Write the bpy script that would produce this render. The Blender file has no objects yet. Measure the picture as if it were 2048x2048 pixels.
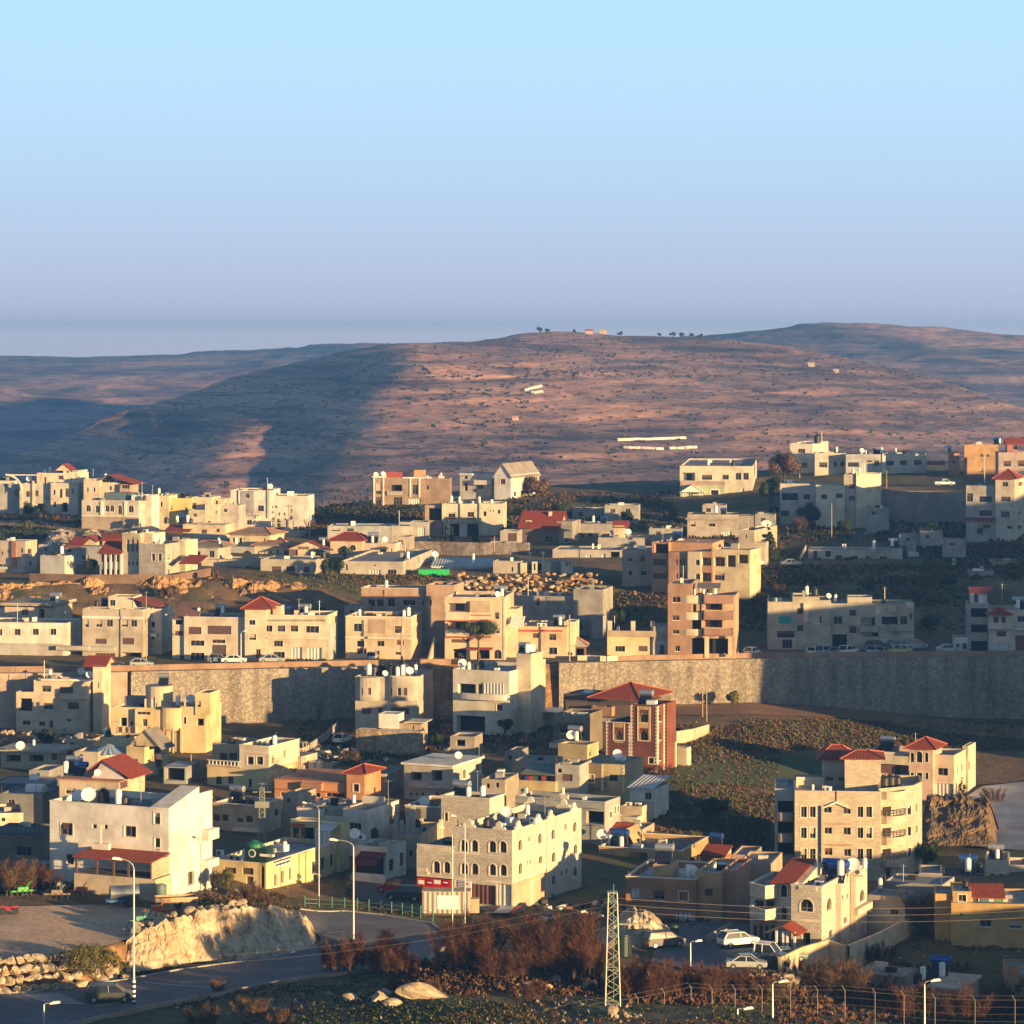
import bpy, bmesh, math, random
from mathutils import Vector, noise
import numpy as np
R=math.radians
random.seed(7)
S=bpy.context.scene
COL=S.collection
# camera, sky, sun, exposure
F=6000.0; YH=690.0; H=75.0          # focal length and eye level in pixels of the 2048 px photograph, eye height in metres
cd=bpy.data.cameras.new('camera'); cam=bpy.data.objects.new('camera',cd); COL.objects.link(cam)
cam.location=(0,0,H); cam.rotation_euler=(R(90),0,0)
cd.sensor_width=36.0; cd.sensor_fit='HORIZONTAL'; cd.lens=36.0*F/2048.0
cd.shift_y=-(1024-YH)/2048.0; cd.clip_start=1.0; cd.clip_end=60000
S.camera=cam
SUN_AZ=48.0; SUN_EL=5.6             # azimuth from behind the camera towards the right
w=bpy.data.worlds.new("World"); S.world=w; w.use_nodes=True
nt=w.node_tree; nt.nodes.clear()
out=nt.nodes.new('ShaderNodeOutputWorld'); bg=nt.nodes.new('ShaderNodeBackground'); bg.inputs[1].default_value=0.07
sky=nt.nodes.new('ShaderNodeTexSky'); sky.sky_type='NISHITA'; sky.sun_disc=False
sky.sun_elevation=R(SUN_EL)
sky.sun_rotation=R(180-SUN_AZ); sky.air_density=1.0; sky.dust_density=1.0; sky.ozone_density=2.0; sky.altitude=300
tcw=nt.nodes.new('ShaderNodeTexCoord'); sxw=nt.nodes.new('ShaderNodeSeparateXYZ'); nt.links.new(tcw.outputs['Generated'],sxw.inputs[0])
rpw=nt.nodes.new('ShaderNodeValToRGB'); nt.links.new(sxw.outputs[2],rpw.inputs[0])
er=rpw.color_ramp.elements
SKYC=[(0.0,(4.75,4.55,5.15)),(0.0056,(4.6,4.45,5.1)),(0.0082,(3.55,3.75,4.7)),(0.018,(3.35,3.65,4.7)),(0.045,(3.1,4.0,5.2)),(0.08,(3.1,4.55,6.0)),(0.12,(2.95,4.75,6.4)),(0.5,(0.7,1.5,3.0))]
while len(er)<len(SKYC): er.new(0.5)
for i,(p_,c_) in enumerate(SKYC): er[i].position=p_; er[i].color=(*[q/8 for q in c_],1)
scw=nt.nodes.new('ShaderNodeVectorMath'); scw.operation='SCALE'; scw.inputs['Scale'].default_value=8.0*0.945; nt.links.new(rpw.outputs[0],scw.inputs[0])
mrw=nt.nodes.new('ShaderNodeMapRange'); mrw.inputs[1].default_value=0.12; mrw.inputs[2].default_value=0.3; mrw.inputs[3].default_value=0.0; mrw.inputs[4].default_value=1.0
nt.links.new(sxw.outputs[2],mrw.inputs[0])
mxw=nt.nodes.new('ShaderNodeMix'); mxw.data_type='RGBA'; nt.links.new(mrw.outputs[0],mxw.inputs[0]); nt.links.new(scw.outputs[0],mxw.inputs[6]); nt.links.new(sky.outputs[0],mxw.inputs[7])
nt.links.new(mxw.outputs[2],bg.inputs[0]); nt.links.new(bg.outputs[0],out.inputs[0])
sd=bpy.data.lights.new('sun','SUN'); sd.energy=5.0; sd.angle=R(0.5); sd.color=(1.0,0.635,0.255)
sun=bpy.data.objects.new('sun',sd); COL.objects.link(sun)
sdir=Vector((math.sin(R(SUN_AZ))*math.cos(R(SUN_EL)),-math.cos(R(SUN_AZ))*math.cos(R(SUN_EL)),math.sin(R(SUN_EL))))
sun.rotation_euler=sdir.to_track_quat('Z','Y').to_euler()
vs=S.view_settings; vs.view_transform='Standard'; vs.look='None'; vs.gamma=1.0; vs.use_curve_mapping=False; vs.exposure=1.4
S.render.resolution_x=1024; S.render.resolution_y=1024
S.cycles.volume_bounces=1; S.cycles.max_bounces=5; S.cycles.transparent_max_bounces=6
# materials
MC={}
def newmat(name):
 m=bpy.data.materials.new(name); m.use_nodes=True
 return m, m.node_tree, m.node_tree.nodes['Principled BSDF']
def N(t,k,**kw):
 n=t.nodes.new(k)
 for a,b in kw.items(): setattr(n,a,b)
 return n
def L(t,a,b): t.links.new(a,b)
def rampcol(t,fac,stops):
 r=N(t,'ShaderNodeValToRGB'); e=r.color_ramp.elements
 while len(e)<len(stops): e.new(0.5)
 for i,(p,c) in enumerate(stops): e[i].position=p; e[i].color=(*c,1)
 L(t,fac,r.inputs[0]); return r.outputs[0]
def nz(t,scale,detail=4,rough=0.6,vec=None,dist=0.0):
 n=N(t,'ShaderNodeTexNoise'); n.inputs['Scale'].default_value=scale; n.inputs['Detail'].default_value=detail
 n.inputs['Roughness'].default_value=rough; n.inputs['Distortion'].default_value=dist
 if vec is not None: L(t,vec,n.inputs['Vector'])
 return n.outputs[0]
def mixc(t,f,a,b,bt='MIX'):
 m=N(t,'ShaderNodeMix',data_type='RGBA',blend_type=bt)
 for s,v in ((m.inputs[0],f),(m.inputs[6],a),(m.inputs[7],b)):
  if hasattr(v,'is_linked') or hasattr(v,'links'): L(t,v,s)
  elif isinstance(v,(int,float)): s.default_value=v
  else: s.default_value=(*v,1)
 return m.outputs[2]
def bump(t,b,h,st,dist=0.05):
 n=N(t,'ShaderNodeBump'); n.inputs['Strength'].default_value=st; n.inputs['Distance'].default_value=dist
 L(t,h,n.inputs['Height']); L(t,n.outputs[0],b.inputs['Normal'])
def k3(c,f): return tuple(max(0,min(1,x*f)) for x in c)
def plaster(c,seed=0):
 key=('pl',c,seed)
 if key in MC: return MC[key]
 m,t,b=newmat('plaster')
 tc=N(t,'ShaderNodeTexCoord').outputs['Object']
 mp=N(t,'ShaderNodeMapping'); mp.inputs['Scale'].default_value=(0.9,0.9,0.16); L(t,tc,mp.inputs[0])
 streak=nz(t,1.0,5,0.65,mp.outputs[0]); blot=nz(t,0.35,5,0.6,tc); fine=nz(t,9,3,0.6,tc)
 c1=rampcol(t,streak,[(0.3,k3(c,0.9)),(0.52,c),(0.75,k3(c,1.04))])
 c2=rampcol(t,blot,[(0.34,(0.68,0.66,0.63)),(0.58,(1,1,1))])
 c3=rampcol(t,fine,[(0.3,(0.93,0.93,0.93)),(0.7,(1.0,1.0,1.0))])
 o=mixc(t,1.0,c1,c2,'MULTIPLY'); o=mixc(t,1.0,o,c3,'MULTIPLY')
 L(t,o,b.inputs['Base Color']); b.inputs['Roughness'].default_value=0.92
 bump(t,b,fine,0.25,0.02); MC[key]=m; return m
def stone(c,bw=0.6,bh=0.28):
 key=('st',c,bw,bh)
 if key in MC: return MC[key]
 m,t,b=newmat('stone_blocks')
 uv=N(t,'ShaderNodeUVMap').outputs[0]
 br=N(t,'ShaderNodeTexBrick'); L(t,uv,br.inputs['Vector'])
 br.inputs['Scale'].default_value=1.0; br.inputs['Brick Width'].default_value=bw; br.inputs['Row Height'].default_value=bh
 br.inputs['Mortar Size'].default_value=0.022; br.inputs['Bias'].default_value=-0.1
 br.inputs['Color1'].default_value=(*k3(c,1.1),1); br.inputs['Color2'].default_value=(*k3(c,0.82),1); br.inputs['Mortar'].default_value=(*k3(c,0.55),1)
 tc=N(t,'ShaderNodeTexCoord').outputs['Object']
 bl=nz(t,0.5,5,0.6,tc); fn=nz(t,6,4,0.6,tc)
 o=mixc(t,1.0,br.outputs[0],rampcol(t,bl,[(0.3,(0.78,0.77,0.76)),(0.65,(1,1,1))]),'MULTIPLY')
 o=mixc(t,1.0,o,rampcol(t,fn,[(0.3,(0.85,0.85,0.85)),(0.7,(1,1,1))]),'MULTIPLY')
 L(t,o,b.inputs['Base Color']); b.inputs['Roughness'].default_value=0.9
 bump(t,b,fn,0.4,0.03); MC[key]=m; return m
def rubble(c,sc=1.6):
 key=('rb',c,sc)
 if key in MC: return MC[key]
 m,t,b=newmat('rubble_stone')
 uv=N(t,'ShaderNodeUVMap').outputs[0]
 v=N(t,'ShaderNodeTexVoronoi',feature='F1'); v.inputs['Scale'].default_value=sc; L(t,uv,v.inputs['Vector'])
 e=N(t,'ShaderNodeTexVoronoi',feature='DISTANCE_TO_EDGE'); e.inputs['Scale'].default_value=sc; L(t,uv,e.inputs['Vector'])
 tc=N(t,'ShaderNodeTexCoord').outputs['Object']
 big=nz(t,0.12,5,0.6,tc)
 sp=N(t,'ShaderNodeSeparateColor'); L(t,v.outputs['Color'],sp.inputs[0])
 a=rampcol(t,sp.outputs[0],[(0.0,k3(c,0.72)),(0.5,c),(0.95,k3(c,1.35))])
 o=mixc(t,1.0,a,rampcol(t,e.outputs[0],[(0.0,(0.5,0.47,0.44)),(0.08,(1,1,1))]),'MULTIPLY')
 o=mixc(t,1.0,o,rampcol(t,big,[(0.3,(0.75,0.75,0.75)),(0.65,(1,1,1))]),'MULTIPLY')
 mpv=N(t,'ShaderNodeMapping'); mpv.inputs['Scale'].default_value=(0.45,0.45,0.05); L(t,tc,mpv.inputs[0]); o=mixc(t,1.0,o,rampcol(t,nz(t,1.0,5,0.7,mpv.outputs[0]),[(0.35,(0.6,0.58,0.56)),(0.55,(1,1,1)),(0.75,(1.12,1.1,1.08))]),'MULTIPLY')
 L(t,o,b.inputs['Base Color']); b.inputs['Roughness'].default_value=0.95
 bump(t,b,e.outputs[0],0.6,0.12); MC[key]=m; return m
def tile(c=(0.25,0.042,0.014)):
 key=('ti',c)
 if key in MC: return MC[key]
 m,t,b=newmat('roof_tiles')
 uv=N(t,'ShaderNodeUVMap').outputs[0]
 wv=N(t,'ShaderNodeTexWave',bands_direction='X'); wv.inputs['Scale'].default_value=1.6; L(t,uv,wv.inputs['Vector'])
 wy=N(t,'ShaderNodeTexWave',bands_direction='Y'); wy.inputs['Scale'].default_value=0.9; L(t,uv,wy.inputs['Vector'])
 tc=N(t,'ShaderNodeTexCoord').outputs['Object']; n=nz(t,1.3,5,0.7,tc)
 o=mixc(t,1.0,rampcol(t,n,[(0.25,k3(c,0.6)),(0.5,c),(0.8,k3(c,1.3))]),rampcol(t,wy.outputs[1],[(0.0,(0.8,0.8,0.8)),(0.3,(1,1,1))]),'MULTIPLY')
 L(t,o,b.inputs['Base Color']); b.inputs['Roughness'].default_value=0.8; bump(t,b,wv.outputs[1],0.8,0.06); MC[key]=m; return m
def corr(c):
 key=('co',c)
 if key in MC: return MC[key]
 m,t,b=newmat('corrugated_sheet')
 uv=N(t,'ShaderNodeUVMap').outputs[0]
 wv=N(t,'ShaderNodeTexWave',bands_direction='X'); wv.inputs['Scale'].default_value=0.55; L(t,uv,wv.inputs['Vector'])
 tc=N(t,'ShaderNodeTexCoord').outputs['Object']; n=nz(t,0.8,5,0.7,tc)
 o=mixc(t,1.0,rampcol(t,n,[(0.3,k3(c,0.8)),(0.6,c)]),rampcol(t,wv.outputs[1],[(0.1,(0.55,0.55,0.56)),(0.5,(1,1,1))]),'MULTIPLY')
 L(t,o,b.inputs['Base Color']); b.inputs['Roughness'].default_value=0.6; bump(t,b,wv.outputs[1],0.9,0.08); MC[key]=m; return m
def flat(c,rough=0.6,metal=0.0,name='paint',var=0.12):
 key=('fl',c,rough,metal)
 if key in MC: return MC[key]
 m,t,b=newmat(name)
 tc=N(t,'ShaderNodeTexCoord').outputs['Object']; n=nz(t,2.3,4,0.6,tc)
 L(t,rampcol(t,n,[(0.3,k3(c,1-var)),(0.7,k3(c,1+var/2))]),b.inputs['Base Color'])
 b.inputs['Roughness'].default_value=rough; b.inputs['Metallic'].default_value=metal; MC[key]=m; return m
def roofmat(c=(0.3,0.3,0.3)):
 key=('rf',c)
 if key in MC: return MC[key]
 m,t,b=newmat('flat_roof_screed')
 tc=N(t,'ShaderNodeTexCoord').outputs['Object']; n=nz(t,0.45,6,0.65,tc,0.4); n2=nz(t,3,4,0.6,tc)
 o=mixc(t,1.0,rampcol(t,n,[(0.3,k3(c,0.55)),(0.5,k3(c,0.9)),(0.7,k3(c,1.2))]),rampcol(t,n2,[(0.3,(0.8,0.8,0.8)),(0.7,(1,1,1))]),'MULTIPLY')
 L(t,o,b.inputs['Base Color']); b.inputs['Roughness'].default_value=0.85; MC[key]=m; return m
GLASS=flat((0.02,0.024,0.03),0.15,0.0,'window_glass',0.3)
DARK=flat((0.016,0.015,0.016),0.9,0.0,'near_black',0.3)  # near-black paint; also stands in for darkness inside openings and porches
FRAMEW=flat((0.28,0.22,0.17),0.6,0,'window_frame')
FRAMEB=flat((0.10,0.06,0.04),0.6,0,'brown_frame')
METAL=flat((0.45,0.46,0.47),0.45,0.6,'galvanised_steel')
WHITE=flat((0.8,0.79,0.76),0.5,0,'white_paint')
BLACKP=flat((0.015,0.015,0.017),0.5,0,'black_plastic')
# object helpers
def tag(o,label=None,cat=None,group=None,kind=None):
 if label: o['label']=label
 if cat: o['category']=cat
 if group: o['group']=group
 if kind: o['kind']=kind
 return o
def empty(name,loc,rz=0,label=None,cat=None,group=None):
 o=bpy.data.objects.new(name,None); COL.objects.link(o); o.location=loc; o.rotation_euler=(0,0,rz); o.empty_display_size=0.5
 return tag(o,label,cat,group)
class MB:
 """collects polygons with uv and material; builds ONE mesh object"""
 def __init__(s): s.v=[]; s.f=[]; s.uv=[]; s.mi=[]; s.m=0; s.sm=False
 def poly(s,pts,uvs=None):
  i=len(s.v); s.v.extend([tuple(p) for p in pts]); s.f.append(tuple(range(i,i+len(pts))))
  if uvs is None:
   p0=Vector(pts[0]); e=Vector(pts[1])-p0; ex=e.normalized() if e.length>1e-9 else Vector((1,0,0))
   n=e.cross(Vector(pts[-1])-p0); ey=n.cross(ex).normalized() if n.length>1e-9 else Vector((0,0,1))
   uvs=[((Vector(p)-p0).dot(ex),(Vector(p)-p0).dot(ey)) for p in pts]
  s.uv.extend(uvs); s.mi.append(s.m)
 def box(s,c,d,rz=0,rx=0,ry=0):
  hx,hy,hz=d[0]/2,d[1]/2,d[2]/2
  from mathutils import Euler
  M=Euler((rx,ry,rz)).to_matrix(); c=Vector(c)
  P=[c+M@Vector((a*hx,b*hy,e*hz)) for e in (-1,1) for b in (-1,1) for a in (-1,1)]
  for q in ((0,2,3,1),(4,5,7,6),(0,1,5,4),(2,6,7,3),(0,4,6,2),(1,3,7,5)): s.poly([P[k] for k in q])
 def prism(s,pts,z0,z1,cap=True,bot=True):
  n=len(pts); acc=0
  for i in range(n):
   a=pts[i]; b=pts[(i+1)%n]; l=math.hypot(b[0]-a[0],b[1]-a[1])
   s.poly([(a[0],a[1],z0),(b[0],b[1],z0),(b[0],b[1],z1),(a[0],a[1],z1)],[(acc,z0),(acc+l,z0),(acc+l,z1),(acc,z1)]); acc+=l
  if cap: s.poly([(p[0],p[1],z1) for p in pts],[(p[0],p[1]) for p in pts])
  if bot: s.poly([(p[0],p[1],z0) for p in reversed(pts)],[(p[0],p[1]) for p in reversed(pts)])
 def tube(s,a,b,r0,r1=None,n=8,caps=True):
  a=Vector(a); b=Vector(b); r1=r0 if r1 is None else r1
  d=(b-a).normalized(); x=d.orthogonal().normalized(); y=d.cross(x)
  A=[a+(x*math.cos(2*math.pi*k/n)+y*math.sin(2*math.pi*k/n))*r0 for k in range(n)]
  B_=[b+(x*math.cos(2*math.pi*k/n)+y*math.sin(2*math.pi*k/n))*r1 for k in range(n)]
  for k in range(n): j=(k+1)%n; s.poly([A[k],A[j],B_[j],B_[k]])
  if caps: s.poly(A[::-1]); s.poly(B_)
 def build(s,name,mats,parent=None,smooth=False,loc=None,weld=False):
  me=bpy.data.meshes.new(name)
  v=s.v
  if loc is not None: v=[(p[0]-loc[0],p[1]-loc[1],p[2]-loc[2]) for p in v]
  me.from_pydata(v,[],s.f)
  uvl=me.uv_layers.new(name='uv'); uvl.data.foreach_set('uv',[c for u in s.uv for c in u])
  if not isinstance(mats,(list,tuple)): mats=[mats]
  for m in mats: me.materials.append(m)
  me.polygons.foreach_set('material_index',s.mi)
  if weld:
   bm=bmesh.new(); bm.from_mesh(me); bmesh.ops.remove_doubles(bm,verts=bm.verts,dist=1e-4); bmesh.ops.recalc_face_normals(bm,faces=bm.faces); bm.to_mesh(me); bm.free()
  if smooth: me.polygons.foreach_set('use_smooth',[True]*len(me.polygons))
  me.update()
  o=bpy.data.objects.new(name,me); COL.objects.link(o)
  if parent is not None: o.parent=parent
  elif loc is not None: o.location=loc
  return o
def copy_tree(o,loc=None,rz=None,parent=None,label=None,scale=None):
 c=o.copy(); COL.objects.link(c)
 if parent is not None: c.parent=parent
 if loc is not None: c.location=loc
 if rz is not None: c.rotation_euler=(0,0,rz)
 if scale is not None: c.scale=(scale,)*3 if isinstance(scale,(int,float)) else scale
 if label: c['label']=label
 for ch in KIDS.get(o.name,[]) or [x for x in o.children]:
  copy_tree(ch,parent=c)
 return c
KIDS={}
# pixel <-> world
CR={'A':(0,1550,3.864),'B':(400,1550,3.864),'C':(800,1550,3.864),'D':(1200,1550,3.864),'E':(1548,1550,3.864),
 'F':(0,1250,4.293),'G':(400,1250,4.293),'H':(800,1250,4.293),'I':(1200,1250,4.293),'J':(1598,1250,4.293),
 'K':(0,880,4.293),'L':(400,880,4.293),'M':(800,880,4.293),'N':(1200,880,4.293),'O':(1598,860,4.111),'-':(0,0,1.0)}
def px(c,x): return CR[c][0]+x/CR[c][2]
def py(c,y): return CR[c][1]+y/CR[c][2]
def zat(y,Y): return H-(y-YH)*Y/F
def W(x,y,Y): return Vector(((x-1024)*Y/F,Y,zat(y,Y)))
# the town terrain: rows crossing the picture, (x px, depth m, z m)
ROWS=[
 [(-900,90,40),(2900,90,40)],
 [(-900,200,22),(2900,200,22)],
 [(-900,262,11),(0,262,11),(300,262,12),(600,262,15),(1000,262,14.5),(1500,262,14.5),(2048,262,13),(2900,262,13)],
 [(-900,295,10),(300,295,9.9),(520,295,11),(900,295,12),(1400,295,10.5),(1800,295,8),(2048,295,7),(2900,295,8)],
 [(-900,301,9.9),(0,301,9.9),(160,304,9.9),(241,312,9.7),(362,318,9.4),(500,324,9),(630,331,8.6),(760,334,8.4),(900,336,8.6),(1100,334,8.4),(1300,327,7.8),(1560,325,7.5),(1700,322,4),(1850,322,3),(2048,322,3),(2900,322,6)],
 [(-900,304,12.7),(0,304,12.7),(160,307,12.4),(241,315,12.3),(388,322,13.6),(492,327,13.2),(594,334,11.6),(632,336,8.8),(760,338,8.4),(900,339,8),(1100,339,7.8),(1300,333,7.5),(1560,330,7.5),(1700,330,5),(1850,330,3.5),(2048,330,4),(2900,330,7)],
 [(-900,345,12.4),(100,345,12.3),(430,346,11.3),(540,346,9.5),(640,347,8.3),(900,347,8),(1100,347,7.5),(1300,347,7.5),(1500,347,7.3),(1700,347,6),(2048,347,6),(2900,347,8)],
 [(-900,400,11),(0,400,11),(300,400,10.5),(600,400,9.2),(900,400,8.8),(1200,400,8),(1400,400,7),(1500,400,4.5),(1700,400,3.5),(1850,400,4),(2048,400,5),(2900,400,10)],
 [(-900,455,9.5),(0,455,9.3),(300,455,10),(600,455,10),(900,455,9.5),(1150,455,10),(1350,455,10),(1550,455,8.2),(1700,455,6),(1850,455,5.5),(2048,455,6),(2900,455,12)],
 [(-900,500,10.7),(0,500,10.7),(300,500,10.5),(600,500,10.8),(900,500,11),(1100,500,11.5),(1300,505,12),(1500,515,12.2),(1700,517,11),(1900,518,9.5),(2048,518,9.2),(2900,518,10)],
 [(-900,505,10.7),(0,505,10.7),(250,507,10.5),(700,515,11),(1118,520,11.7),(1500,527,12.2),(1930,530,9.2),(2048,531,9),(2900,534,9)],
 [(-900,505.6,19.6),(0,505.6,19.6),(250,507.6,19.6),(700,515.6,19.8),(1118,520.6,19.7),(1500,527.6,19.8),(1930,530.6,19.6),(2048,531.6,19.6),(2900,534.6,19.6)],
 [(-900,545,20.4),(2900,548,20.4)],
 [(-900,552,20.6),(800,552,20.6),(1100,560,20.6),(1500,555,20.8),(2900,556,20.8)],
 [(-900,577,28),(0,577,28.8),(300,580,29.6),(500,584,29),(700,590,27.6),(900,592,25.2),(1200,594,25.2),(1300,594,26.6),(1500,588,26),(1700,592,27),(2048,596,28.5),(2900,600,30)],
 [(-900,604,29.6),(0,604,29.6),(300,604,30),(600,604,29.3),(900,602,28.3),(1200,603,28.3),(1300,605,28),(1500,605,28),(1700,606,28),(2048,608,30),(2900,612,32)],
 [(-900,650,30),(0,650,30),(300,650,31),(600,650,30),(900,650,29.5),(1200,650,30),(1450,650,30.5),(1600,650,28.2),(1800,650,28.4),(2048,650,31),(2900,650,34)],
 [(-900,690,32),(0,690,32.5),(200,690,32.3),(400,690,31),(600,690,30),(900,690,29.2),(1200,690,31),(1400,690,31),(1600,690,31.8),(1800,690,32),(2048,690,32.4),(2900,690,36)],
 [(-900,728,33),(0,728,33),(200,728,33.5),(400,728,31.5),(600,728,31),(750,728,32.5),(900,728,33),(1200,728,34),(1400,728,33.6),(1600,728,33),(1750,728,32.8),(2048,728,33),(2900,728,38)],
 [(-900,733,33),(0,733,33),(200,733,33.6),(400,733,31.6),(600,733,31.2),(750,733,32.8),(900,733,33.4),(1200,733,34.2),(1400,733,34),(1660,733,34.5),(1750,733,39.4),(2048,733,39.6),(2900,733,40)],
 [(-900,760,33),(0,760,33.5),(200,760,34),(400,760,32),(600,760,32.4),(750,760,34.3),(900,760,35),(1100,760,36),(1360,760,35.8),(1560,760,38),(1750,760,40),(2048,760,40.5),(2900,760,44)],
 [(-900,800,31),(0,800,32.5),(200,800,32.5),(400,800,31),(600,800,30.6),(700,800,33),(900,800,36),(1050,800,37.5),(1360,800,37),(1560,800,40),(1750,800,41),(2048,800,41.5),(2900,800,46)],
 [(-900,880,15),(0,880,18),(400,880,18),(700,880,22),(900,880,32),(1100,880,34),(1400,880,36),(1600,880,40),(2048,880,42),(2900,880,46)],
 [(-900,1000,-8),(0,1000,-5),(700,1000,-2),(1000,1000,18),(1400,1000,26),(1700,1000,32),(2048,1000,36),(2900,1000,40)],
 [(-900,1350,-22),(2900,1350,-20)],
]
RX=[np.array([p[0] for p in r]) for r in ROWS]; RY=[np.array([p[1] for p in r]) for r in ROWS]; RZ=[np.array([p[2] for p in r]) for r in ROWS]
def column(x):
 return [(float(np.interp(x,RX[k],RY[k])),float(np.interp(x,RX[k],RZ[k]))) for k in range(len(ROWS))]
def rough(X,Y,z):
 return 0.35*noise.noise(Vector((X*0.07,Y*0.07,3.1)))+0.16*noise.noise(Vector((X*0.3,Y*0.3,7.7)))
_cc={}
def gz(X,Y):
 x=1024+F*X/Y; k=round(x/2)
 if k not in _cc: _cc[k]=column(k*2)
 c=_cc[k]
 if Y<=c[0][0]: return c[0][1]
 for i in range(len(c)-1):
  if c[i][0]<=Y<=c[i+1][0]:
   t=(Y-c[i][0])/max(1e-6,c[i+1][0]-c[i][0]); return c[i][1]*(1-t)+c[i+1][1]*t
 return c[-1][1]
def G(x,y,Ymin=210):
 """the nearest ground point seen at photo pixel x,y"""
 c=column(x); 
 for i in range(len(c)-1):
  if c[i+1][0]<Ymin: continue
  ya=YH+F*(H-c[i][1])/c[i][0]; yb=YH+F*(H-c[i+1][1])/c[i+1][0]
  if (ya>=y>=yb):
   lo,hi=0.0,1.0
   for _ in range(30):
    m=(lo+hi)/2; Yv=c[i][0]*(1-m)+c[i+1][0]*m; zv=c[i][1]*(1-m)+c[i+1][1]*m
    if YH+F*(H-zv)/Yv>=y: lo=m
    else: hi=m
   return Vector(((x-1024)*Yv/F,Yv,zv))
 return Vector(((x-1024)*520/F,520,gz((x-1024)*520/F,520)))
def Gp(c,x,y,Ymin=210): return G(px(c,x),py(c,y),Ymin)
# ground sheet
def ground_material():
 m,t,b=newmat('earth_and_winter_grass')
 tc=N(t,'ShaderNodeTexCoord').outputs['Object']
 n1=nz(t,0.035,6,0.62,tc,0.3); n2=nz(t,0.5,6,0.7,tc); n3=nz(t,3.2,4,0.7,tc)
 g=rampcol(t,n1,[(0.36,(0.22,0.13,0.065)),(0.47,(0.14,0.095,0.045)),(0.54,(0.09,0.085,0.03)),(0.68,(0.06,0.075,0.025))])
 d=rampcol(t,n2,[(0.3,(0.45,0.42,0.4)),(0.5,(1,1,1)),(0.72,(1.0,0.95,0.9))])
 o=mixc(t,1.0,g,d,'MULTIPLY')
 st=rampcol(t,n3,[(0.66,(0,0,0)),(0.72,(1,1,1))])
 sp=N(t,'ShaderNodeSeparateColor'); L(t,st,sp.inputs[0])
 o=mixc(t,sp.outputs[0],o,(0.34,0.28,0.21))
 geo=N(t,'ShaderNodeNewGeometry'); sx=N(t,'ShaderNodeSeparateXYZ'); L(t,geo.outputs['Normal'],sx.inputs[0])
 steep=N(t,'ShaderNodeMapRange'); steep.inputs[1].default_value=0.96; steep.inputs[2].default_value=0.80; L(t,sx.outputs[2],steep.inputs[0])
 rk=rampcol(t,nz(t,0.35,8,0.75,tc,0.6),[(0.3,(0.10,0.05,0.025)),(0.48,(0.27,0.15,0.07)),(0.62,(0.42,0.27,0.14)),(0.75,(0.5,0.38,0.25))])
 o=mixc(t,steep.outputs[0],o,rk)
 L(t,o,b.inputs['Base Color']); b.inputs['Roughness'].default_value=0.97
 hh=nz(t,0.8,8,0.7,tc); bump(t,b,hh,0.9,0.35)
 return m
GROUNDM=ground_material()
def make_ground():
 xs=np.arange(-900,2901,9.0)
 nsub=[3,6,16,8,4,14,24,22,20,6,3,10,5,16,10,14,12,12,4,8,10,12,10,8]
 V=[];Fc=[];ny=sum(nsub)+1
 for xi,x in enumerate(xs):
  c=column(x)
  for k in range(len(c)-1):
   for j in range(nsub[k]):
    t=j/nsub[k]; Yv=c[k][0]*(1-t)+c[k+1][0]*t; zv=c[k][1]*(1-t)+c[k+1][1]*t
    X=(x-1024)*Yv/F
    steep=abs(c[k+1][1]-c[k][1])/max(0.3,c[k+1][0]-c[k][0])
    a=0.3 if 500<Yv<547 else 1.0
    zz=zv+a*(rough(X,Yv,zv) if not(298<Yv<346 and x<900) else 0.2*rough(X,Yv,zv))-0.12*a
    yy=Yv
    if 0.2<steep<2.5 and j>0 and Yv>345:
     yy+=1.6*noise.noise(Vector((X*0.16,zv*0.2,5)))+0.8*noise.noise(Vector((X*0.5,zv*0.5,9)))
     zz+=0.8*noise.noise(Vector((X*0.22,Yv*0.25,15)))
    V.append((X,yy,zz))
  V.append(((x-1024)*c[-1][0]/F,c[-1][0],c[-1][1]))
 for i in range(len(xs)-1):
  for j in range(ny-1):
   a=i*ny+j; Fc.append((a,a+ny,a+ny+1,a+1))
 me=bpy.data.meshes.new('ground'); me.from_pydata(V,[],Fc); me.materials.append(GROUNDM)
 me.polygons.foreach_set('use_smooth',[True]*len(me.polygons)); me.update()
 o=bpy.data.objects.new('ground',me); COL.objects.link(o); return tag(o,kind='structure')
make_ground()
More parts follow.
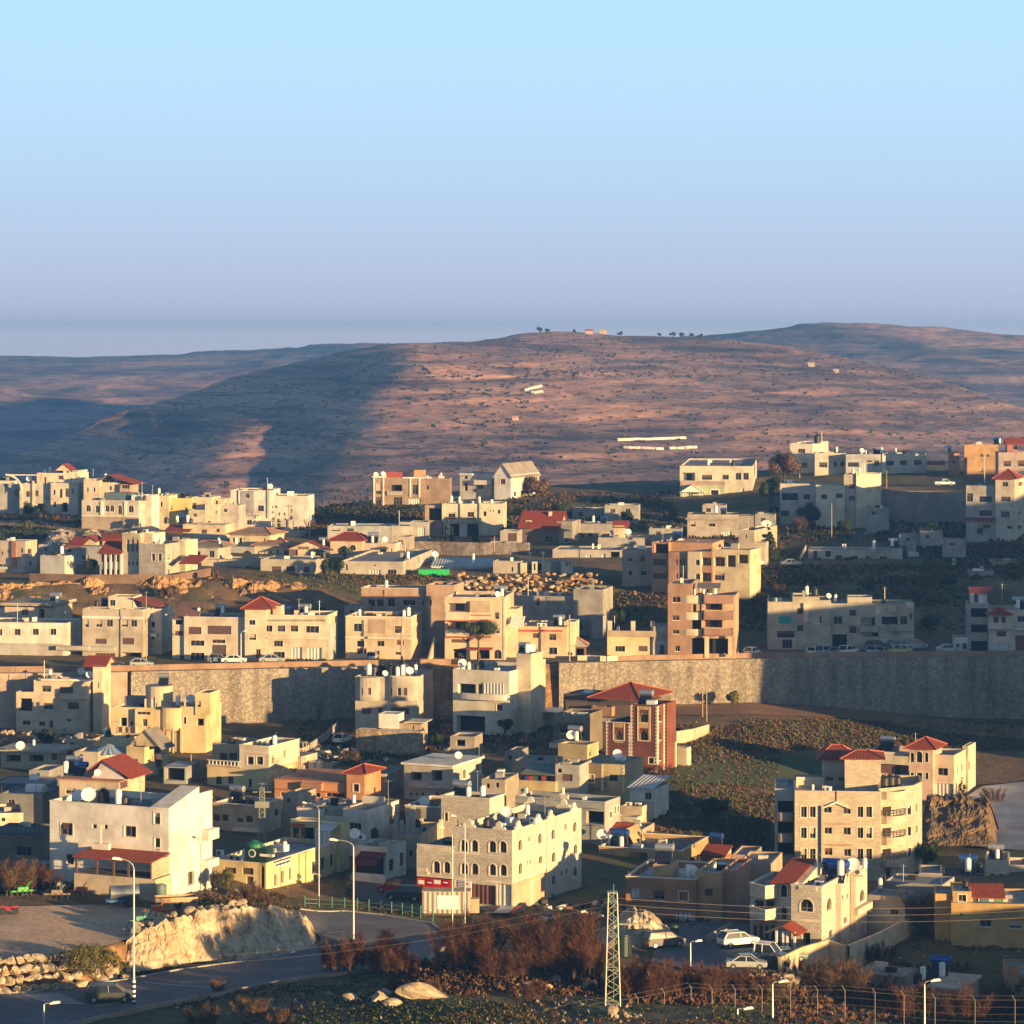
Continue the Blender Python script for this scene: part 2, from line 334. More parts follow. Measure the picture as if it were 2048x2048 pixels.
# hills behind the town
def hill_material(name,base,scrub,sc):
 m,t,b=newmat(name)
 tc=N(t,'ShaderNodeTexCoord').outputs['Object']
 mp=N(t,'ShaderNodeMapping'); mp.inputs['Scale'].default_value=(1,0.45,7); L(t,tc,mp.inputs[0])
 n1=nz(t,0.0042*sc,8,0.66,mp.outputs[0],0.5); n2=nz(t,0.03*sc,7,0.72,tc); 
 mp2=N(t,'ShaderNodeMapping'); mp2.inputs['Scale'].default_value=(0.25,0.1,6.0); L(t,tc,mp2.inputs[0])
 ter=nz(t,0.03*sc,6,0.6,mp2.outputs[0],1.0)
 o=rampcol(t,n1,[(0.34,scrub),(0.47,k3(base,0.8)),(0.6,base),(0.72,k3(base,1.25))])
 o=mixc(t,1.0,o,rampcol(t,n2,[(0.32,(0.42,0.45,0.5)),(0.48,(0.95,0.95,0.95)),(0.66,(1,1,1))]),'MULTIPLY')
 o=mixc(t,1.0,o,rampcol(t,ter,[(0.38,(0.42,0.43,0.48)),(0.5,(1,1,1)),(0.66,(1.25,1.15,1.0))]),'MULTIPLY')
 n5=nz(t,0.11*sc,6,0.8,mp.outputs[0],0.3); o=mixc(t,1.0,o,rampcol(t,n5,[(0.36,(0.66,0.67,0.7)),(0.5,(1,1,1)),(0.64,(1.3,1.2,1.1))]),'MULTIPLY')
 mp4=N(t,'ShaderNodeMapping'); mp4.inputs['Scale'].default_value=(1,.6,16); L(t,tc,mp4.inputs[0]); n6=nz(t,0.014*sc,5,0.55,mp4.outputs[0],2.0); o=mixc(t,1.0,o,rampcol(t,n6,[(0.43,(1,1,1)),(0.475,(0.5,0.48,0.5)),(0.5,(1.25,1.15,1.05)),(0.56,(1,1,1))]),'MULTIPLY')
 fv=N(t,'ShaderNodeTexVoronoi',feature='F1'); fv.inputs['Scale'].default_value=0.011*sc; mp3=N(t,'ShaderNodeMapping'); mp3.inputs['Scale'].default_value=(1,.35,9); L(t,tc,mp3.inputs[0]); L(t,mp3.outputs[0],fv.inputs['Vector']); fs=N(t,'ShaderNodeSeparateColor'); L(t,fv.outputs['Color'],fs.inputs[0])
 o=mixc(t,1.0,o,rampcol(t,fs.outputs[0],[(0.1,(0.72,0.74,0.76)),(0.5,(1,1,1)),(0.9,(1.2,1.1,.95))]),'MULTIPLY')
 v=N(t,'ShaderNodeTexVoronoi',feature='F1'); v.inputs['Scale'].default_value=0.085*sc; L(t,tc,v.inputs['Vector'])
 sp=rampcol(t,v.outputs[0],[(0.12,(1,1,1)),(0.2,(0,0,0))]); msk=rampcol(t,nz(t,0.008*sc,5,0.7,tc),[(0.48,(0,0,0)),(0.6,(1,1,1))])
 f=mixc(t,1.0,sp,msk,'MULTIPLY'); s1=N(t,'ShaderNodeSeparateColor'); L(t,f,s1.inputs[0])
 o=mixc(t,s1.outputs[0],o,(0.035,0.035,0.018))
 L(t,o,b.inputs['Base Color']); b.inputs['Roughness'].default_value=1.0; b.inputs['Specular IOR Level'].default_value=0.1
 bump(t,b,n2,0.5,2.0); return m
def hill(name,rows,mat,nx,subs,ampl,blur,terr=0.0,seed=0.0):
 xs=np.linspace(rows[0][0][0],rows[0][-1][0],nx)
 cols=[]
 for r in rows:
  rx=[p[0] for p in r]; cols.append((np.interp(xs,rx,[p[1] for p in r]),np.interp(xs,rx,[p[2] for p in r])))
 Ys=[];Zs=[]
 for k in range(len(rows)-1):
  for j in range(subs):
   t=j/subs; Ys.append(cols[k][0]*(1-t)+cols[k+1][0]*t); Zs.append(cols[k][1]*(1-t)+cols[k+1][1]*t)
 Ys.append(cols[-1][0]); Zs.append(cols[-1][1])
 Y=np.array(Ys).T; Z=np.array(Zs).T
 ker=np.exp(-0.5*(np.arange(-3*blur,3*blur+1)/blur)**2); ker/=ker.sum()
 for ax in (0,1):
  b2=blur if ax==0 else max(1,blur//2)
  kk=np.exp(-0.5*(np.arange(-3*b2,3*b2+1)/b2)**2); kk/=kk.sum()
  Zp=np.pad(Z,[(3*b2,3*b2) if a==ax else (0,0) for a in (0,1)],mode='edge')
  Z=np.apply_along_axis(lambda q: np.convolve(q,kk,'valid'),ax,Zp)
 ny=Y.shape[1]; V=[]
 for i in range(nx):
  for j in range(ny):
   yy=Y[i,j]; X=(xs[i]-1024)*yy/F; z=Z[i,j]
   z+=ampl*(noise.noise(Vector((X*0.006,yy*0.004,seed)))+0.5*noise.noise(Vector((X*0.017,yy*0.011,seed+5)))+0.22*noise.noise(Vector((X*0.05,yy*0.035,seed+9))))
   if terr:
    q=(z+5*noise.noise(Vector((X*0.004,yy*0.003,seed+2))))/terr; fr=q-math.floor(q); z+=terr*0.24*(min(1,fr*3.0)-fr)
   V.append((X,yy,z))
 Fc=[(i*ny+j,(i+1)*ny+j,(i+1)*ny+j+1,i*ny+j+1) for i in range(nx-1) for j in range(ny-1)]
 me=bpy.data.meshes.new(name); me.from_pydata(V,[],Fc); me.materials.append(mat)
 me.polygons.foreach_set('use_smooth',[True]*len(me.polygons)); me.update()
 o=bpy.data.objects.new(name,me); COL.objects.link(o); tag(o,kind='structure'); return o,V,nx,ny
def yr(y,Y): return zat(y,Y)
crest=[(-1200,1010,2300),(-400,985,2300),(0,925,2350),(60,905,2380),(110,885,2400),(160,852,2420),(200,838,2450),(260,812,2480),(310,800,2500),(400,775,2550),(470,745,2600),(520,735,2650),(600,718,2750),(700,695,2830),(760,685,2870),(830,678,2900),(950,678,3000),(1080,661,3100),(1150,661,3100),(1300,667,3080),(1430,672,3050),(1500,680,3020),(1600,690,3000),(1650,700,2960),(1700,713,2920),(1800,735,2860),(1900,762,2800),(1990,792,2740),(2048,815,2700),(2450,900,2600),(3200,960,2600)]
MH=[
 [(-1200,1300,-24),(3200,1300,-22)],
 [(-1200,1600,-32),(3200,1600,-28)],
 [(-1200,1900,-45),(0,1900,-42),(300,1900,-24),(400,1900,-14),(440,1900,-10),(500,1900,-24),(540,1900,-21),(610,1900,-4),(800,1900,0),(1100,1900,-4),(1500,1900,-9),(2048,1900,-14),(3200,1900,-20)],
 [(-1200,2150,-44),(0,2150,-33),(150,2150,-21),(300,2150,-7),(450,2150,13),(500,2150,14),(565,2150,0),(605,2150,3),(700,2150,25),(900,2150,28),(1100,2150,21),(1400,2150,13),(1700,2150,7),(2048,2150,1),(3200,2150,-20)],
 [(-1200,2285,-36),(0,2285,-24),(150,2285,-9),(300,2285,3),(450,2285,17),(540,2285,24),(620,2285,21),(680,2285,32),(770,2285,53),(900,2285,52),(1100,2285,40),(1400,2285,30),(1700,2285,21),(2048,2285,10),(3200,2285,-16)],
 [(x,yv-30 if x<300 else 2400,(yr(y,yv)-3 if x<300 else 0)) for x,y,yv in crest if x<300]+[(300,2400,12),(450,2400,25),(560,2400,31),(640,2400,37),(700,2400,48),(780,2400,68),(900,2400,62),(1100,2400,56),(1400,2400,44),(1700,2400,34),(2048,2400,14),(3200,2400,-15)],
 [(x,yv,yr(y,yv)) for x,y,yv in crest],
 [(x,yv+350,yr(y,yv)-30) for x,y,yv in crest],
 [(-1200,3700,-75),(3200,3700,-60)],
]
HILLM=hill_material('hillside_heath',(0.56,0.36,0.30),(0.16,0.11,0.095),1.0)
MHO,MHV,MHnx,MHny=hill('hill',MH,HILLM,620,22,3.2,6,terr=7.0,seed=4.0)
fc=[(-1600,712,5600),(0,713,5600),(200,710,5600),(350,706,5600),(480,694,5500),(600,690,5400),(700,684,5300),(800,682,5200),(1100,690,5000),(1380,676,4700),(1440,668,4600),(1520,660,4550),(1600,651,4500),(1700,645,4500),(1760,642,4500),(1850,649,4500),(1950,664,4500),(2048,670,4500),(2500,690,4500),(3600,700,4500)]
FH=[
 [(-1600,2900,-70),(0,2900,-60),(800,2900,-60),(3600,2900,-60)],
 [(-1600,3300,-12),(0,3300,-8),(200,3300,-22),(600,3300,-30),(1500,3300,-15),(2048,3300,5),(3600,3300,5)],
 [(-1600,3650,15),(0,3650,18),(120,3650,12),(260,3650,-12),(600,3650,-16),(1500,3650,20),(1800,3650,32),(2048,3650,28),(3600,3650,20)],
 [(-1600,3900,12),(0,3900,8),(260,3900,0),(600,3900,0),(1500,3900,45),(1800,3900,60),(2048,3900,52),(3600,3900,40)],
 [(-1600,4300,28),(0,4300,30),(300,4300,26),(600,4300,32),(1500,4300,85),(1700,4300,98),(2048,4300,80),(3600,4300,60)],
 [(x,yv,yr(y,yv)) for x,y,yv in fc],
 [(-1600,5850,-20),(3600,5850,-20)],
]
FHILLM=hill_material('far_hillside',(0.52,0.36,0.32),(0.15,0.12,0.11),0.7)
hill('distant_hills',FH,FHILLM,460,20,6.5,4,terr=14.0,seed=11.0)
# building kit
def ray(x,y):  # direction from the camera through photo pixel x,y
 return Vector(((x-1024)/F,1.0,-(y-YH)/F))
CONC_=plaster((0.36,0.35,0.33)); TRIM_=plaster((0.74,0.68,0.58),3); BLIND=flat((.42,.36,.28),.8,0,"blind")
class Bld:
 """a building: xl,xr = pixel columns of its front's left and right corners, yt = pixel row of the wall top at the
    nearest corner, Y = depth of that corner in metres, th = degrees its front is turned to the left"""
 def __init__(s,cr,name,label,cat,xl,xr,yt,Y,th=8,D=9,xs=None,yb=None,mat=None,par=0.7,wins=(),roof=(0.30,0.29,0.28),group=None,frame=None,body=True,blind=0.35):
  s.cr=cr; s.th=R(th); s.Y=Y; s.name=name; s.nv=0; s.frame=frame or FRAMEW
  s.eu=Vector((math.cos(s.th),-math.sin(s.th))); s.ev=Vector((math.sin(s.th),math.cos(s.th)))
  X0,X1=px(cr,xl),px(cr,xr)
  if th>=0:
   n=Vector(((X1-1024)*Y/F,Y)); k=(X0-1024)/F
   Lf=(n.x-k*n.y)/(s.eu.x-k*s.eu.y); s.O=n-s.eu*Lf; s.W=Lf
  else:
   n=Vector(((X0-1024)*Y/F,Y)); k=(X1-1024)/F
   Lf=(k*n.y-n.x)/(s.eu.x-k*s.eu.y); s.O=n; s.W=Lf
  s.ztop=zat(py(cr,yt),Y)
  if xs is not None: D=s.depth_to(xs,s.W if th>=0 else 0,0)
  s.D=D
  s.base=None
  pts=[s.w(0,0),s.w(s.W,0),s.w(s.W,D),s.w(0,D)]
  gmin=min(gz(p.x,p.y) for p in pts); s.gmin=gmin-0.6
  s.root=empty(name,(s.O.x,s.O.y,gmin),0,label,cat,group); s.label=label
  s.rl=Vector((s.O.x,s.O.y,gmin)); s.mat=mat or plaster((0.58,0.5,0.4)); s.roofc=roof
  s.zb=s.gmin if yb is None else zat(py(cr,yb),Y)
  if body: s.vol(None,None,yt,0,D,wins=wins,par=par,zb=s.zb)
 def w(s,u,v): return s.O+s.eu*u+s.ev*v
 def u_at(s,x,v=0):   # x in photo pixels on the plane v
  k=(x-1024)/F; b=s.O+s.ev*v
  return (k*b.y-b.x)/(s.eu.x-k*s.eu.y)
 def depth_to(s,xc,u,v0):
  x=px(s.cr,xc); k=(x-1024)/F; b=s.O+s.eu*u+s.ev*v0
  return (k*b.y-b.x)/(s.ev.x-k*s.ev.y)
 def U(s,xc,v=0): return s.u_at(px(s.cr,xc),v)
 def Zc(s,yc,u,v=0): p=s.w(u,v); return zat(py(s.cr,yc),p.y)
 def add(s,mb,name,mat,parent=None,smooth=False):
  o=mb.build(name,mat,None,smooth); me=o.data
  me.transform(__import__('mathutils').Matrix.Translation(-s.rl)); o.parent=parent or s.root
  if parent is not None and parent!=s.root: pass
  return o
 # a volume with parapet roof and openings
 def vol(s,x0,x1,yt,v0=0,D=None,wins=(),par=0.7,zb=None,yb=None,mat=None,fp=None,name='wall',ztop=None,roofc=None,cap=True):
  s.nv+=1; e=0.011*s.nv
  if fp is None:
   u0=0 if x0 is None else s.U(x0,v0); u1=s.W if x1 is None else s.U(x1,v0)
   fp=[(u0,v0),(u1,v0),(u1,v0+D),(u0,v0+D)]
  cx=sum(p[0] for p in fp)/len(fp); cy=sum(p[1] for p in fp)/len(fp)
  if s.nv>1: fp=[(p[0]+(e if p[0]>cx else -e),p[1]+(e if p[1]>cy else -e)) for p in fp]
  P=[s.w(*p) for p in fp]
  if ztop is None:
   near=min(P,key=lambda p:p.y); ztop=zat(py(s.cr,yt),near.y)
  if zb is None: zb=s.gmin if yb is None else zat(py(s.cr,yb),min(P,key=lambda p:p.y).y)
  zb-=0.003*s.nv
  n=len(P); mb=MB(); acc=0; edges=[]
  for i in range(n):
   a,b=P[i],P[(i+1)%n]; d=b-a; nrm=Vector((d.y,-d.x)).normalized()  # outward for ccw order seen from above (front first, going right)
   vis=nrm.dot(Vector((a.x+b.x,a.y+b.y))/2)<0
   xa=1024+F*a.x/a.y; xb=1024+F*b.x/b.y
   edges.append([a,b,d.length,nrm,vis,min(xa,xb),max(xa,xb),[],acc]); acc+=d.length
  for wn in wins:
   X0,X1=px(s.cr,wn[0]),px(s.cr,wn[2]); xm=(X0+X1)/2; best=None
   for e_ in edges:
    if e_[4] and e_[5]-0.5<=xm<=e_[6]+0.5:
     yy=(e_[0].y+e_[1].y)/2
     if best is None or yy<best[0]: best=(yy,e_)
   if best is None: continue
   e_=best[1]; a,d=e_[0],(e_[1]-e_[0]).normalized()
   def hit(x,y):
    k=(x-1024)/F; t=(k*a.y-a.x)/(d.x-k*d.y); q=a+d*t; return t,zat(y,q.y)
   ta,_=hit(X0,0); tb,_=hit(X1,0)
   if ta>tb: ta,tb=tb,ta
   _,zt=hit(xm,py(s.cr,wn[1])); _,zl=hit(xm,py(s.cr,wn[3]))
   ta=max(0.12,ta); tb=min(e_[2]-0.12,tb); zt=min(zt,ztop-0.15); zl=max(zl,zb+0.1)
   if tb-ta<0.2 or zt-zl<0.2: continue
   ok=all(tb<o[0]-0.05 or ta>o[1]+0.05 or zt<o[2]-0.05 or zl>o[3]+0.05 for o in e_[7])
   if ok: e_[7].append((ta,tb,zl,zt,wn[4] if len(wn)>4 else 'w'))
  thick=0.22
  for a,b,ln,nrm,vis,_,_,ops,ac in edges:
   d=(b-a)/max(ln,1e-6)
   def Pt(t,z,o=0.0): q=a+d*t+nrm*o; return (q.x,q.y,z)
   if ops:
    ts=sorted({0.0,ln,*[o[0] for o in ops],*[o[1] for o in ops]}); zs=sorted({zb,ztop,*[o[2] for o in ops],*[o[3] for o in ops]})
    for i in range(len(ts)-1):
     j=0
     while j<len(zs)-1:
      tm=(ts[i]+ts[i+1])/2
      hole=lambda k:any(o[0]<tm<o[1] and o[2]<(zs[k]+zs[k+1])/2<o[3] for o in ops)
      if hole(j): j+=1; continue
      k=j
      while k+1<len(zs)-1 and not hole(k+1): k+=1
      q=((ts[i],zs[j]),(ts[i+1],zs[j]),(ts[i+1],zs[k+1]),(ts[i],zs[k+1]))
      mb.poly([Pt(*r_) for r_ in q],[(ac+r_[0],r_[1]) for r_ in q]); j=k+1
    for (t0,t1,z0,z1,kd) in ops: s.opening(mb,Pt,t0,t1,z0,z1,kd,ac)
   else:
    q=((0,zb),(ln,zb),(ln,ztop),(0,ztop)); mb.poly([Pt(*r_) for r_ in q],[(ac+r_[0],r_[1]) for r_ in q])
  if cap:
   C=sum(P,Vector((0,0)))/n
   if par>0:
    I=[]
    for i in range(n):
     n1=edges[i-1][3]; n2=edges[i][3]; m=(n1+n2); m=m.normalized() if m.length>1e-6 else n1
     I.append(P[i]-m*thick/max(0.5,m.dot(n2)))
    zr=ztop-par
    for i in range(n):
     j=(i+1)%n
     mb.poly([(*P[i],ztop),(*P[j],ztop),(*I[j],ztop),(*I[i],ztop)])
     mb.poly([(*I[i],ztop),(*I[j],ztop),(*I[j],zr-0.05),(*I[i],zr-0.05)])
    rb=MB(); rb.poly([(*p,zr) for p in I],[tuple(p) for p in I])
   else:
    zr=ztop; rb=MB(); rb.poly([(*p,zr+0.012) for p in P],[tuple(p) for p in P])
   s.add(rb,'roof',roofmat(roofc or s.roofc))
   s.zroof=zr
   A_=s.D if fp is None else 0
   xs_=[p.x for p in P]; ys_=[p.y for p in P]
   if par>0 and (max(xs_)-min(xs_))>5 and (max(ys_)-min(ys_))>6:
    rnd=random.Random(int(P[0].x*10)+s.nv)
    for _ in range(rnd.randint(1,3)):
     a,b_=rnd.uniform(.25,.75),rnd.uniform(.3,.7); q=P[0]+(P[1]-P[0])*a+(P[-1]-P[0])*b_; hb=MB(); hh=rnd.uniform(.3,1.1); hb.box((q.x,q.y,zr+hh/2),(rnd.uniform(.4,1.6),rnd.uniform(.4,1.3),hh),-s.th); s.add(hb,'roof_vent',rnd.choice((CONC_,TRIM_,WHITE,DARK)))
    for a in (0,1):
     if rnd.random()<.45:
      q=P[a]+((P[2]+P[3] if n>3 else P[2]*2)/2-P[a])*.04; rb_=MB(); rb_.tube((q.x,q.y,ztop-.3),(q.x,q.y,ztop+rnd.uniform(.6,1.3)),.05,n=4); s.add(rb_,'rebar',FRAMEB)
  o=s.add(mb,name,mat or s.mat); s.last=o; s.lastfp=P; s.lastz=(zb,ztop)
  return o
 def opening(s,mb,Pt,t0,t1,z0,z1,kd,ac):
  dep=0.28 if kd!='B' else 1.6
  if kd=='O': dep=2.2
  q=[(t0,z0),(t1,z0),(t1,z1),(t0,z1)]
  arch='a' in kd
  if arch:
   r=min((t1-t0)/2,z1-z0); cx=(t0+t1)/2; cz=z1-r
   ar=[(cx+(t1-t0)/2*math.cos(math.pi*k/8),cz+r*math.sin(math.pi*k/8)) for k in range(9)]
   for k in range(4):
    mb.poly([Pt(t1,z1),Pt(*ar[k]),Pt(*ar[k+1])][::-1])
   for k in range(4,8): mb.poly([Pt(t0,z1),Pt(*ar[k]),Pt(*ar[k+1])][::-1])
   q=[(t0,z0),(t1,z0)]+ar
  elif 'p' in kd:
   cx=(t0+t1)/2; zz=z0+(z1-z0)*0.55
   mb.poly([Pt(t0,zz),Pt(cx,z1),Pt(t0,z1)]); mb.poly([Pt(t1,zz),Pt(t1,z1),Pt(cx,z1)])
   q=[(t0,z0),(t1,z0),(t1,zz),(cx,z1),(t0,zz)]
  m=len(q)
  for i in range(m):
   a,b=q[i],q[(i+1)%m]
   mb.poly([Pt(*a),Pt(*b),Pt(*b,-dep),Pt(*a,-dep)],[(ac+a[0],a[1]),(ac+b[0],b[1]),(ac+b[0],b[1]+dep),(ac+a[0],a[1]+dep)])
  w_,h_=t1-t0,z1-z0
  if kd in('O','B'):      # open loggia or dark garage: a back wall in the same finish (O) or darkness painted near-black (B)
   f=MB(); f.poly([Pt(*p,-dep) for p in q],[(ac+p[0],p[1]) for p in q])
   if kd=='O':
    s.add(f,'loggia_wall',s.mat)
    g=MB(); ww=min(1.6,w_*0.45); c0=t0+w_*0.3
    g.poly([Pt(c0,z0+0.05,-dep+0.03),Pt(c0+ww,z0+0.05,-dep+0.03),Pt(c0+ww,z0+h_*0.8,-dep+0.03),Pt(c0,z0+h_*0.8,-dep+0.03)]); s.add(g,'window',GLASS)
   else: s.add(f,'opening_dark',DARK)
   return
  fr=MB(); pn=MB(); fw=0.07 if kd!='d' else 0.1
  pd=-dep+0.05
  def bar(a0,b0,a1,b1):
   fr.poly([Pt(a0,b0,pd+0.05),Pt(a1,b0,pd+0.05),Pt(a1,b1,pd+0.05),Pt(a0,b1,pd+0.05)])
   for (c,d) in (((a0,b0),(a1,b0)),((a1,b0),(a1,b1)),((a1,b1),(a0,b1)),((a0,b1),(a0,b0))):
    fr.poly([Pt(*c,pd+0.05),Pt(*d,pd+0.05),Pt(*d,pd),Pt(*c,pd)])
  if kd=='g':           # roller shutter
   pn.poly([Pt(*p,pd) for p in q],[(ac+p[0],p[1]) for p in q]); s.add(pn,'garage_door',SHUT); return
  if kd=='r':
   pn.poly([Pt(*p,pd) for p in q],[(ac+p[0],p[1]) for p in q]); s.add(pn,'garage_door',SHUTR); return
  if kd=='h':
   pn.poly([Pt(*p,pd+0.1) for p in q],[(ac+p[0],p[1]) for p in q]); s.add(pn,'shutter',SHUTB); return
  pn.poly([Pt(*p,pd) for p in q])
  bar(t0,z0,t1,z0+fw); bar(t0,z1-fw,t1,z1) if not arch else None
  bar(t0,z0+fw,t0+fw,z1-fw); bar(t1-fw,z0+fw,t1,z1-fw)
  nm=max(1,int(round(w_/1.1))) if kd!='n' else 0
  for k in range(1,nm+1):
   if nm==1 and w_<0.75: break
   tt=t0+w_*k/(nm+1) if nm>1 else (t0+t1)/2
   bar(tt-0.03,z0+fw,tt+0.03,z1-(fw if not arch else 0.15))
  if h_>1.9: bar(t0+fw,z0+h_*0.68,t1-fw,z0+h_*0.68+0.06)
  kind='door' if 'd' in kd else 'window'
  fo=s.add(fr,kind,s.frame)
  if kind=='window' and w_>.55 and not arch:
   rq=(t0*13.7+z0*5.9+s.Y)%1.0
   if rq<.4:
    f_=.25+rq*1.2; sh=MB(); zc=z1-h_*f_
    sh.poly([Pt(t0,zc,pd+.08),Pt(t1,zc,pd+.08),Pt(t1,z1,pd+.08),Pt(t0,z1,pd+.08)]); s.add(sh,'shutter',(SHUTD,BLIND,SHUTB)[int(rq*100)%3]).parent=fo
   if 'f' not in kd and h_<1.9:
    sr=MB(); q4=[(t0-.1,.07),(t1+.1,.07),(t1+.1,-.02),(t0-.1,-.02)]
    sr.poly([Pt(a,z0,o_) for a,o_ in q4]); sr.poly([Pt(a,z0-.09,o_) for a,o_ in q4]); sr.poly([Pt(t0-.1,z0-.09,.07),Pt(t1+.1,z0-.09,.07),Pt(t1+.1,z0,.07),Pt(t0-.1,z0,.07)]); s.add(sr,'sill',TRIM).parent=fo
  s.add(pn,'pane',SHUTD if (random.random()<0.0) else GLASS).parent=fo
  if 'f' in kd:   # raised light surround
   sr=MB(); e=0.12; o_=0.045
   def pl(a0,b0,a1,b1):
    sr.poly([Pt(a0,b0,o_),Pt(a1,b0,o_),Pt(a1,b1,o_),Pt(a0,b1,o_)])
    for (c,d) in (((a0,b0),(a1,b0)),((a1,b0),(a1,b1)),((a1,b1),(a0,b1)),((a0,b1),(a0,b0))): sr.poly([Pt(*c,o_),Pt(*d,o_),Pt(*d,-0.01),Pt(*c,-0.01)])
   if arch:
    r=min((t1-t0)/2,z1-z0); cx=(t0+t1)/2; cz=z1-r; hw=(t1-t0)/2
    pl(t0-e,z0-e,t0,cz); pl(t1,z0-e,t1+e,cz); pl(t0,z0-e,t1,z0)
    for k in range(10):
     a0=math.pi*k/10; a1=math.pi*(k+1)/10
     g=[(cx+hw*math.cos(a0),cz+r*math.sin(a0)),(cx+(hw+e)*math.cos(a0),cz+(r+e)*math.sin(a0)),(cx+(hw+e)*math.cos(a1),cz+(r+e)*math.sin(a1)),(cx+hw*math.cos(a1),cz+r*math.sin(a1))]
     sr.poly([Pt(*c,o_) for c in g]); sr.poly([Pt(*g[1],o_),Pt(*g[1],-0.01),Pt(*g[2],-0.01),Pt(*g[2],o_)])
   else:
    pl(t0-e,z0-e,t1+e,z0); pl(t0-e,z1,t1+e,z1+e); pl(t0-e,z0,t0,z1); pl(t1,z0,t1+e,z1)
   s.add(sr,'sill' ,TRIM).parent=fo
 # boxes, slabs and trims
 def box(s,name,u0,u1,v0,v1,z0,z1,mat,parent=None):
  mb=MB(); mb.prism([tuple(s.w(u0,v0)),tuple(s.w(u1,v0)),tuple(s.w(u1,v1)),tuple(s.w(u0,v1))],z0,z1)
  return s.add(mb,name,mat,parent)
 def slab(s,name,x0,x1,yt,yb,out,v=0,mat=None,back=0.0):
  """a slab or band standing proud of the plane v between pixel columns and rows"""
  vf=v-out; u0,u1=s.U(x0,vf),s.U(x1,vf); z1=s.Zc(yt,(u0+u1)/2,vf); z0=s.Zc(yb,(u0+u1)/2,vf)
  return s.box(name,u0,u1,vf,v+back,z0,z1,mat or s.mat)
 def band(s,yc,h=0.18,out=0.07,mat=None,name='string_course'):
  """a string course right round the main walls at the pixel row yc of the near corner"""
  z=zat(py(s.cr,yc),s.Y); 
  return s.box(name,-out,s.W+out,-out,s.D+out,z-h/2,z+h/2,mat or TRIM)
 def cope(s,h=0.12,out=0.06,mat=None):
  mb=MB(); P=s.lastfp; z=s.lastz[1]
  C=sum(P,Vector((0,0)))/len(P)
  n=len(P)
  Op=[];Ip=[]
  for i in range(n):
   a,b,c=P[i-1],P[i],P[(i+1)%n]
   n1=Vector(((b-a).y,-(b-a).x)).normalized(); n2=Vector(((c-b).y,-(c-b).x)).normalized()
   m=(n1+n2).normalized(); Op.append(b+m*out/max(.5,m.dot(n2))); Ip.append(b-m*0.27/max(.5,m.dot(n2)))
  for i in range(n):
   j=(i+1)%n
   mb.poly([(*Op[i],z+h),(*Op[j],z+h),(*Ip[j],z+h),(*Ip[i],z+h)]); mb.poly([(*Op[i],z+.002),(*Op[j],z+.002),(*Op[j],z+h),(*Op[i],z+h)])
   mb.poly([(*Ip[j],z-.03),(*Ip[i],z-.03),(*Ip[i],z+h),(*Ip[j],z+h)]); mb.poly([(*Op[j],z+.002),(*Op[i],z+.002),(*Ip[i],z+.002),(*Ip[j],z+.002)])
  return s.add(mb,'coping',mat or TRIM)
 def balc(s,x0,x1,yt,yb,out=1.4,v=0,mat=None,rnd=False,rail=False,side=False):
  """a balcony: parapet between pixel rows yt and yb, standing out from the front plane"""
  mat=mat or s.mat; vf=v-out
  if side:   # on the right wall: x0..x1 are columns on the plane u=W
   va,vb=s.depth_to(x0,s.W+out,0),s.depth_to(x1,s.W+out,0)
   if va>vb: va,vb=vb,va
   base=[(s.W,va),(s.W+out,va),(s.W+out,vb),(s.W,vb)]
   if rnd: base=[(s.W+out*math.sin(math.pi*k/10)**0.6,va+(vb-va)*(1-math.cos(math.pi*k/10))/2) for k in range(11)]
   um,vm=s.W+out,(va+vb)/2
  else:
   u0,u1=s.U(x0,vf),s.U(x1,vf)
   base=[(u0,v),(u0,vf),(u1,vf),(u1,v)]
   if rnd: base=[(u0+(u1-u0)*(1-math.cos(math.pi*k/10))/2,v-out*math.sin(math.pi*k/10)**0.6) for k in range(11)]
   um,vm=(u0+u1)/2,vf
  z1=s.Zc(yt,um,vm); z0=s.Zc(yb,um,vm)
  P=[s.w(*p) for p in base]; mb=MB(); mb.prism([tuple(p) for p in (P if not side else P)],z0,z0+0.18)
  if rail:
   for i in range(len(P)-1):
    a,b=P[i],P[i+1]; n=max(1,int((b-a).length/0.35))
    for k in range(n+1):
     q=a+(b-a)*(k/n); mb.box((q.x,q.y,(z0+z1)/2+.05),(0.05,0.05,z1-z0-.1))
    mb.tube((*a,z1),(*b,z1),0.045,n=5)
  else:
   C=sum(P,Vector((0,0)))/len(P)
   for i in range(len(P)-1):
    a,b=P[i],P[i+1]; nn=Vector(((b-a).y,-(b-a).x)).normalized(); 
    if nn.dot((a+b)/2-C)<0: nn=-nn
    ia,ib=a-nn*0.13,b-nn*0.13
    mb.prism([tuple(a),tuple(b),tuple(ib),tuple(ia)],z0+0.17,z1)
  return s.add(mb,'balcony',mat)
 # tiled roofs
 def hip(s,x0,x1,ye,ya,v0=0,D=None,ov=0.45,ridge=0.0,mat=None,name='tiled_roof',z0=None):
  """hipped roof: eave corners at pixel columns x0,x1 on plane v0, eave row ye, apex row ya"""
  u0,u1=s.U(x0,v0),s.U(x1,v0); D=D or (u1-u0)
  ze=s.Zc(ye,u1 if s.th>=0 else u0,v0) if z0 is None else z0
  um,vm=(u0+u1)/2,v0+D/2; za=s.Zc(ya,um,vm)
  a=[(u0-ov,v0-ov),(u1+ov,v0-ov),(u1+ov,v0+D+ov),(u0-ov,v0+D+ov)]
  r=ridge*(u1-u0)/2; ap=[(um-r,vm),(um+r,vm)]
  A=[(*s.w(*p),ze) for p in a]; R0=(*s.w(*ap[0]),za); R1=(*s.w(*ap[1]),za)
  mb=MB()
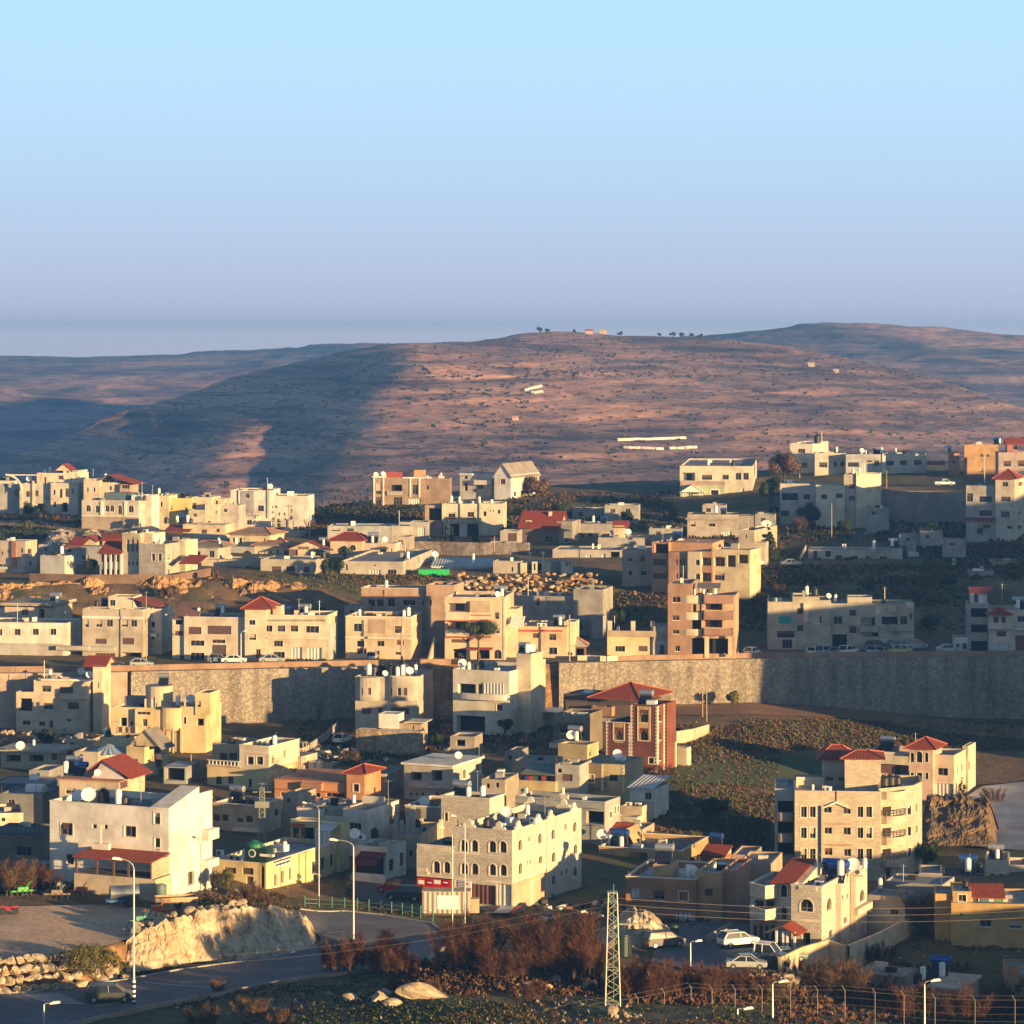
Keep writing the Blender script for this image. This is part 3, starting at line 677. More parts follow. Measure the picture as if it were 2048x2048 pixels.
  if r>0: mb.poly([A[0],A[1],R1,R0]); mb.poly([A[1],A[2],R1]); mb.poly([A[2],A[3],R0,R1]); mb.poly([A[3],A[0],R0])
  else:
   for i in range(4): mb.poly([A[i],A[(i+1)%4],R0])
  mb.poly(A[::-1])
  for i in range(4):
   p,q=A[i],A[(i+1)%4]; mb.poly([(p[0],p[1],p[2]-.14),(q[0],q[1],q[2]-.14),q,p])
  o=s.add(mb,name,mat or TILE)
  cp=MB()
  for i in range(4):
   cp.tube(A[i],(R1 if i in(1,2) else R0),0.11,n=6)
  if r>0: cp.tube(R0,R1,0.11,n=6)
  s.add(cp,'ridge_cap',TILER).parent=o
  return o
 def shed(s,u0,u1,v0,v1,zf,zb_,mat=None,name='tiled_roof',th=0.14,zr=None):
  """single-pitch roof; zf at v0, zb_ at v1 (zr: heights given across u instead)"""
  if zr: zz=(zr[0],zr[1],zr[1],zr[0])
  else: zz=(zf,zf,zb_,zb_)
  A=[(*s.w(*p),z) for p,z in zip(((u0,v0),(u1,v0),(u1,v1),(u0,v1)),zz)]
  mb=MB(); mb.poly(A); mb.poly([(p[0],p[1],p[2]-th) for p in A[::-1]])
  for i in range(4):
   p,q=A[i],A[(i+1)%4]; mb.poly([(p[0],p[1],p[2]-th),(q[0],q[1],q[2]-th),q,p])
  return s.add(mb,name,mat or TILE)
 def gable(s,u0,u1,v0,v1,ze,za,axis='v',ov=0.4,mat=None,wall=None,name='tiled_roof'):
  """gabled roof over the rectangle; axis = direction of the ridge"""
  if axis=='v':
   um=(u0+u1)/2; ends=[((u0,v0),(u1,v0),(um,v0)),((u0,v1),(u1,v1),(um,v1))]
   o=s.shed(u0-ov,um,v0-ov,v1+ov,0,0,mat,name,zr=(ze-ov*(za-ze)/(um-u0),za)); s.shed(um,u1+ov,v0-ov,v1+ov,0,0,mat,name,zr=(za,ze-ov*(za-ze)/(um-u0)))
  else:
   vm=(v0+v1)/2; ends=[((u0,v0),(u0,v1),(u0,vm)),((u1,v0),(u1,v1),(u1,vm))]
   s.shed(u0-ov,u1+ov,v0-ov,vm,ze-ov*(za-ze)/(vm-v0),za,mat,name); s.shed(u0-ov,u1+ov,vm,v1+ov,za,ze-ov*(za-ze)/(vm-v0),mat,name)
  mb=MB()
  for e in ends:
   mb.poly([(*s.w(*e[0]),ze-.05),(*s.w(*e[1]),ze-.05),(*s.w(*e[2]),za-.1)])
  s.add(mb,'gable',wall or s.mat)
 def top(s,xc,v): # a standing point on the last roof: pixel column and depth v behind the front
  u=s.U(xc,v); p=s.w(u,v); return Vector((p.x,p.y,s.zroof))
TRIM=plaster((0.74,0.68,0.58),3); TILE=tile(); TILER=tile((0.5,0.13,0.07)); TILED=tile((0.25,0.045,0.03))
SHUT=corr((0.62,0.63,0.62)); SHUTR=corr((0.16,0.07,0.05)); SHUTB=flat((0.10,0.055,0.045),0.7,0,'brown_shutter'); SHUTD=flat((0.09,0.06,0.05),0.7,0,'drawn_blind')
CREAM=plaster((0.62,0.54,0.42)); SAND=plaster((0.55,0.46,0.34)); GREY=plaster((0.42,0.40,0.37)); WHT=plaster((0.72,0.70,0.66)); YEL=plaster((0.66,0.54,0.30))
TAN=plaster((0.48,0.38,0.27)); ORANGE=plaster((0.55,0.27,0.14)); PINK=plaster((0.66,0.46,0.36)); CONC=plaster((0.36,0.35,0.33)); BROWN=plaster((0.36,0.22,0.14))
WST=stone((0.62,0.56,0.48)); SST=stone((0.52,0.42,0.30)); 
# the town, building by building
BL={}
def B(key,nick,*a,**k):
 b=Bld(*a,**k); b.nick=nick; BL[key]=b; return b
def wedge(b,u0,u1,v0,v1,z0,zf,zb,mat,name='stair_roof'):
 P=lambda u,v,z:(*b.w(u,v),z)
 mb=MB(); q=[(u0,v0,z0),(u1,v0,z0),(u1,v1,z0),(u0,v1,z0)]; t=[(u0,v0,zf),(u1,v0,zf),(u1,v1,zb),(u0,v1,zb)]
 for i in range(4):
  j=(i+1)%4; mb.poly([P(*q[i]),P(*q[j]),P(*t[j]),P(*t[i])])
 mb.poly([P(*x) for x in t]); return b.add(mb,name,mat)
def row(xs,w,y0,y1,k='w'): return [(x,y0,x+w,y1,k) for x in xs]
b=B('plaster','big plaster house','A','house','large weathered white plaster house with red tiled porch above the dirt yard','house',385,1305,268,345,24,xs=1640,mat=WHT,
  wins=[(470,370,562,465,'wf'),(712,380,748,412),(802,384,832,418),(962,395,1052,478,'wf'),(1190,292,1238,380,'wf'),(1195,488,1238,582,'wf'),(512,612,570,690),(1452,745,1498,850,'wf')],roof=(0.22,0.21,0.2))
b.cope(mat=WHT)
vS=b.depth_to(1540,b.W,0); wedge(b,b.U(1160),b.W-0.01,0.02,vS,b.ztop-0.5,b.ztop+0.15,b.ztop+1.75,WHT)
b.box('roof_wall',b.W-0.3,b.W+0.012,vS,b.D,b.ztop-.2,b.ztop+0.9,WHT)
b.slab('string_course',385,1300,528,545,0.08,mat=TRIM)
b.vol(575,1200,808,v0=-3.7,D=3.6,par=0,wins=[(1222,720,1250,785)],name='porch_base',mat=SAND)
uA=b.U(560,-4.2); zE=b.Zc(672,b.W,-4.2); zW=b.Zc(598,b.W,0)
b.shed(uA,b.W+0.25,-4.3,-0.02,zE,zW,TILE)
for xx in (580,738,868,982): 
 u=b.U(xx,-3.6); b.box('porch_post',u,u+0.22,-3.6,-3.38,b.zroof,zE+0.1,FRAMEB)
b.box('porch_wall',b.W-0.2,b.W-0.02,-3.68,-0.03,b.zroof-.2,zE+0.0,SST)
b.box('porch_rail',uA+.6,b.W-.2,-3.62,-3.5,b.zroof+0.9,b.zroof+0.98,FRAMEB)
for u,h in ((b.U(781,-2),2.2),):
 b.box('chimney',u-1.0,u+1.2,-2.4,-1.8,zE+.6,zE+1.25,TRIM); b.box('chimney',u-.1,u+.1,-2.2,-2.0,zE+1.2,zE+3.4,TRIM)
b.box('balcony',b.W,b.W+1.0,b.D-2.6,b.D-.1,b.Zc(480,b.W,b.D),b.Zc(400,b.W,b.D),WHT); b.box('balcony',b.W,b.W+1.0,b.D-2.6,b.D-.1,b.Zc(690,b.W,b.D),b.Zc(630,b.W,b.D),WHT)
b=B('yellow','long yellow building','B','shop_building','long yellow building with green corner sign beside the road bend','shop',100,505,688,361,25,xs=1052,mat=YEL,par=0.4,
  wins=[(188,715,278,760,'h'),(328,718,412,768,'h'),(360,785,412,880,'h'),(195,835,250,890,'h'),(468,700,498,885,'n'),
  (570,765,592,860,'wf'),(625,740,647,835,'wf'),(683,715,704,810,'wf'),(760,695,779,768,'wf'),(862,668,890,765,'wf'),(930,635,965,740,'wf'),(1000,608,1032,705,'wf'),(862,878,890,935,'wf'),(930,855,965,915,'wf'),(1002,820,1032,890,'wf')],roof=(0.34,0.37,0.42))
b.cope(0.1); 
for vv in (0.45,0.52): v=b.D*vv; b.box('pilaster',b.W-.01,b.W+0.3,v,v+1.6,b.gmin,b.ztop-.02,YEL)
zs0,zs1=b.Zc(670,b.W,0),b.Zc(585,b.W,0)
b.box('sign_box',b.W-2.6,b.W+.35,-.45,1.3,zs0,zs1+.3,flat((0.01,0.035,0.025),.5,0,'dark_green_sign'))
mb=MB(); c=b.w(b.W-1.6,.2); mb.tube((c.x,c.y,zs1+.3),(c.x,c.y,zs1+.75),1.0,1.0,16); mb.tube((c.x,c.y,zs1+.75),(c.x,c.y,zs1+1.15),.85,.25,16)
b.add(mb,'sign_dome',flat((0.01,0.14,0.07),.5,0,'green_sign'))
mb=MB(); c=b.w(b.W-1.55,-.46); d=-b.ev
mb.tube((c.x,c.y,zs1-.35),(c.x+d.x*.03,c.y+d.y*.03,zs1-.35),.5,.5,20); o=b.add(mb,'emblem',WHITE)
mb=MB(); mb.tube((c.x+d.x*.03,c.y+d.y*.03,zs1-.35),(c.x+d.x*.05,c.y+d.y*.05,zs1-.35),.36,.36,20); b.add(mb,'emblem',flat((0.01,0.1,0.05),.5,0,'green_sign2'))
b.slab('sign_band',462,560,612,632,0.5,mat=WHITE)
va,vb=b.depth_to(572,b.W,0),b.depth_to(697,b.W,0)
zb0=b.Zc(700,b.W,(va+vb)/2); zb1=b.Zc(668,b.W,(va+vb)/2)
b.box('banner',b.W+.02,b.W+.08,va,vb,zb0,zb1+.1,WHITE)
for k in range(12):
 v=va+(vb-va)*(k+.6)/13; b.box('banner_lettering',b.W+.085,b.W+.1,v,v+.35,zb0+.12+(k%3)*.05,zb1-.08,flat((.06,.08,.09),.6,0,'lettering'))
b.box('banner_frame',b.W+.02,b.W+.1,va-.1,vb+.1,zb1+.12,zb1+.3,FRAMEB)
b=B('awning','yellow block with striped awning','B','house','yellow block with striped white awning behind the long yellow building','house',700,1085,372,377,25,xs=1156,mat=YEL,par=.3,wins=[(715,405,765,500),(775,405,880,520,'B')],roof=(.45,.44,.42))
b.slab('eave',700,1085,352,368,.3,mat=TRIM)
v0=-2.2; u0,u1=b.U(885,v0),b.W-.1; zf,zk=b.Zc(435,u1,v0),b.Zc(378,u1,0)
n=9
for k in range(n):
 a0=u0+(u1-u0)*k/n; b.shed(a0,a0+(u1-u0)/n*.62,v0,0,zf,zk,WHITE if k%1==0 else GREY,'awning',.04)
b.shed(u0,u1,v0+.05,-.02,zf-.06,zk-.06,flat((.25,.3,.36),.6,0,'grey_blind'),'awning',.03)
b.box('awning_skirt',u0,u1,v0,v0+.06,zf-2.2,zf-.1,corr((.6,.6,.58)))
b.shed(b.U(695,-.8),b.U(790,-.8),-.9,0,b.Zc(395,0,-.8),b.Zc(372,0,0),flat((.45,.08,.03),.6,0,'orange_canopy'),'canopy',.08)
b=B('brgrey','small tan house with paired windows','B','house','tan house with two pairs of dark windows and dark garage right of the plaster house','house',100,450,240,402,24,xs=628,mat=TAN,
  wins=[(105,305,152,358),(172,305,218,358),(288,312,333,368),(355,315,405,368),(292,458,408,540,'B'),(575,262,608,318),(590,410,610,470)])
b.slab('bay',262,430,240,432,1.0,mat=TAN) if False else None
b.slab('canopy',250,445,415,438,.9,mat=TRIM)
b.cope(.1)
b=B('orange','orange house','G','house','low orange house with small red hipped tower roof in the town centre','house',640,1262,1362,428,22,D=12,mat=ORANGE,
  wins=[(690,1440,852,1475),(915,1440,1032,1475),(1083,1440,1245,1480)],par=.9,roof=(.33,.35,.38))
b.slab('wall',645,1255,1492,1600,.05,mat=SAND); b.slab('string_course',640,1262,1420,1432,.12,mat=plaster((.4,.14,.07),2))
b.vol(865,1040,1362,v0=-.9,D=.95,yb=1425,fp=None,mat=plaster((.38,.2,.12),2))
b.vol(1262,1412,1275,v0=-.6,D=5.5,wins=[(1315,1365,1365,1430,'wf')],par=0,mat=ORANGE,name='tower')
b.hip(1262,1412,1272,1190,v0=-.6,D=5.5,ov=.6)
b.band(1362,.16,.08,mat=plaster((.5,.22,.11),2))
b.slab('parapet_step',1050,1120,1340,1365,0.02,v=6,back=.3)
b=B('wbox1','low white box house','B','house','low white box house with thin brown roof edge below the orange house','house',748,945,262,392,20,D=9,mat=WHT,wins=[],roof=(.5,.5,.5),par=1.0); b.cope(.1,mat=plaster((.3,.22,.18),4))
b=B('wbox2','white cube house','B','house','white cube house with sunlit right wall and open roof yard','house',1105,1292,268,388,25,xs=1542,mat=WHT,wins=[(1465,315,1505,380),(1155,370,1245,425)],roof=(.3,.3,.31),par=1.1); b.cope(.1,mat=plaster((.3,.22,.18),4))
b.vol(910,1110,322,v0=1.5,D=5,mat=WHT,par=.3); b.box('roof_wall',b.W-3.5,b.W-.3,5.2,5.5,b.ztop-1,b.ztop+.9,WHT)
b=B('maroon','pale house with maroon canopy','B','house','pale house with maroon sloping canopy beside the parking lane','house',1195,1442,560,372,25,xs=1592,mat=WHT,wins=[(1460,650,1500,745),(1545,600,1575,705),(1485,785,1530,830),(1265,795,1310,858)],roof=(.28,.30,.33))
v0=-2.8; b.shed(b.U(1165,v0),b.W-.1,v0,-.02,b.Zc(700,b.W,v0),b.Zc(600,b.W,0),flat((.16,.02,.02),.7,0,'maroon_canvas'),'canopy',.1)
b.box('porch_dark',b.U(1170,v0),b.W-.4,-1.6,-.05,b.Zc(780,b.W,-1.6),b.Zc(640,b.W,-.5),DARK); b.vol(1175,1430,772,v0=-2.4,D=.3,mat=WHT,par=0)  # near-black box paints the shade under the canopy
b=B('sandst','sandy stone house','B','house','sandy stone house with unfinished concrete posts on its roof','house',1490,1700,468,380,12,D=11,mat=SST,wins=[(1615,578,1640,632),(1610,750,1640,800),(1545,590,1560,640)],par=.3)
for xx,hh in ((1495,2.2),(1540,1.8),(1590,2.2),(1628,3.8)): u=b.U(xx); b.box('post',u,u+.45,.2,.65,b.ztop-.3,b.ztop+hh,CONC)
for xx in (1500,1590): u=b.U(xx,7); b.box('post',u,u+.45,7,7.45,b.ztop-.3,b.ztop+1.8,CONC)
b=B('gbox','grey stone box house','C','house','plain grey stone block with open parapet behind the arched stone building','house',318,692,187,388,25,xs=806,mat=WST,wins=[(345,290,370,355,'wf'),(700,300,722,340)],par=1.0,roof=(.06,.06,.06)); b.cope(.12)
b=B('tbox','small box with dark parapet','C','house','small grey box house with dark hollow parapet left of the grey stone block','house',40,322,255,392,20,D=9,mat=plaster((.34,.3,.27)),par=1.1,roof=(.08,.08,.09)); b.cope(.14,mat=WHT)
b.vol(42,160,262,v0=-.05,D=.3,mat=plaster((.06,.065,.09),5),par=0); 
for xx in (150,300): u=b.U(xx,-1.4); b.box('post',u,u+.4,-1.4,-1.0,b.gmin,b.ztop-1.3,CREAM)
b=B('arch','arched stone building','C','apartment_building','tall cream stone building with paired arched windows and red shop sign','apartment building',415,866,430,355,26,xs=1402,mat=WST,par=.8,roof=(.25,.25,.26),
  wins=[(w[0],w[1],w[2],w[3],'af') for w in ((468,500,522,592),(552,503,603,593),(687,508,742,598),(770,512,823,600),(470,680,524,765),(553,683,605,770),(690,688,742,775),(773,692,825,778),
   (912,500,942,582),(1065,450,1093,528),(1167,420,1195,497),(1335,362,1362,438),(915,680,943,765),(1070,625,1098,682),(1170,595,1200,672),(1338,535,1368,612),(1172,770,1202,850),(1340,705,1368,780))]
   +[(990,478,1002,512),(1272,380,1288,420),(980,660,988,692),(1003,652,1011,684),(1265,560,1273,596),(1284,554,1292,590),(1245,735,1260,775),(1280,725,1297,765),(1065,945,1085,1000,'d'),(1170,915,1192,975,'d'),(548,848,740,1000,'r'),(748,846,862,1010,'g')])
wT=WST
b.vol(130,415,575,v0=0,D=8,yb=800,mat=wT,par=.15,wins=[(w[0],w[1],w[2],w[3],'af') for w in ((257,665,308,757),(338,670,388,757))],roofc=(.2,.2,.2))
b.vol(165,415,800,v0=2.0,D=6,mat=TAN,par=0,wins=[])
def balustrade(b,x0,x1,y0,y1,v,n,side=None):
 u0,u1=b.U(x0,v),b.U(x1,v); z1=b.Zc(y0,(u0+u1)/2,v); z0=b.Zc(y1,(u0+u1)/2,v)
 mb=MB()
 def rail(z,h,w=.22):
  mb.prism([tuple(b.w(u0,v-w/2)),tuple(b.w(u1,v-w/2)),tuple(b.w(u1,v+w/2)),tuple(b.w(u0,v+w/2))],z-h,z)
 rail(z1,.12); rail(z0+.1,.1)
 for k in range(n):
  p=b.w(u0+(u1-u0)*(k+.5)/n,v); zm=z0+(z1-z0)*.45
  mb.tube((p.x,p.y,z0+.1),(p.x,p.y,zm),.06,.1,6,False); mb.tube((p.x,p.y,zm),(p.x,p.y,z1-.1),.1,.05,6,False)
 return b.add(mb,'balustrade',TRIM)
balustrade(b,132,412,540,580,-.1,22); balustrade(b,132,212,718,748,-.3,7)
b.slab('balcony',130,214,748,768,.5,mat=wT)
b.slab('string_course',130,866,598,610,.07,mat=TRIM); b.slab('string_course',130,866,795,812,.1,mat=TRIM)
mbs=MB(); v1=b.depth_to(1128,b.W,0); v2=b.D
def SP(v,yc,o): p=b.w(b.W+o,v); return (p.x,p.y,zat(py('C',yc),p.y))
mbs.poly([SP(.02,1085,.03),SP(v1,1020,.03),SP(v1,748,.03),SP(.02,840,.03)]); mbs.poly([SP(.02,840,.03),SP(v1,748,.03),SP(v1,748,-.01),SP(.02,840,-.01)])
b.add(mbs,'plaster_base',TAN)
b.box('downpipe',b.W,b.W+.12,v1,v1+.12,b.gmin,b.ztop,TRIM); v3=b.depth_to(1008,b.W,0); b.box('downpipe',b.W,b.W+.14,v3,v3+.2,b.gmin,b.Zc(815,b.W,v3),WHITE)
def knob(b,u,v,along):
 mb=MB(); z=b.ztop
 prof=[(-.9,0),(-.75,.28),(-.42,.32),(-.34,.75),(0,.95),(.34,.75),(.42,.32),(.75,.28),(.9,0)]
 d=b.eu if along=='u' else b.ev; n=b.ev if along=='u' else b.eu; c=b.w(u,v)
 fr=[((c+d*a-n*.14).x,(c+d*a-n*.14).y,z+h) for a,h in prof]; bk=[((c+d*a+n*.14).x,(c+d*a+n*.14).y,z+h) for a,h in prof]
 mb.poly(fr); mb.poly(bk[::-1])
 for i in range(len(fr)-1): mb.poly([fr[i],bk[i],bk[i+1],fr[i+1]])
 b.add(mb,'parapet_ornament',TRIM)
for xx in (530,762): knob(b,b.U(xx),.13,'u')
for xx in (920,1075,1170,1350): knob(b,b.W-.13,b.depth_to(xx,b.W,0),'v')
for xx in (1010,1265): knob(b,b.U(xx,b.D-.2),b.D-.15,'u')
b.cope(.1)
RED=flat((.5,.02,.015),.45,0,'red_sign'); ORS=flat((.6,.12,.02),.45,0,'orange_sign'); BLU=flat((.03,.05,.2),.45,0,'blue_sign')
s1=b.slab('shop_sign',130,398,805,868,.55,mat=RED); b.slab('shop_sign',130,402,870,900,.6,mat=ORS)
def disc(b,xc,yc,v,ru,rz,mat,name='sign_emblem'):
 u=b.U(xc,v); z=b.Zc(yc,u,v); mb=MB(); 
 mb.poly([(*b.w(u+ru*math.cos(2*math.pi*k/24),v),z+rz*math.sin(2*math.pi*k/24)) for k in range(24)])
 P=[(u+ru*math.cos(2*math.pi*k/24),z+rz*math.sin(2*math.pi*k/24)) for k in range(24)]
 for k in range(24):
  a,c=P[k],P[(k+1)%24]; mb.poly([(*b.w(a[0],v),a[1]),(*b.w(c[0],v),c[1]),(*b.w(c[0],v+.04),c[1]),(*b.w(a[0],v+.04),a[1])])
 return b.add(mb,name,mat)
for xx in (228,352): disc(b,xx,832,-.59,.55,.42,flat((.32,.0,.01),.4,0,'dark_red')); disc(b,xx,832,-.62,.34,.08,WHITE)
for xa,xb_ in ((140,186),(262,312)): b.slab('sign_panel',xa,xb_,812,842,.58,mat=WHITE)
b.slab('sign_panel',280,302,872,884,.63,mat=WHITE)
b.slab('shop_sign',420,548,815,870,.12,mat=WHITE); b.slab('sign_panel',440,498,817,868,.15,mat=BLU)
b.slab('sign_panel',508,528,835,848,.15,mat=RED)
for k in range(4):
 b.slab('sign_lettering',446,492,823+k*12,828+k*12,.17,mat=WHITE)
v0=-2.2
for k in range(11):
 xa=662+k*20
 b.shed(b.U(xa,v0),b.U(xa+12,v0),v0,0,b.Zc(1062,b.U(xa,v0),v0),b.Zc(1005,b.U(xa,0),0),WHITE if k<9 else RED,'awning',.05)
b.shed(b.U(660,v0),b.U(884,v0),v0+.02,-.03,b.Zc(1066,b.U(760,v0),v0),b.Zc(1009,b.U(760,0),0),flat((.12,.1,.1),.7,0,'awning_grey'),'awning',.04)
b=B('wroof','house with pale slab roof','H','house','house with broad pale slab roof and two dark upper openings','house',35,445,1218,432,24,xs=700,mat=plaster((.5,.47,.42)),par=0,roof=(.72,.71,.70),
  wins=[(85,1262,187,1335,'B'),(272,1250,362,1340,'B'),(83,1438,108,1465),(133,1438,158,1465),(182,1438,207,1465),(305,1435,328,1462),(355,1435,378,1462),(402,1435,425,1462),(540,1240,565,1318,'wf'),(660,1195,680,1260),(540,1380,560,1440)])
b.band(1212,.3,.35,mat=WHT,name='roof_slab'); b.balc(215,440,1385,1405,1.6,mat=CREAM); b.balc(70,260,1345,1400,.6,mat=CREAM)
KH=plaster((.46,.38,.22)); KHD=plaster((.22,.16,.09)); GRB=plaster((.36,.37,.36))
b=B('khaki1','khaki upper house','H','house','upper khaki house with zigzag corner stones below the brown tower building','house',1357,1608,1030,452,25,xs=1702,mat=KH,wins=[(1625,1080,1642,1130)],par=.3,roof=(.3,.3,.26))
b.vol(1282,1420,1020,v0=2,D=5,yb=1062,mat=CREAM,par=0)
def quoins(b,u,v,z0,z1,side=1,mat=None):
 mb=MB(); z=z0; k=0
 while z<z1-.2:
  w_=.34 if k%2 else .17
  p=[b.w(u-(w_ if side>0 else 0),v-.05),b.w(u+(0 if side>0 else w_),v-.05),b.w(u+(0 if side>0 else w_),v+.04),b.w(u-(w_ if side>0 else 0),v+.04)]
  mb.prism([tuple(q) for q in p],z,z+.26); z+=.27; k+=1
 b.add(mb,'quoins',mat or TRIM)
def quoins_side(b,u,v,z0,z1,dirn=1):
 mb=MB(); z=z0; k=0
 while z<z1-.2:
  w_=.5 if k%2 else .26
  p=[b.w(u-.04,v),b.w(u+.05,v),b.w(u+.05,v+w_*dirn),b.w(u-.04,v+w_*dirn)]
  mb.prism([tuple(q) for q in p],z,z+.26); z+=.27; k+=1
 b.add(mb,'quoins',TRIM)
quoins_side(b,b.W,b.D-.5,b.gmin,b.ztop)
b=B('khaki2','khaki terrace house','H','house','khaki house with brown bay and zigzag corner stones above the grey-green tarpaulin roof','house',1540,1925,1200,431,20,D=9,mat=KH,wins=[(1595,1285,1668,1350,'wf'),(1795,1285,1868,1345)],par=.25,roof=(.28,.28,.25))
b.vol(1545,1730,1195,v0=-.5,D=.55,mat=KHD,wins=[(1595,1285,1668,1350,'wf')],par=0,yb=1412)
quoins(b,b.U(1730,-.5),-.5,b.Zc(1412,0,0),b.ztop,-1); quoins(b,b.U(1548,-.5),-.5,b.Zc(1412,0,0),b.ztop,1); quoins(b,b.W,0,b.Zc(1412,0,0),b.ztop,1)
b=B('laundry','low house with laundry porch','H','house','low khaki house with dark porch hung with red and blue cloths','house',980,1335,1345,428,18,D=7,mat=KH,par=.2,wins=[],roof=(.14,.16,.14))
b.vol(1335,1540,1205,v0=1.0,D=6,mat=GRB,wins=[(1350,1232,1388,1270),(1390,1280,1480,1340,'h')],par=.2)
b.box('porch_dark',b.U(1010,1.5),b.W-.2,1.6,4,b.Zc(1340,0,1),b.Zc(1285,0,1),DARK)  # near-black box stands in for the darkness under the laundry porch
b.shed(b.U(1040,1.2),b.W-.1,.6,6.5,b.Zc(1292,b.W,.6),b.Zc(1195,b.W,6.5),plaster((.2,.24,.21),6),'tarpaulin_roof',.06)
for xx,cc in ((1070,(.03,.05,.3)),(1100,(.5,.02,.02)),(1140,(.03,.12,.12)),(1215,(.25,.05,.03)),(1295,(.4,.04,.03))):
 u=b.U(xx,1.4); b.box('hanging_cloth',u,u+.7,1.35,1.4,b.Zc(1335,u,1.4),b.Zc(1298,u,1.4),flat(cc,.8,0,'cloth'))
b=B('bluegrey','blue-grey house','C','house','blue-grey plaster house with deep dark window behind the arched stone building','house',890,1582,208,402,25,xs=1702,mat=GRB,wins=[(1440,280,1592,380,'B'),(1620,280,1640,330,'wf'),(1655,240,1668,300,'wf'),(1678,235,1690,290,'wf'),(960,330,1050,400)],par=.5,roof=(.16,.18,.19))
b.slab('eave',890,1582,200,240,.5,mat=GRB)
b=B('corru','white annex with corrugated roof','I','annex','white curved-wall annex with striped corrugated roof beside the scrub slope','building',255,462,1410,421,22,xs=590,mat=WHT,par=0,wins=[(385,1440,440,1500)],roof=(.3,.3,.3))
b.shed(-.4,b.W+.1,-.5,b.D+.3,b.ztop+.15,b.ztop+1.0,corr((.7,.71,.72)),'corrugated_roof',.08)
b.vol(180,360,1560,v0=-5,D=5,mat=SAND,par=.5)
b.vol(130,320,1650,v0=-7.2,D=2.0,mat=CREAM,par=.3)
RB=plaster((.19,.06,.036)); PY=plaster((.52,.36,.16))
b=B('redbrown','red-brown tower building','I','apartment_building','red-brown tower building with pointed yellow niches and white zigzag corners','apartment building',262,492,690,455,26,xs=636,mat=RB,par=.6,roof=(.1,.1,.1),
  wins=[(342,735,410,838,'p'),(342,893,410,992,'p'),(310,1140,352,1190,'wf'),(418,1140,462,1190,'wf'),(497,765,525,830,'p'),(497,925,525,990,'p'),(577,745,595,805,'p'),(577,905,595,955,'p'),(497,1125,520,1165)])
pan=MB()
for (xa,xb_,ya,yb_) in ((325,430,692,1002),):
 pass
b.vol(50,262,845,v0=0.0,D=8,mat=RB,par=.5,wins=[(130,900,195,1002,'p')],roofc=(.3,.3,.3))
def niche(b,x0,x1,y0,y1,holes,mat):
 u0,u1=b.U(x0),b.U(x1); z1=b.Zc(y0,b.W,0)+0; z0=b.Zc(y1,b.W,0)
 hs=sorted([(b.U(h[0]),b.U(h[2]),b.Zc(h[3],b.W,0),b.Zc(h[1],b.W,0)) for h in holes],key=lambda q:q[2])
 zc=z0
 for h in hs:
  b.box('niche_panel',u0,u1,-.06,-.03,zc,h[2]-.05,mat); b.box('niche_panel',u0,h[0]-.08,-.06,-.03,h[2]-.05,h[3],mat); b.box('niche_panel',h[1]+.08,u1,-.06,-.03,h[2]-.05,h[3],mat); zc=h[3]+.02
 b.box('niche_panel',u0,u1,-.06,-.03,zc,z1,mat)
 for u in (u0,u1): b.box('niche_edge',u-.06,u+.06,-.1,-.02,z0,z1,TRIM)
 b.box('niche_edge',u0,u1,-.1,-.02,z0-.1,z0,TRIM)
niche(b,325,430,705,1000,[(342,735,410,838),(342,893,410,992)],PY); niche(b,115,210,860,1010,[(130,900,195,1002)],PY)
zb_=b.gmin
quoins(b,b.W,0,zb_,b.ztop,1); quoins(b,.02,0,zb_,b.ztop,-1); u=b.U(52); quoins(b,u,0,zb_,b.Zc(845,b.W,0),-1); quoins(b,-.05,-.02,zb_,b.Zc(845,b.W,0),1)
quoins_side(b,b.W,.02,zb_,b.ztop,1); vv=b.depth_to(545,b.W,0); quoins_side(b,b.W,vv,zb_,b.ztop,1); b.box('pilaster',b.W,b.W+.3,vv+.6,b.D,b.gmin,b.ztop-.01,RB); b.cope(.1)
b.box('gatepost',b.W+.2,b.W+.5,b.D-.5,b.D-.2,b.gmin,b.Zc(1000,b.W,b.D),TRIM)
DKB=plaster((.16,.11,.08))
b=B('hipdark','dark brown house with big hip roof','H','house','dark brown house with large red hipped roof beneath the stone retaining wall','house',1420,1985,690,478,26,D=13,mat=DKB,par=0,wins=[(1660,640,1700,690),(1760,655,1800,700),(1500,880,1560,930)],yb=None)
b.hip(1660,2040,640,492,v0=0,D=12,ov=.8,ridge=.05)
b.vol(1405,1600,600,v0=1,D=7,mat=plaster((.10,.07,.06)),par=.2); b.balc(1640,1815,700,780,1.3,mat=BROWN); b.balc(1640,1930,800,835,2.2,mat=GREY)
b=B('darkconc','dark concrete house with curved balcony','H','house','shaded concrete house with curved balconies left of the brown tower building','house',1315,1585,780,470,20,D=9,mat=plaster((.2,.17,.13)),par=.5,wins=[(1370,860,1440,930),(1500,900,1570,960,'B')])
b.balc(1310,1580,775,842,1.8,rnd=True,mat=plaster((.26,.22,.16)))
b=B('annexwall','small cream outbuilding','I','outbuilding','small cream outbuilding at the top of the scrub slope','outbuilding',605,745,1055,462,25,xs=782,mat=CREAM,par=.2)
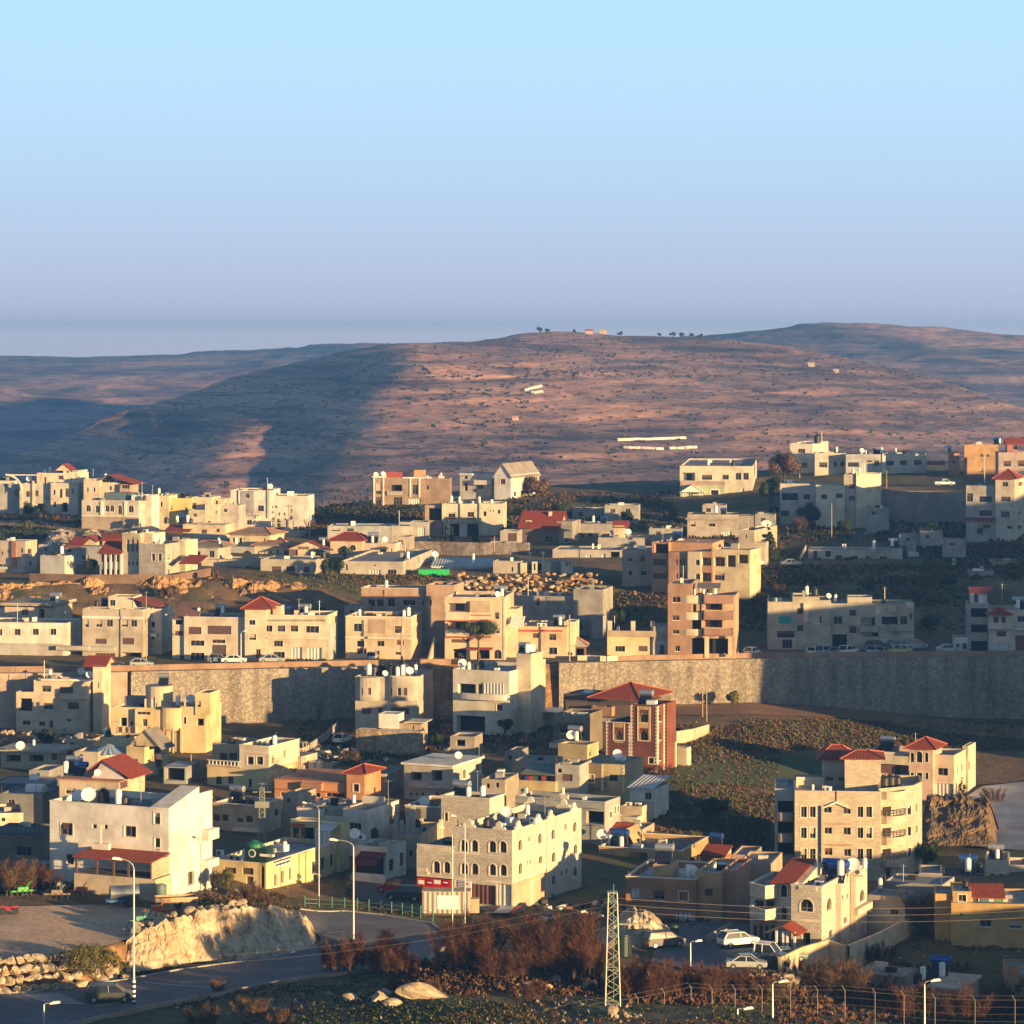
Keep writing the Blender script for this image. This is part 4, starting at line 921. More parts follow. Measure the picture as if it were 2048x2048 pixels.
b=B('garage','white house with dark garage','H','house','white house with bowed balcony, white shutters and big dark garage','house',455,938,400,492,24,xs=1222,mat=plaster((.66,.62,.54)),par=.6,roof=(.33,.36,.4),
  wins=[(495,505,650,592,'B'),(668,508,705,595,'B'),(485,780,730,918,'B'),(828,682,882,738,'wf'),(830,815,885,850,'a'),(1070,470,1115,570,'wf'),(1070,628,1110,685),(1185,440,1203,490),(1070,780,1110,820),(958,640,968,690)])
b.slab('shutter',710,885,500,595,.14,mat=corr((.72,.71,.68))); b.balc(488,895,592,645,1.3,rnd=True,mat=plaster((.66,.62,.54)))
b.vol(1000,1122,256,v0=3.5,D=5,mat=CREAM,par=.3,name='stair_tower'); b.cope(.1)
b.vol(1120,1165,310,v0=6,D=4,mat=CREAM,par=.3)
b.vol(1190,1310,745,v0=11,D=6,mat=CREAM,par=0,wins=[(1215,760,1250,820,'d')]); b.shed(b.U(1180,8.5),b.U(1365,8.5),8.5,15,b.Zc(735,b.W,8.5),b.Zc(700,b.W,15),WHITE,'canopy',.12)
b=B('bays','grey house with bowed bays','G','house','grey house with two bowed window bays and black tanks on top','house',1332,1868,450,496,10,D=13,mat=plaster((.47,.43,.37)),par=.5,
  wins=[(1385,710,1470,765,'h'),(1530,708,1565,750,'h'),(1640,710,1795,765,'h')])
def bow(b,x0,x1,yt,yb,out,wins,mat=None,par=0):
 u0,u1=b.U(x0,-out/2),b.U(x1,-out/2); n=8
 fp=[(u0+(u1-u0)*(1-math.cos(math.pi*k/n))/2,-out*math.sin(math.pi*k/n)**.7-.02) for k in range(n+1)]+[(u1,.4),(u0,.4)]
 b.vol(0,0,yt,fp=fp,yb=yb,wins=wins,mat=mat or b.mat,par=par,name='bay')
bow(b,1355,1535,452,650,1.0,row((1378,1438),40,540,600,'h')); bow(b,1622,1862,452,650,1.1,row((1632,),34,540,605)+row((1684,),42,540,605)+row((1747,),44,540,605,'h'))
b.cope(.1)
b=B('wshed','white box shed','G','shed','white box shed on a rough stone wall below the grey bay house','shed',1535,1700,770,478,14,xs=1752,mat=WHT,par=0,roof=(.7,.7,.7)); b.cope(.08,mat=WHT)
b.vol(1700,1895,855,v0=.3,D=4,mat=TAN,par=.3,wins=[(1822,850,1838,905,'d')]); b.shed(b.U(1760,-.5),b.U(1930,-.5),-.5,4,b.Zc(830,b.W,-.5),b.Zc(800,b.W,4),TRIM,'canopy',.1)
b.vol(1340,1900,915,v0=-2.5,D=2.4,mat=rubble((.40,.31,.22),2.2),par=.1,name='stone_wall')
b=B('curvy','house with curved balcony','F','house','cream house with curved balcony and small red gable below the left retaining wall','house',140,745,478,498,8,xs=805,mat=plaster((.58,.48,.36)),par=.4,
  wins=[(360,520,438,575),(582,665,678,725),(375,670,452,725),(192,820,260,860),(335,828,388,870),(422,820,458,885,'d'),(575,805,610,830),(765,505,780,560),(768,660,790,710)],body=False)
b.vol(290,None,478,0,b.D+1,par=.4,wins=[(360,520,438,575),(512,530,627,590,'h'),(582,665,678,725),(375,670,452,725),(335,828,388,870),(422,820,458,885,'d'),(575,805,610,830),(765,505,780,560),(768,660,790,710)])
b.vol(140,290,575,0,8,par=.3,wins=[(160,630,275,745,'B'),(192,820,260,860)]); b.balc(500,742,588,640,1.3,rnd=True); b.slab('canopy',350,800,465,482,.7,mat=TRIM)
b.vol(800,872,345,v0=2,D=5.5,mat=CREAM,par=0,name='stair_tower',wins=[(840,490,852,540)])
u0,u1=b.U(800,2),b.U(872,2); b.gable(u0-1.5,u1+.6,2,8,b.last and b.lastz[1],b.lastz[1]+1.3,'u',ov=.3)
YH_=plaster((.66,.53,.31))
b=B('round','yellow house with round tower','F','house','yellow house with round stair tower in front of the shaded stone wall','house',950,1680,722,478,12,D=9,mat=YH_,par=.4,
  wins=[(1030,795,1090,870,'B'),(1118,830,1145,862),(1225,808,1265,870),(1405,795,1442,865,'B'),(1485,820,1530,865)])
b.vol(1160,1370,728,v0=-.8,D=1,wins=[(1175,745,1290,770),(1225,808,1265,870)],par=.2); bow(b,1380,1560,715,905,1.1,[(1405,795,1440,865)])
b.vol(1550,1765,705,v0=-.4,D=8,wins=[(1575,790,1600,850,'wf'),(1688,805,1750,865,'B')],par=.3)
b.vol(1680,1802,583,v0=-.6,D=5,yb=775,wins=[(1690,655,1724,705)],par=.2); b.vol(1765,1790,600,v0=-.2,D=.3,yb=760,mat=plaster((.5,.36,.15)),par=0)
uc=b.U(1368,5); rr=(b.U(1475,5)-b.U(1263,5))/2; b.vol(0,0,530,fp=[(uc+rr*math.sin(2*math.pi*k/20),5-rr*math.cos(2*math.pi*k/20)) for k in range(20)],wins=[(1395,615,1408,690,'wf'),(1312,622,1345,700)],par=0,mat=SAND,name='round_tower',roofc=(.35,.36,.38))
for xx in (1018,1240,1298,1580): u=b.U(xx,.3); b.box('post',u,u+.25,.3,.55,b.ztop-.2,b.ztop+1.4,CREAM)
for xx in (1075,1190): u=b.U(xx,2); 
b.vol(1072,1260,620,v0=6,D=2,par=0,mat=plaster((.2,.2,.22)))
for xx in (1000,1100,1160,1290,1335,1400,1480,1555): u=b.U(xx,-1.2); b.box('garden_pillar',u,u+.25,-1.2,-.95,b.gmin,b.Zc(880,b.U(1400),-1),CREAM if xx%100 else ORANGE)
b=B('turret','yellow house with turret','F','house','yellow house with grey gable roof and round turret under a pleated cone','house',1085,1240,1050,452,24,xs=1452,mat=YH_,par=.2,wins=[(1118,1150,1182,1205,'g'),(1330,1035,1385,1100),(1340,1155,1390,1225),(1280,1150,1295,1190),(1130,1310,1190,1355,'h')])
zt=b.ztop; b.gable(0,b.W+2.2,1.0,b.D*.62,zt+.1,zt+2.6,'v',ov=.3,mat=plaster((.24,.22,.22),2),wall=YH_) 
uc=b.U(935,1); rr=(b.U(1060,1)-b.U(810,1))/2
b.vol(0,0,1112,fp=[(uc+rr*math.sin(2*math.pi*k/16),1-rr*math.cos(2*math.pi*k/16)) for k in range(16)],par=0,mat=CREAM,name='turret',wins=row((850,905,960,1005),28,1160,1215))
mb=MB(); c=b.w(uc,1); zc=b.lastz[1]
for k in range(20):
 a0=2*math.pi*k/20; a1=2*math.pi*(k+.5)/20; a2=2*math.pi*(k+1)/20; R_=rr+.6
 q=lambda a,r,z:(c.x+r*math.cos(a),c.y+r*math.sin(a),z)
 mb.poly([q(a0,R_,zc-.1),q(a1,R_*.98,zc+.12),(c.x,c.y,zc+1.3)]); mb.poly([q(a1,R_*.98,zc+.12),q(a2,R_,zc-.1),(c.x,c.y,zc+1.3)])
b.add(mb,'cone_roof',flat((.25,.33,.42),.5,0,'blue_grey_sheet'))
b.balc(1395,1450,1105,1150,1.3,side=True,mat=CREAM)
b.vol(860,1090,975,v0=5,D=6,mat=YH_,par=.4)
b=B('flatl','long low house with flat overhanging roof','F','house','long low khaki house with flat overhanging roof under a rubble wall','house',8,500,1092,463,14,xs=632,mat=plaster((.40,.35,.25)),par=0,roof=(.4,.38,.34),wins=[(55,1115,178,1172,'B'),(250,1115,372,1172,'B'),(440,1100,490,1160,'h'),(575,1065,620,1120)])
b.band(1086,.3,.7,mat=plaster((.42,.39,.34)),name='roof_slab')
b=B('redgable','small house with red gable','F','house','small house with lilac gable wall and steep red roof behind the plaster house','house',510,1020,1345,392,18,D=8,mat=SAND,par=0,roof=(.4,.45,.5),wins=[(1030,1320,1100,1400,'h'),(560,1400,650,1450)])
b.band(1345,.14,.3,mat=plaster((.5,.25,.15),2),name='eave')
u0,u1=b.U(795,2),b.U(1100,2); z0=b.ztop+.1; b.shed((u0+u1)/2-.9,u1+.8,1.2,8,0,0,TILE,'tiled_roof',zr=(z0+2.5,z0+.2)); b.shed(u0-.5,(u0+u1)/2-.9,1.2,8,0,0,TILE,'tiled_roof',zr=(z0+.9,z0+2.5))
mb=MB(); um=(u0+u1)/2-.9; mb.poly([(*b.w(u0,1.6),z0-.1),(*b.w(u1,1.6),z0-.1),(*b.w(um,1.6),z0+2.4)]); b.add(mb,'gable',plaster((.55,.5,.52),4))
b=B('creamh','cream house with railed balcony','G','house','cream house with stepped parapet and railed balcony left of the centre','house',62,590,1222,440,24,D=9.5,mat=YEL,par=.2,wins=[(135,1300,185,1370),(240,1300,285,1365),(415,1320,445,1400,'d')],yb=None)
b.vol(340,590,1048,v0=-.1,D=9.5,yb=1250,wins=[(405,1130,460,1198,'wf'),(485,1130,542,1198,'wf'),(612,1110,632,1190,'wf'),(718,1075,733,1135),(645,1270,680,1330)],par=.7,mat=CREAM); b.cope(.12); 
b.vol(108,335,1025,v0=2.2,D=7,yb=1230,wins=[(172,1100,232,1160),(250,1100,315,1160)],par=.6,mat=plaster((.44,.36,.25))); b.band(1240,.2,.1,mat=plaster((.55,.33,.2),3))
balustrade(b,64,345,1162,1208,-.15,9); b.slab('string_course',340,592,1085,1098,.2,mat=TRIM)
b.vol(690,870,1130,v0=9,D=5,mat=SAND,par=0)
b=B('carshed','dark lean-to garage','F','garage','flat-roofed lean-to garage sheltering a car beside the turret house','garage',1405,1600,1222,444,12,D=6,mat=plaster((.3,.31,.31)),par=0,wins=[(1415,1225,1585,1335,'B')],roof=(.42,.45,.48))
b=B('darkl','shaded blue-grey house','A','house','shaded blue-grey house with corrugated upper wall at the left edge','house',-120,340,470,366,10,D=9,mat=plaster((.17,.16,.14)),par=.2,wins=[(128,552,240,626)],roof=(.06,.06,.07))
b.slab('corrugated_wall',-110,310,395,475,.05,v=2,mat=corr((.12,.17,.19)))
b=B('litw','low cream house at the left edge','A','house','low cream house with sunlit wall at the left edge','house',-120,180,300,386,-12,D=8,mat=CREAM,par=.3,wins=[(10,330,40,360)])
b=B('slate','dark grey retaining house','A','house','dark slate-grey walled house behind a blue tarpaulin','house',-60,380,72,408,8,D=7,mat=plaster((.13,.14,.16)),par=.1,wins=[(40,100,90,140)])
ST=stone((.56,.48,.38),.5,.25)
b=B('tower','tall stone apartment block','E','apartment_building','tall stone apartment block with red hipped roofs and bowed balconies','apartment building',160,825,128,400,5,D=15,mat=ST,par=.9,roof=(.4,.43,.48),
  wins=[(x,y,x+45,y+84,'wf') for x in (208,277,645,712) for y in (243,405,568)]+[(385,245,445,292),(537,245,592,300),(390,405,447,455),(537,405,592,462),(392,565,450,620),(542,572,595,628)])
b.vol(385,592,210,v0=-.02,D=.3,yb=130,mat=ST,par=0) if False else None
b.slab('pilaster',365,385,240,760,.35,mat=ST); 
mb=MB(); P=[(380,250),(480,205),(592,250),(592,262),(480,222),(380,262)]
uu=[b.U(x,-.36) for x,_ in P]; zz=[b.Zc(y,b.W/2,-.36) for _,y in P]
mb.poly([(*b.w(uu[k],-.36),zz[k]) for k in (0,1,4,5)]); mb.poly([(*b.w(uu[k],-.36),zz[k]) for k in (1,2,3,4)]); 
for k in (0,1): mb.poly([(*b.w(uu[k],-.36),zz[k]),(*b.w(uu[k+1],-.36),zz[k+1]),(*b.w(uu[k+1],0),zz[k+1]),(*b.w(uu[k],0),zz[k])])
b.add(mb,'pediment',TRIM)
for yy in (378,540): b.slab('string_course',386,596,yy-4,yy+6,.06,mat=plaster((.4,.22,.15),2))
b.slab('slot',472,484,125,210,.012,mat=DARK)
b.vol(5,162,108,v0=2.4,D=10,mat=plaster((.42,.42,.40)),par=.5,wins=[(30,y,150,y+95,'B') for y in (200,362,525)])  # left wing and its balconies: their shade is put into darker plaster
for y in (262,425,590): 
 b.balc(20,158,y+30,y+95,1.2,v=2.4,rnd=True,mat=plaster((.42,.34,.3)))
u0=b.W; fp=[(u0-.2,1.0),(b.U(1075,4.5),4.5),(b.U(1142,8.5),8.5),(b.U(1142,8.5),14),(u0-.2,14)]
b.vol(0,0,112,fp=fp,mat=ST,par=.8,wins=[(838,245,905,320,'O'),(838,408,905,480,'O'),(838,570,905,640,'O'),(1030,235,1058,308,'wf'),(1032,400,1058,470,'wf'),(1035,562,1060,632,'wf'),(1095,225,1108,278),(1098,390,1110,440),(1098,550,1110,600),(860,720,900,790)],roofc=(.38,.4,.42)); b.cope(.1,mat=ST)
for y in (130,318,482,652):
 ua,ub=b.U(830,1.2),b.U(1018,3.4); va,vb=1.2,3.5; n=9; P=[]
 for k in range(n+1):
  t=k/n; o=1.35*math.sin(math.pi*t)**.55; P.append(b.w(ua+(ub-ua)*t+o*.42,va+(vb-va)*t-o*.9))
 zm1=zat(py('E',y),P[n//2].y); zm0=zat(py('E',y+60),P[n//2].y); mb=MB()
 mb.prism([tuple(p) for p in P],zm0,zm0+.18)
 for k in range(n): 
  a,c=P[k],P[k+1]; nn=Vector(((c-a).y,-(c-a).x)).normalized(); mb.prism([tuple(a),tuple(c),tuple(c-nn*.13),tuple(a-nn*.13)],zm0+.17,zm1)
 o=b.add(mb,'balcony',plaster((.58,.47,.38)))
 if y>200:
  mb=MB()
  for k in range(n+1): mb.tube((*P[k],zm1),(*P[k],zm1+.7),.05,n=5)
  for k in range(n): mb.tube((*P[k],zm1+.7),(*P[k+1],zm1+.7),.06,n=5); mb.tube((*P[k],zm1+.35),(*P[k+1],zm1+.35),.04,n=5)
  b.add(mb,'railing',flat((.08,.08,.09),.4,.5,'dark_railing')).parent=o
b.vol(5,100,62,v0=9,D=5,mat=CREAM,par=.4,yb=110,wins=[(25,85,42,98)]); b.vol(175,385,18,v0=9,D=.4,mat=CREAM,par=0,yb=130)
b.vol(550,822,-128,v0=5,D=6,mat=ST,par=0,name='stair_tower'); zz=b.lastz[1]; b.hip(550,822,0,-193,v0=5,D=6,ov=.7,ridge=.35,z0=zz)
b.vol(380,548,-125,v0=9.5,D=6,mat=plaster((.42,.38,.33)),par=0,name='stair_tower',wins=[(405,15,460,48),(495,15,545,50)]); zz=b.lastz[1]; b.hip(370,600,0,-235,v0=9.5,D=6,ov=.7,ridge=.35,z0=zz)
b=B('pink','pink villa','J','villa','pink villa with small red hipped tower and sunlit right wall','villa',590,1332,1125,455,22,xs=1432,mat=plaster((.66,.52,.40)),par=.7,roof=(.3,.3,.34),
  wins=[(1190,1228,1278,1292),(1160,1362,1330,1510,'g'),(1352,1215,1363,1280,'wf'),(1390,1195,1402,1260,'wf'),(1063,1410,1125,1515,'d')])
b.cope(.1,mat=TRIM)
b.vol(945,1150,1062,v0=-.9,D=5.5,mat=PINK,par=0,name='tower',wins=[(957,1095,988,1178,'af'),(1007,1085,1058,1180,'af'),(1080,1095,1110,1178,'af'),(957,1268,985,1325,'wf'),(1010,1268,1058,1325,'wf'),(1085,1268,1110,1325,'wf')])
b.hip(945,1150,1058,958,v0=-.9,D=5.5,ov=.7,z0=b.lastz[1])
b.box('recess_dark_panel',b.U(690,-.01),b.U(935,-.01),-.02,.04,b.Zc(1285,b.W/2,0),b.Zc(1205,b.W/2,0),plaster((.2,.1,.07),2)); b.slab('window',800,870,1215,1280,.05,mat=GLASS); b.balc(690,945,1290,1355,1.0,mat=CREAM); b.balc(590,945,1120,1195,1.1,mat=CREAM)  # recess drawn only as a flat dark panel
b.slab('string_course',1150,1332,1348,1356,.1,mat=TRIM)
b.vol(1405,1450,1040,v0=8,D=5,mat=CREAM,par=.5,wins=[(1450,1170,1465,1235)])
VS=stone((.64,.58,.49),.55,.3)
b=B('villa','stone villa','E','villa','white stone villa with red shed-roofed stair tower and carport gable','villa',-90,368,868,337,24,xs=720,mat=VS,par=.6,roof=(.42,.46,.54),body=False)
b.vol(132,None,868,0,b.D,par=.6,mat=VS,wins=[(202,960,302,1055,'af'),(405,950,443,1045,'af'),(658,885,698,975,'af'),(525,930,535,965),(560,915,572,955),(540,1098,566,1142),(425,1198,452,1250),(218,1218,280,1325,'B'),(600,1185,690,1255,'g')],roofc=(.45,.5,.58))
b.cope(.12); va,vb=b.depth_to(475,b.W,0),b.depth_to(515,b.W,0); b.box('pilaster',b.W-.3,b.W+.02,va,vb,b.gmin,b.ztop-.5,stone((.5,.36,.28),.5,.25)) ; va,vb=b.depth_to(585,b.W,0),b.depth_to(622,b.W,0)
b.box('pilaster',b.W,b.W+.16,va,vb,b.gmin+2,b.ztop-.1,stone((.5,.36,.28),.5,.25)); b.slab('string_course',132,370,1115,1135,.15,mat=TRIM)
b.box('bay',b.W,b.W+.7,b.D*.66,b.D-.1,b.Zc(1060,b.W,b.D*.8),b.Zc(1010,b.W,b.D*.8),VS)
b.vol(25,132,832,v0=1.4,D=5,par=0,mat=VS,name='stair_tower',wins=[(52,845,100,945,'af'),(55,1012,100,1115,'af')])
z=b.lastz[1]; wedge(b,b.U(25,1.4),b.U(132,1.4)+1.4,1.4,8.2,z-.1,z+.05,z+1.35,CREAM,'gable'); b.shed(b.U(-12,1)-.2,b.U(165,1),.7,8.6,z+.05,z+1.6,TILE)
balustrade(b,190,330,862,888,-.05,12)
cx=-400
b.vol(-290,25,868,v0=2.6,D=7,mat=VS,par=.6,wins=[(-120,960,10,1050,'B')] ,roofc=(.42,.46,.54)) if False else None
fp=[(b.U(-190,1),1.0),(b.U(-100,.2),-.3),(b.U(28,0),-.3),(b.U(28,0)+.1,8),(b.U(-190,1),8)]
b.vol(0,0,865,fp=[(b.U(-185,1),1.0),(b.U(-70,-.3),-.3),(b.U(26,1.2),1.2),(b.U(26,1.2),9),(b.U(-185,1),9)],mat=VS,par=.7,yb=960,roofc=(.45,.5,.58)); b.cope(.12)
b.vol(0,0,960,fp=[(b.U(-180,3),3.0),(b.U(26,3),3),(b.U(26,3),9),(b.U(-180,3),9)],mat=VS,par=0,wins=[(-150,965,-80,1040,'d'),(-60,965,0,1045,'d')])
b.vol(0,0,1050,fp=[(b.U(-190,.7),.9),(b.U(-70,-.6),-.6),(b.U(26,1),1.0),(b.U(26,1),4),(b.U(-190,1),4)],mat=VS,par=.5,yb=1125); b.cope(.12)
b.vol(-170,30,1125,v0=2.2,D=6,mat=TAN,par=0,wins=row((-160,-115,-70,-25),30,1160,1290,'d'))
v0=-3.6; ug0,ug1=b.U(-30,v0),b.U(150,v0)
zr=b.Zc(1150,ug0,v0); b.shed(ug0-.4,ug1-1.2,v0-.4,-.4,0,0,plaster((.12,.1,.08),2),'tiled_roof',zr=(zr-.9,zr)) ; b.shed(ug1-1.2,ug1+.6,v0-.4,-.4,0,0,TILE,'tiled_roof',zr=(zr,zr-1.0))
for xx in (10,62,92,150): u=b.U(xx,v0); b.box('carport_post',u,u+.22,v0,v0+.22,b.gmin,zr-.7,WHITE); b.box('carport_post',u-.05,u+.3,v0-.05,v0+.3,b.gmin,zr-2.6,TAN)
for k in range(12):
 u=b.U(272+k*9,-1.6); b.box('fence_slat',u,u+.1,-1.6,-1.55,b.gmin,b.Zc(1322,u,-1.6),RED if k%2 else WHITE)
BRW=plaster((.34,.19,.11)); OCH=plaster((.50,.34,.17))
b=B('brownf','brown house with white roof terrace','D','house','brown house with white garage door and pale roof terrace left of the stone villa','house',200,740,812,352,16,D=12,mat=BRW,par=.75,roof=(.62,.62,.63),
  wins=[(232,875,310,950,'g'),(415,895,500,965),(612,900,680,970,'wf'),(585,1060,742,1205,'g')]); b.cope(.1,mat=TRIM)
b.slab('wall',202,740,985,1000,.1,mat=plaster((.28,.14,.09),2))
b.vol(412,548,695,v0=3,D=4,mat=OCH,par=.2,name='stair_tower'); b.vol(740,940,760,v0=1.5,D=10,mat=OCH,par=.5,wins=[(812,880,870,935,'h')]); b.vol(940,1045,742,v0=2.5,D=9,mat=plaster((.42,.22,.15)),par=.5)
b.vol(890,1000,700,v0=9,D=3,mat=CREAM,par=0); 
b=B('ochre','ochre house','D','house','long ochre house with grey flat roof and barred window','house',-10,632,590,392,20,xs=836,mat=OCH,par=.6,roof=(.17,.18,.19),wins=[(62,692,145,752),(300,600,365,690,'h')])
b.cope(.08); b.slab('wall',225,300,595,760,.02,mat=plaster((.3,.15,.08),2))
b.vol(775,965,625,v0=-1,D=3,mat=plaster((.3,.16,.1)),par=0,wins=[(850,650,875,690)]); z=b.lastz[1]; b.shed(b.U(770,-1.3),b.U(970,-1.3),-1.4,2.2,z+.05,z+.9,TILE); wedge(b,b.U(965,-1)-.1,b.U(965,-1),-1,2,z-2,z,z+.8,CREAM)
b=B('redshed','small roof hut','D','house','small ochre house with red shed roof above the water tanks','house',60,190,462,402,22,D=5,mat=OCH,par=0,wins=[(75,470,120,500)]); z=b.lastz[1]; b.shed(-.4,b.W+.4,-.5,3.0,z+.05,z+1.2,TILE); b.shed(b.W+.4,b.W+1.8,-.5,4.0,0,0,OCH,'stair_roof',zr=(z+.9,z-1.5))
b=B('lanegrey','long grey garden house','E','house','long grey house with sunlit end wall beside the villa garden','house',725,1010,945,352,22,xs=1085,mat=plaster((.42,.39,.34)),par=.3,wins=[(1042,1048,1080,1118,'h'),(900,1040,960,1080)],roof=(.3,.3,.29))
b.vol(850,1300,850,v0=8,D=6,mat=plaster((.32,.32,.31)),par=.2)
b=B('ochre2','yellow ochre house at right','E','house','yellow ochre house with red canopy and coloured sheets at the right','house',1370,2030,1000,345,6,D=10,mat=plaster((.48,.32,.13)),par=.3,wins=[(1592,1110,1680,1172),(1820,1125,1910,1185),(1432,1065,1462,1090)],roof=(.4,.38,.34))
b.vol(1380,1525,900,v0=1.5,D=6,mat=plaster((.48,.34,.15)),par=.3,wins=[(1425,925,1485,978,'wf')])
b.vol(1525,1790,935,v0=3.0,D=3,mat=WHT,par=0,wins=[(1535,950,1580,990,'n')]); z=b.lastz[1]; b.shed(b.U(1520,2.2),b.U(1790,2.2),2.2,6,z-.1,z+.9,TILE)
for xx,cc in ((1600,(.03,.2,.35)),(1640,(.5,.5,.45)),(1710,(.1,.3,.05)),(1745,(.6,.5,.3))): u=b.U(xx,2.9); b.box('door_sheet',u,u+.9,2.85,2.93,z-2.0,z-.3,flat(cc,.6,0,'sheet'))
b.vol(1250,1380,920,v0=2,D=5,mat=plaster((.5,.33,.14)),par=.2)
b=B('archr','small cream house with two arched windows','E','house','small cream house with two arched windows at the right edge','house',1632,1815,660,398,10,D=7,mat=CREAM,par=.5,wins=[(1672,762,1705,812,'a'),(1738,762,1772,825,'a')])
b.vol(1810,2050,700,v0=2,D=6,mat=CREAM,par=.6)
b=B('tanroof','low house with red tank','E','house','low shaded house under a silver tank between the apartment block and right edge','house',1310,1640,790,378,8,D=7,mat=plaster((.28,.22,.16)),par=.2,wins=[(1560,755,1640,810,'B')],roof=(.08,.05,.05))
b=B('lowhut','rooftop hut in the scrub','E','hut','cream flat-roofed hut among rubble at the lower right','hut',1210,1445,1660,322,24,xs=1580,mat=CREAM,par=0,wins=[(1475,1690,1505,1760)],roof=(.4,.36,.3)); b.band(1655,.25,.35,mat=CREAM,name='roof_slab')
b.vol(620,1010,1560,v0=2,D=5,mat=plaster((.34,.26,.2)),par=.1)
b=B('rightedge','brown house at the right edge','E','house','brown house with orange parapet at the lower right edge','house',1812,2120,1545,324,5,D=8,mat=plaster((.38,.24,.15)),par=.3,wins=[(1860,1620,1910,1680)])
b.vol(1812,1900,1470,v0=1,D=.4,mat=ORANGE,par=0)
# the row along the upper road (base about row 1320)
b=B('whitelong','white-topped long building','K','building','long building with sunlit white upper floor and small paired windows at the left edge','building',-150,575,1572,530,8,D=9,mat=plaster((.74,.70,.62)),par=.3,
  wins=[(-20,1625,20,1678,'wf'),(122,1622,176,1676,'wf'),(278,1620,332,1674,'wf'),(430,1620,484,1674,'wf'),(105,1828,236,1872,'n'),(255,1828,285,1880,'h'),(325,1828,355,1878,'h'),(-10,1860,20,1960,'B')])
b.slab('wall',-150,540,1745,1990,.05,mat=GREY); b.slab('canopy',480,760,1770,1805,1.2,mat=GREY)  # grey lower wall: the shadow across this floor is put into its colour
b=B('flatover','flat-roofed house behind','K','house','beige house with flat overhanging roof above the white-topped building','house',40,430,1440,545,14,xs=620,mat=SAND,par=0,wins=[(182,1455,242,1505),(330,1450,380,1550,'B')],roof=(.3,.27,.24)); b.band(1415,.5,.6,mat=TAN,name='roof_slab')
b.vol(-120,45,1440,v0=1,D=6,mat=CREAM,par=.3)
b=B('greyfour','grey four-window house','K','house','grey three-storey house with four upper windows and brown roller door','house',708,1228,1455,528,10,xs=1290,mat=plaster((.46,.41,.34)),par=.6,
  wins=[(822,1545,878,1606),(914,1543,968,1604),(1042,1543,1098,1604),(1122,1545,1176,1604),(728,1550,762,1608),(818,1706,912,1750,'h'),(1050,1700,1150,1755,'h'),(652,1846,738,1900),(815,1830,985,1925,'r'),(1040,1825,1215,1900,'O'),(1242,1540,1255,1580),(1240,1880,1258,1930)])
b.slab('string_course',706,1232,1515,1535,.12,mat=WHT); b.slab('canopy',560,980,1775,1812,.8,mat=GREY); b.box('balcony',b.W,b.W+1.2,4,9,b.Zc(1690,b.W,4),b.Zc(1660,b.W,4),TRIM)
b.vol(930,1145,1345,v0=4,D=5,mat=CREAM,par=.2,name='penthouse',wins=[(942,1372,992,1425,'wf')]); z=b.lastz[1]; b.shed(b.U(1130,4),b.U(1390,5),3.5,9.5,0,0,TILE,zr=(z-.2,z-1.6))
b.vol(1285,1385,1450,v0=5,D=7,mat=plaster((.66,.62,.55)),par=.3,wins=[(1300,1560,1330,1610),(1300,1680,1325,1715)])
b=B('mauve','house with mauve lean-to roof','K','house','pale house with mauve lean-to roof and tall lattice glazing by the upper road','house',1480,1585,1535,526,10,D=7,mat=CREAM,par=0,wins=[(1500,1545,1570,1585,'B'),(1502,1640,1570,1680,'h'),(1545,1850,1580,1910,'d')])
b.shed(-.1,b.W+2.3,-.3,6,b.ztop,b.ztop+2.4,plaster((.22,.12,.10),2),'lean_to_roof')
b.vol(1582,2225-15,1530,v0=-.6,D=8,par=.3,mat=plaster((.60,.52,.43)),wins=[(1618,1605,1728,1668,'h'),(1780,1595,1985,1668,'h'),(1635,1720,1755,1768,'wf'),(1635,1825,1755,1905,'df'),(1820,1712,1935,1745,'wf'),(1818,1760,1940,1880,'w')]); b.cope(.1)
b=B('hiprow','house with red hip and three garages','L','house','beige house with red hipped corner tower and two white garage doors','house',385,565,1455,522,8,D=6,mat=CREAM,par=0,wins=[(420,1545,476,1588,'wf'),(420,1665,482,1718,'wf'),(478,1795,520,1880,'d')])
z=b.lastz[1]; b.hip(378,600,1448,1342,v0=-.2,D=6.5,ov=.6)
b.vol(552,1088,1512,v0=.3,D=9,mat=CREAM,par=.8,wins=[(555,1592,622,1646,'wf'),(664,1592,732,1646,'wf'),(776,1592,843,1646,'wf'),(908,1597,1022,1656,'wf'),(632,1722,712,1774,'wf'),(628,1818,728,1890,'df'),(772,1778,876,1905,'g'),(920,1782,1045,1905,'g')]); b.cope(.12)
b.vol(575,690,1425,v0=2.5,D=3,mat=CREAM,par=0,wins=[(600,1445,625,1500)]); b.slab('string_course',575,1092,1695,1708,.35,v=.3,mat=TRIM)
for k in range(24): u=b.U(585+k*21,.1); b.box('dentil',u,u+.12,.1,.3,b.Zc(1556,u,.3),b.Zc(1540,u,.3),TAN)
b.box('wall',b.U(1088,.3)+.02,b.U(1088,.3)+.2,.4,9.2,b.gmin,b.Zc(1560,b.U(1088),9),plaster((.42,.45,.46),3))  # blue-grey slab paints the shade on the right side
b=B('tanwin','beige house with shadowed lower floor','L','house','beige two-storey house with projecting upper floor right of the garage house','house',1250,1810,1525,524,10,xs=1905,mat=plaster((.58,.48,.35)),par=.5,
  wins=[(1318,1575,1390,1645,'wf'),(1498,1580,1560,1645,'wf'),(1670,1595,1740,1660,'wf'),(1345,1722,1412,1776,'wf'),(1520,1724,1582,1772),(1345,1790,1430,1840),(1500,1810,1540,1900,'d'),(1690,1720,1750,1760,'h'),(1675,1820,1725,1845)])
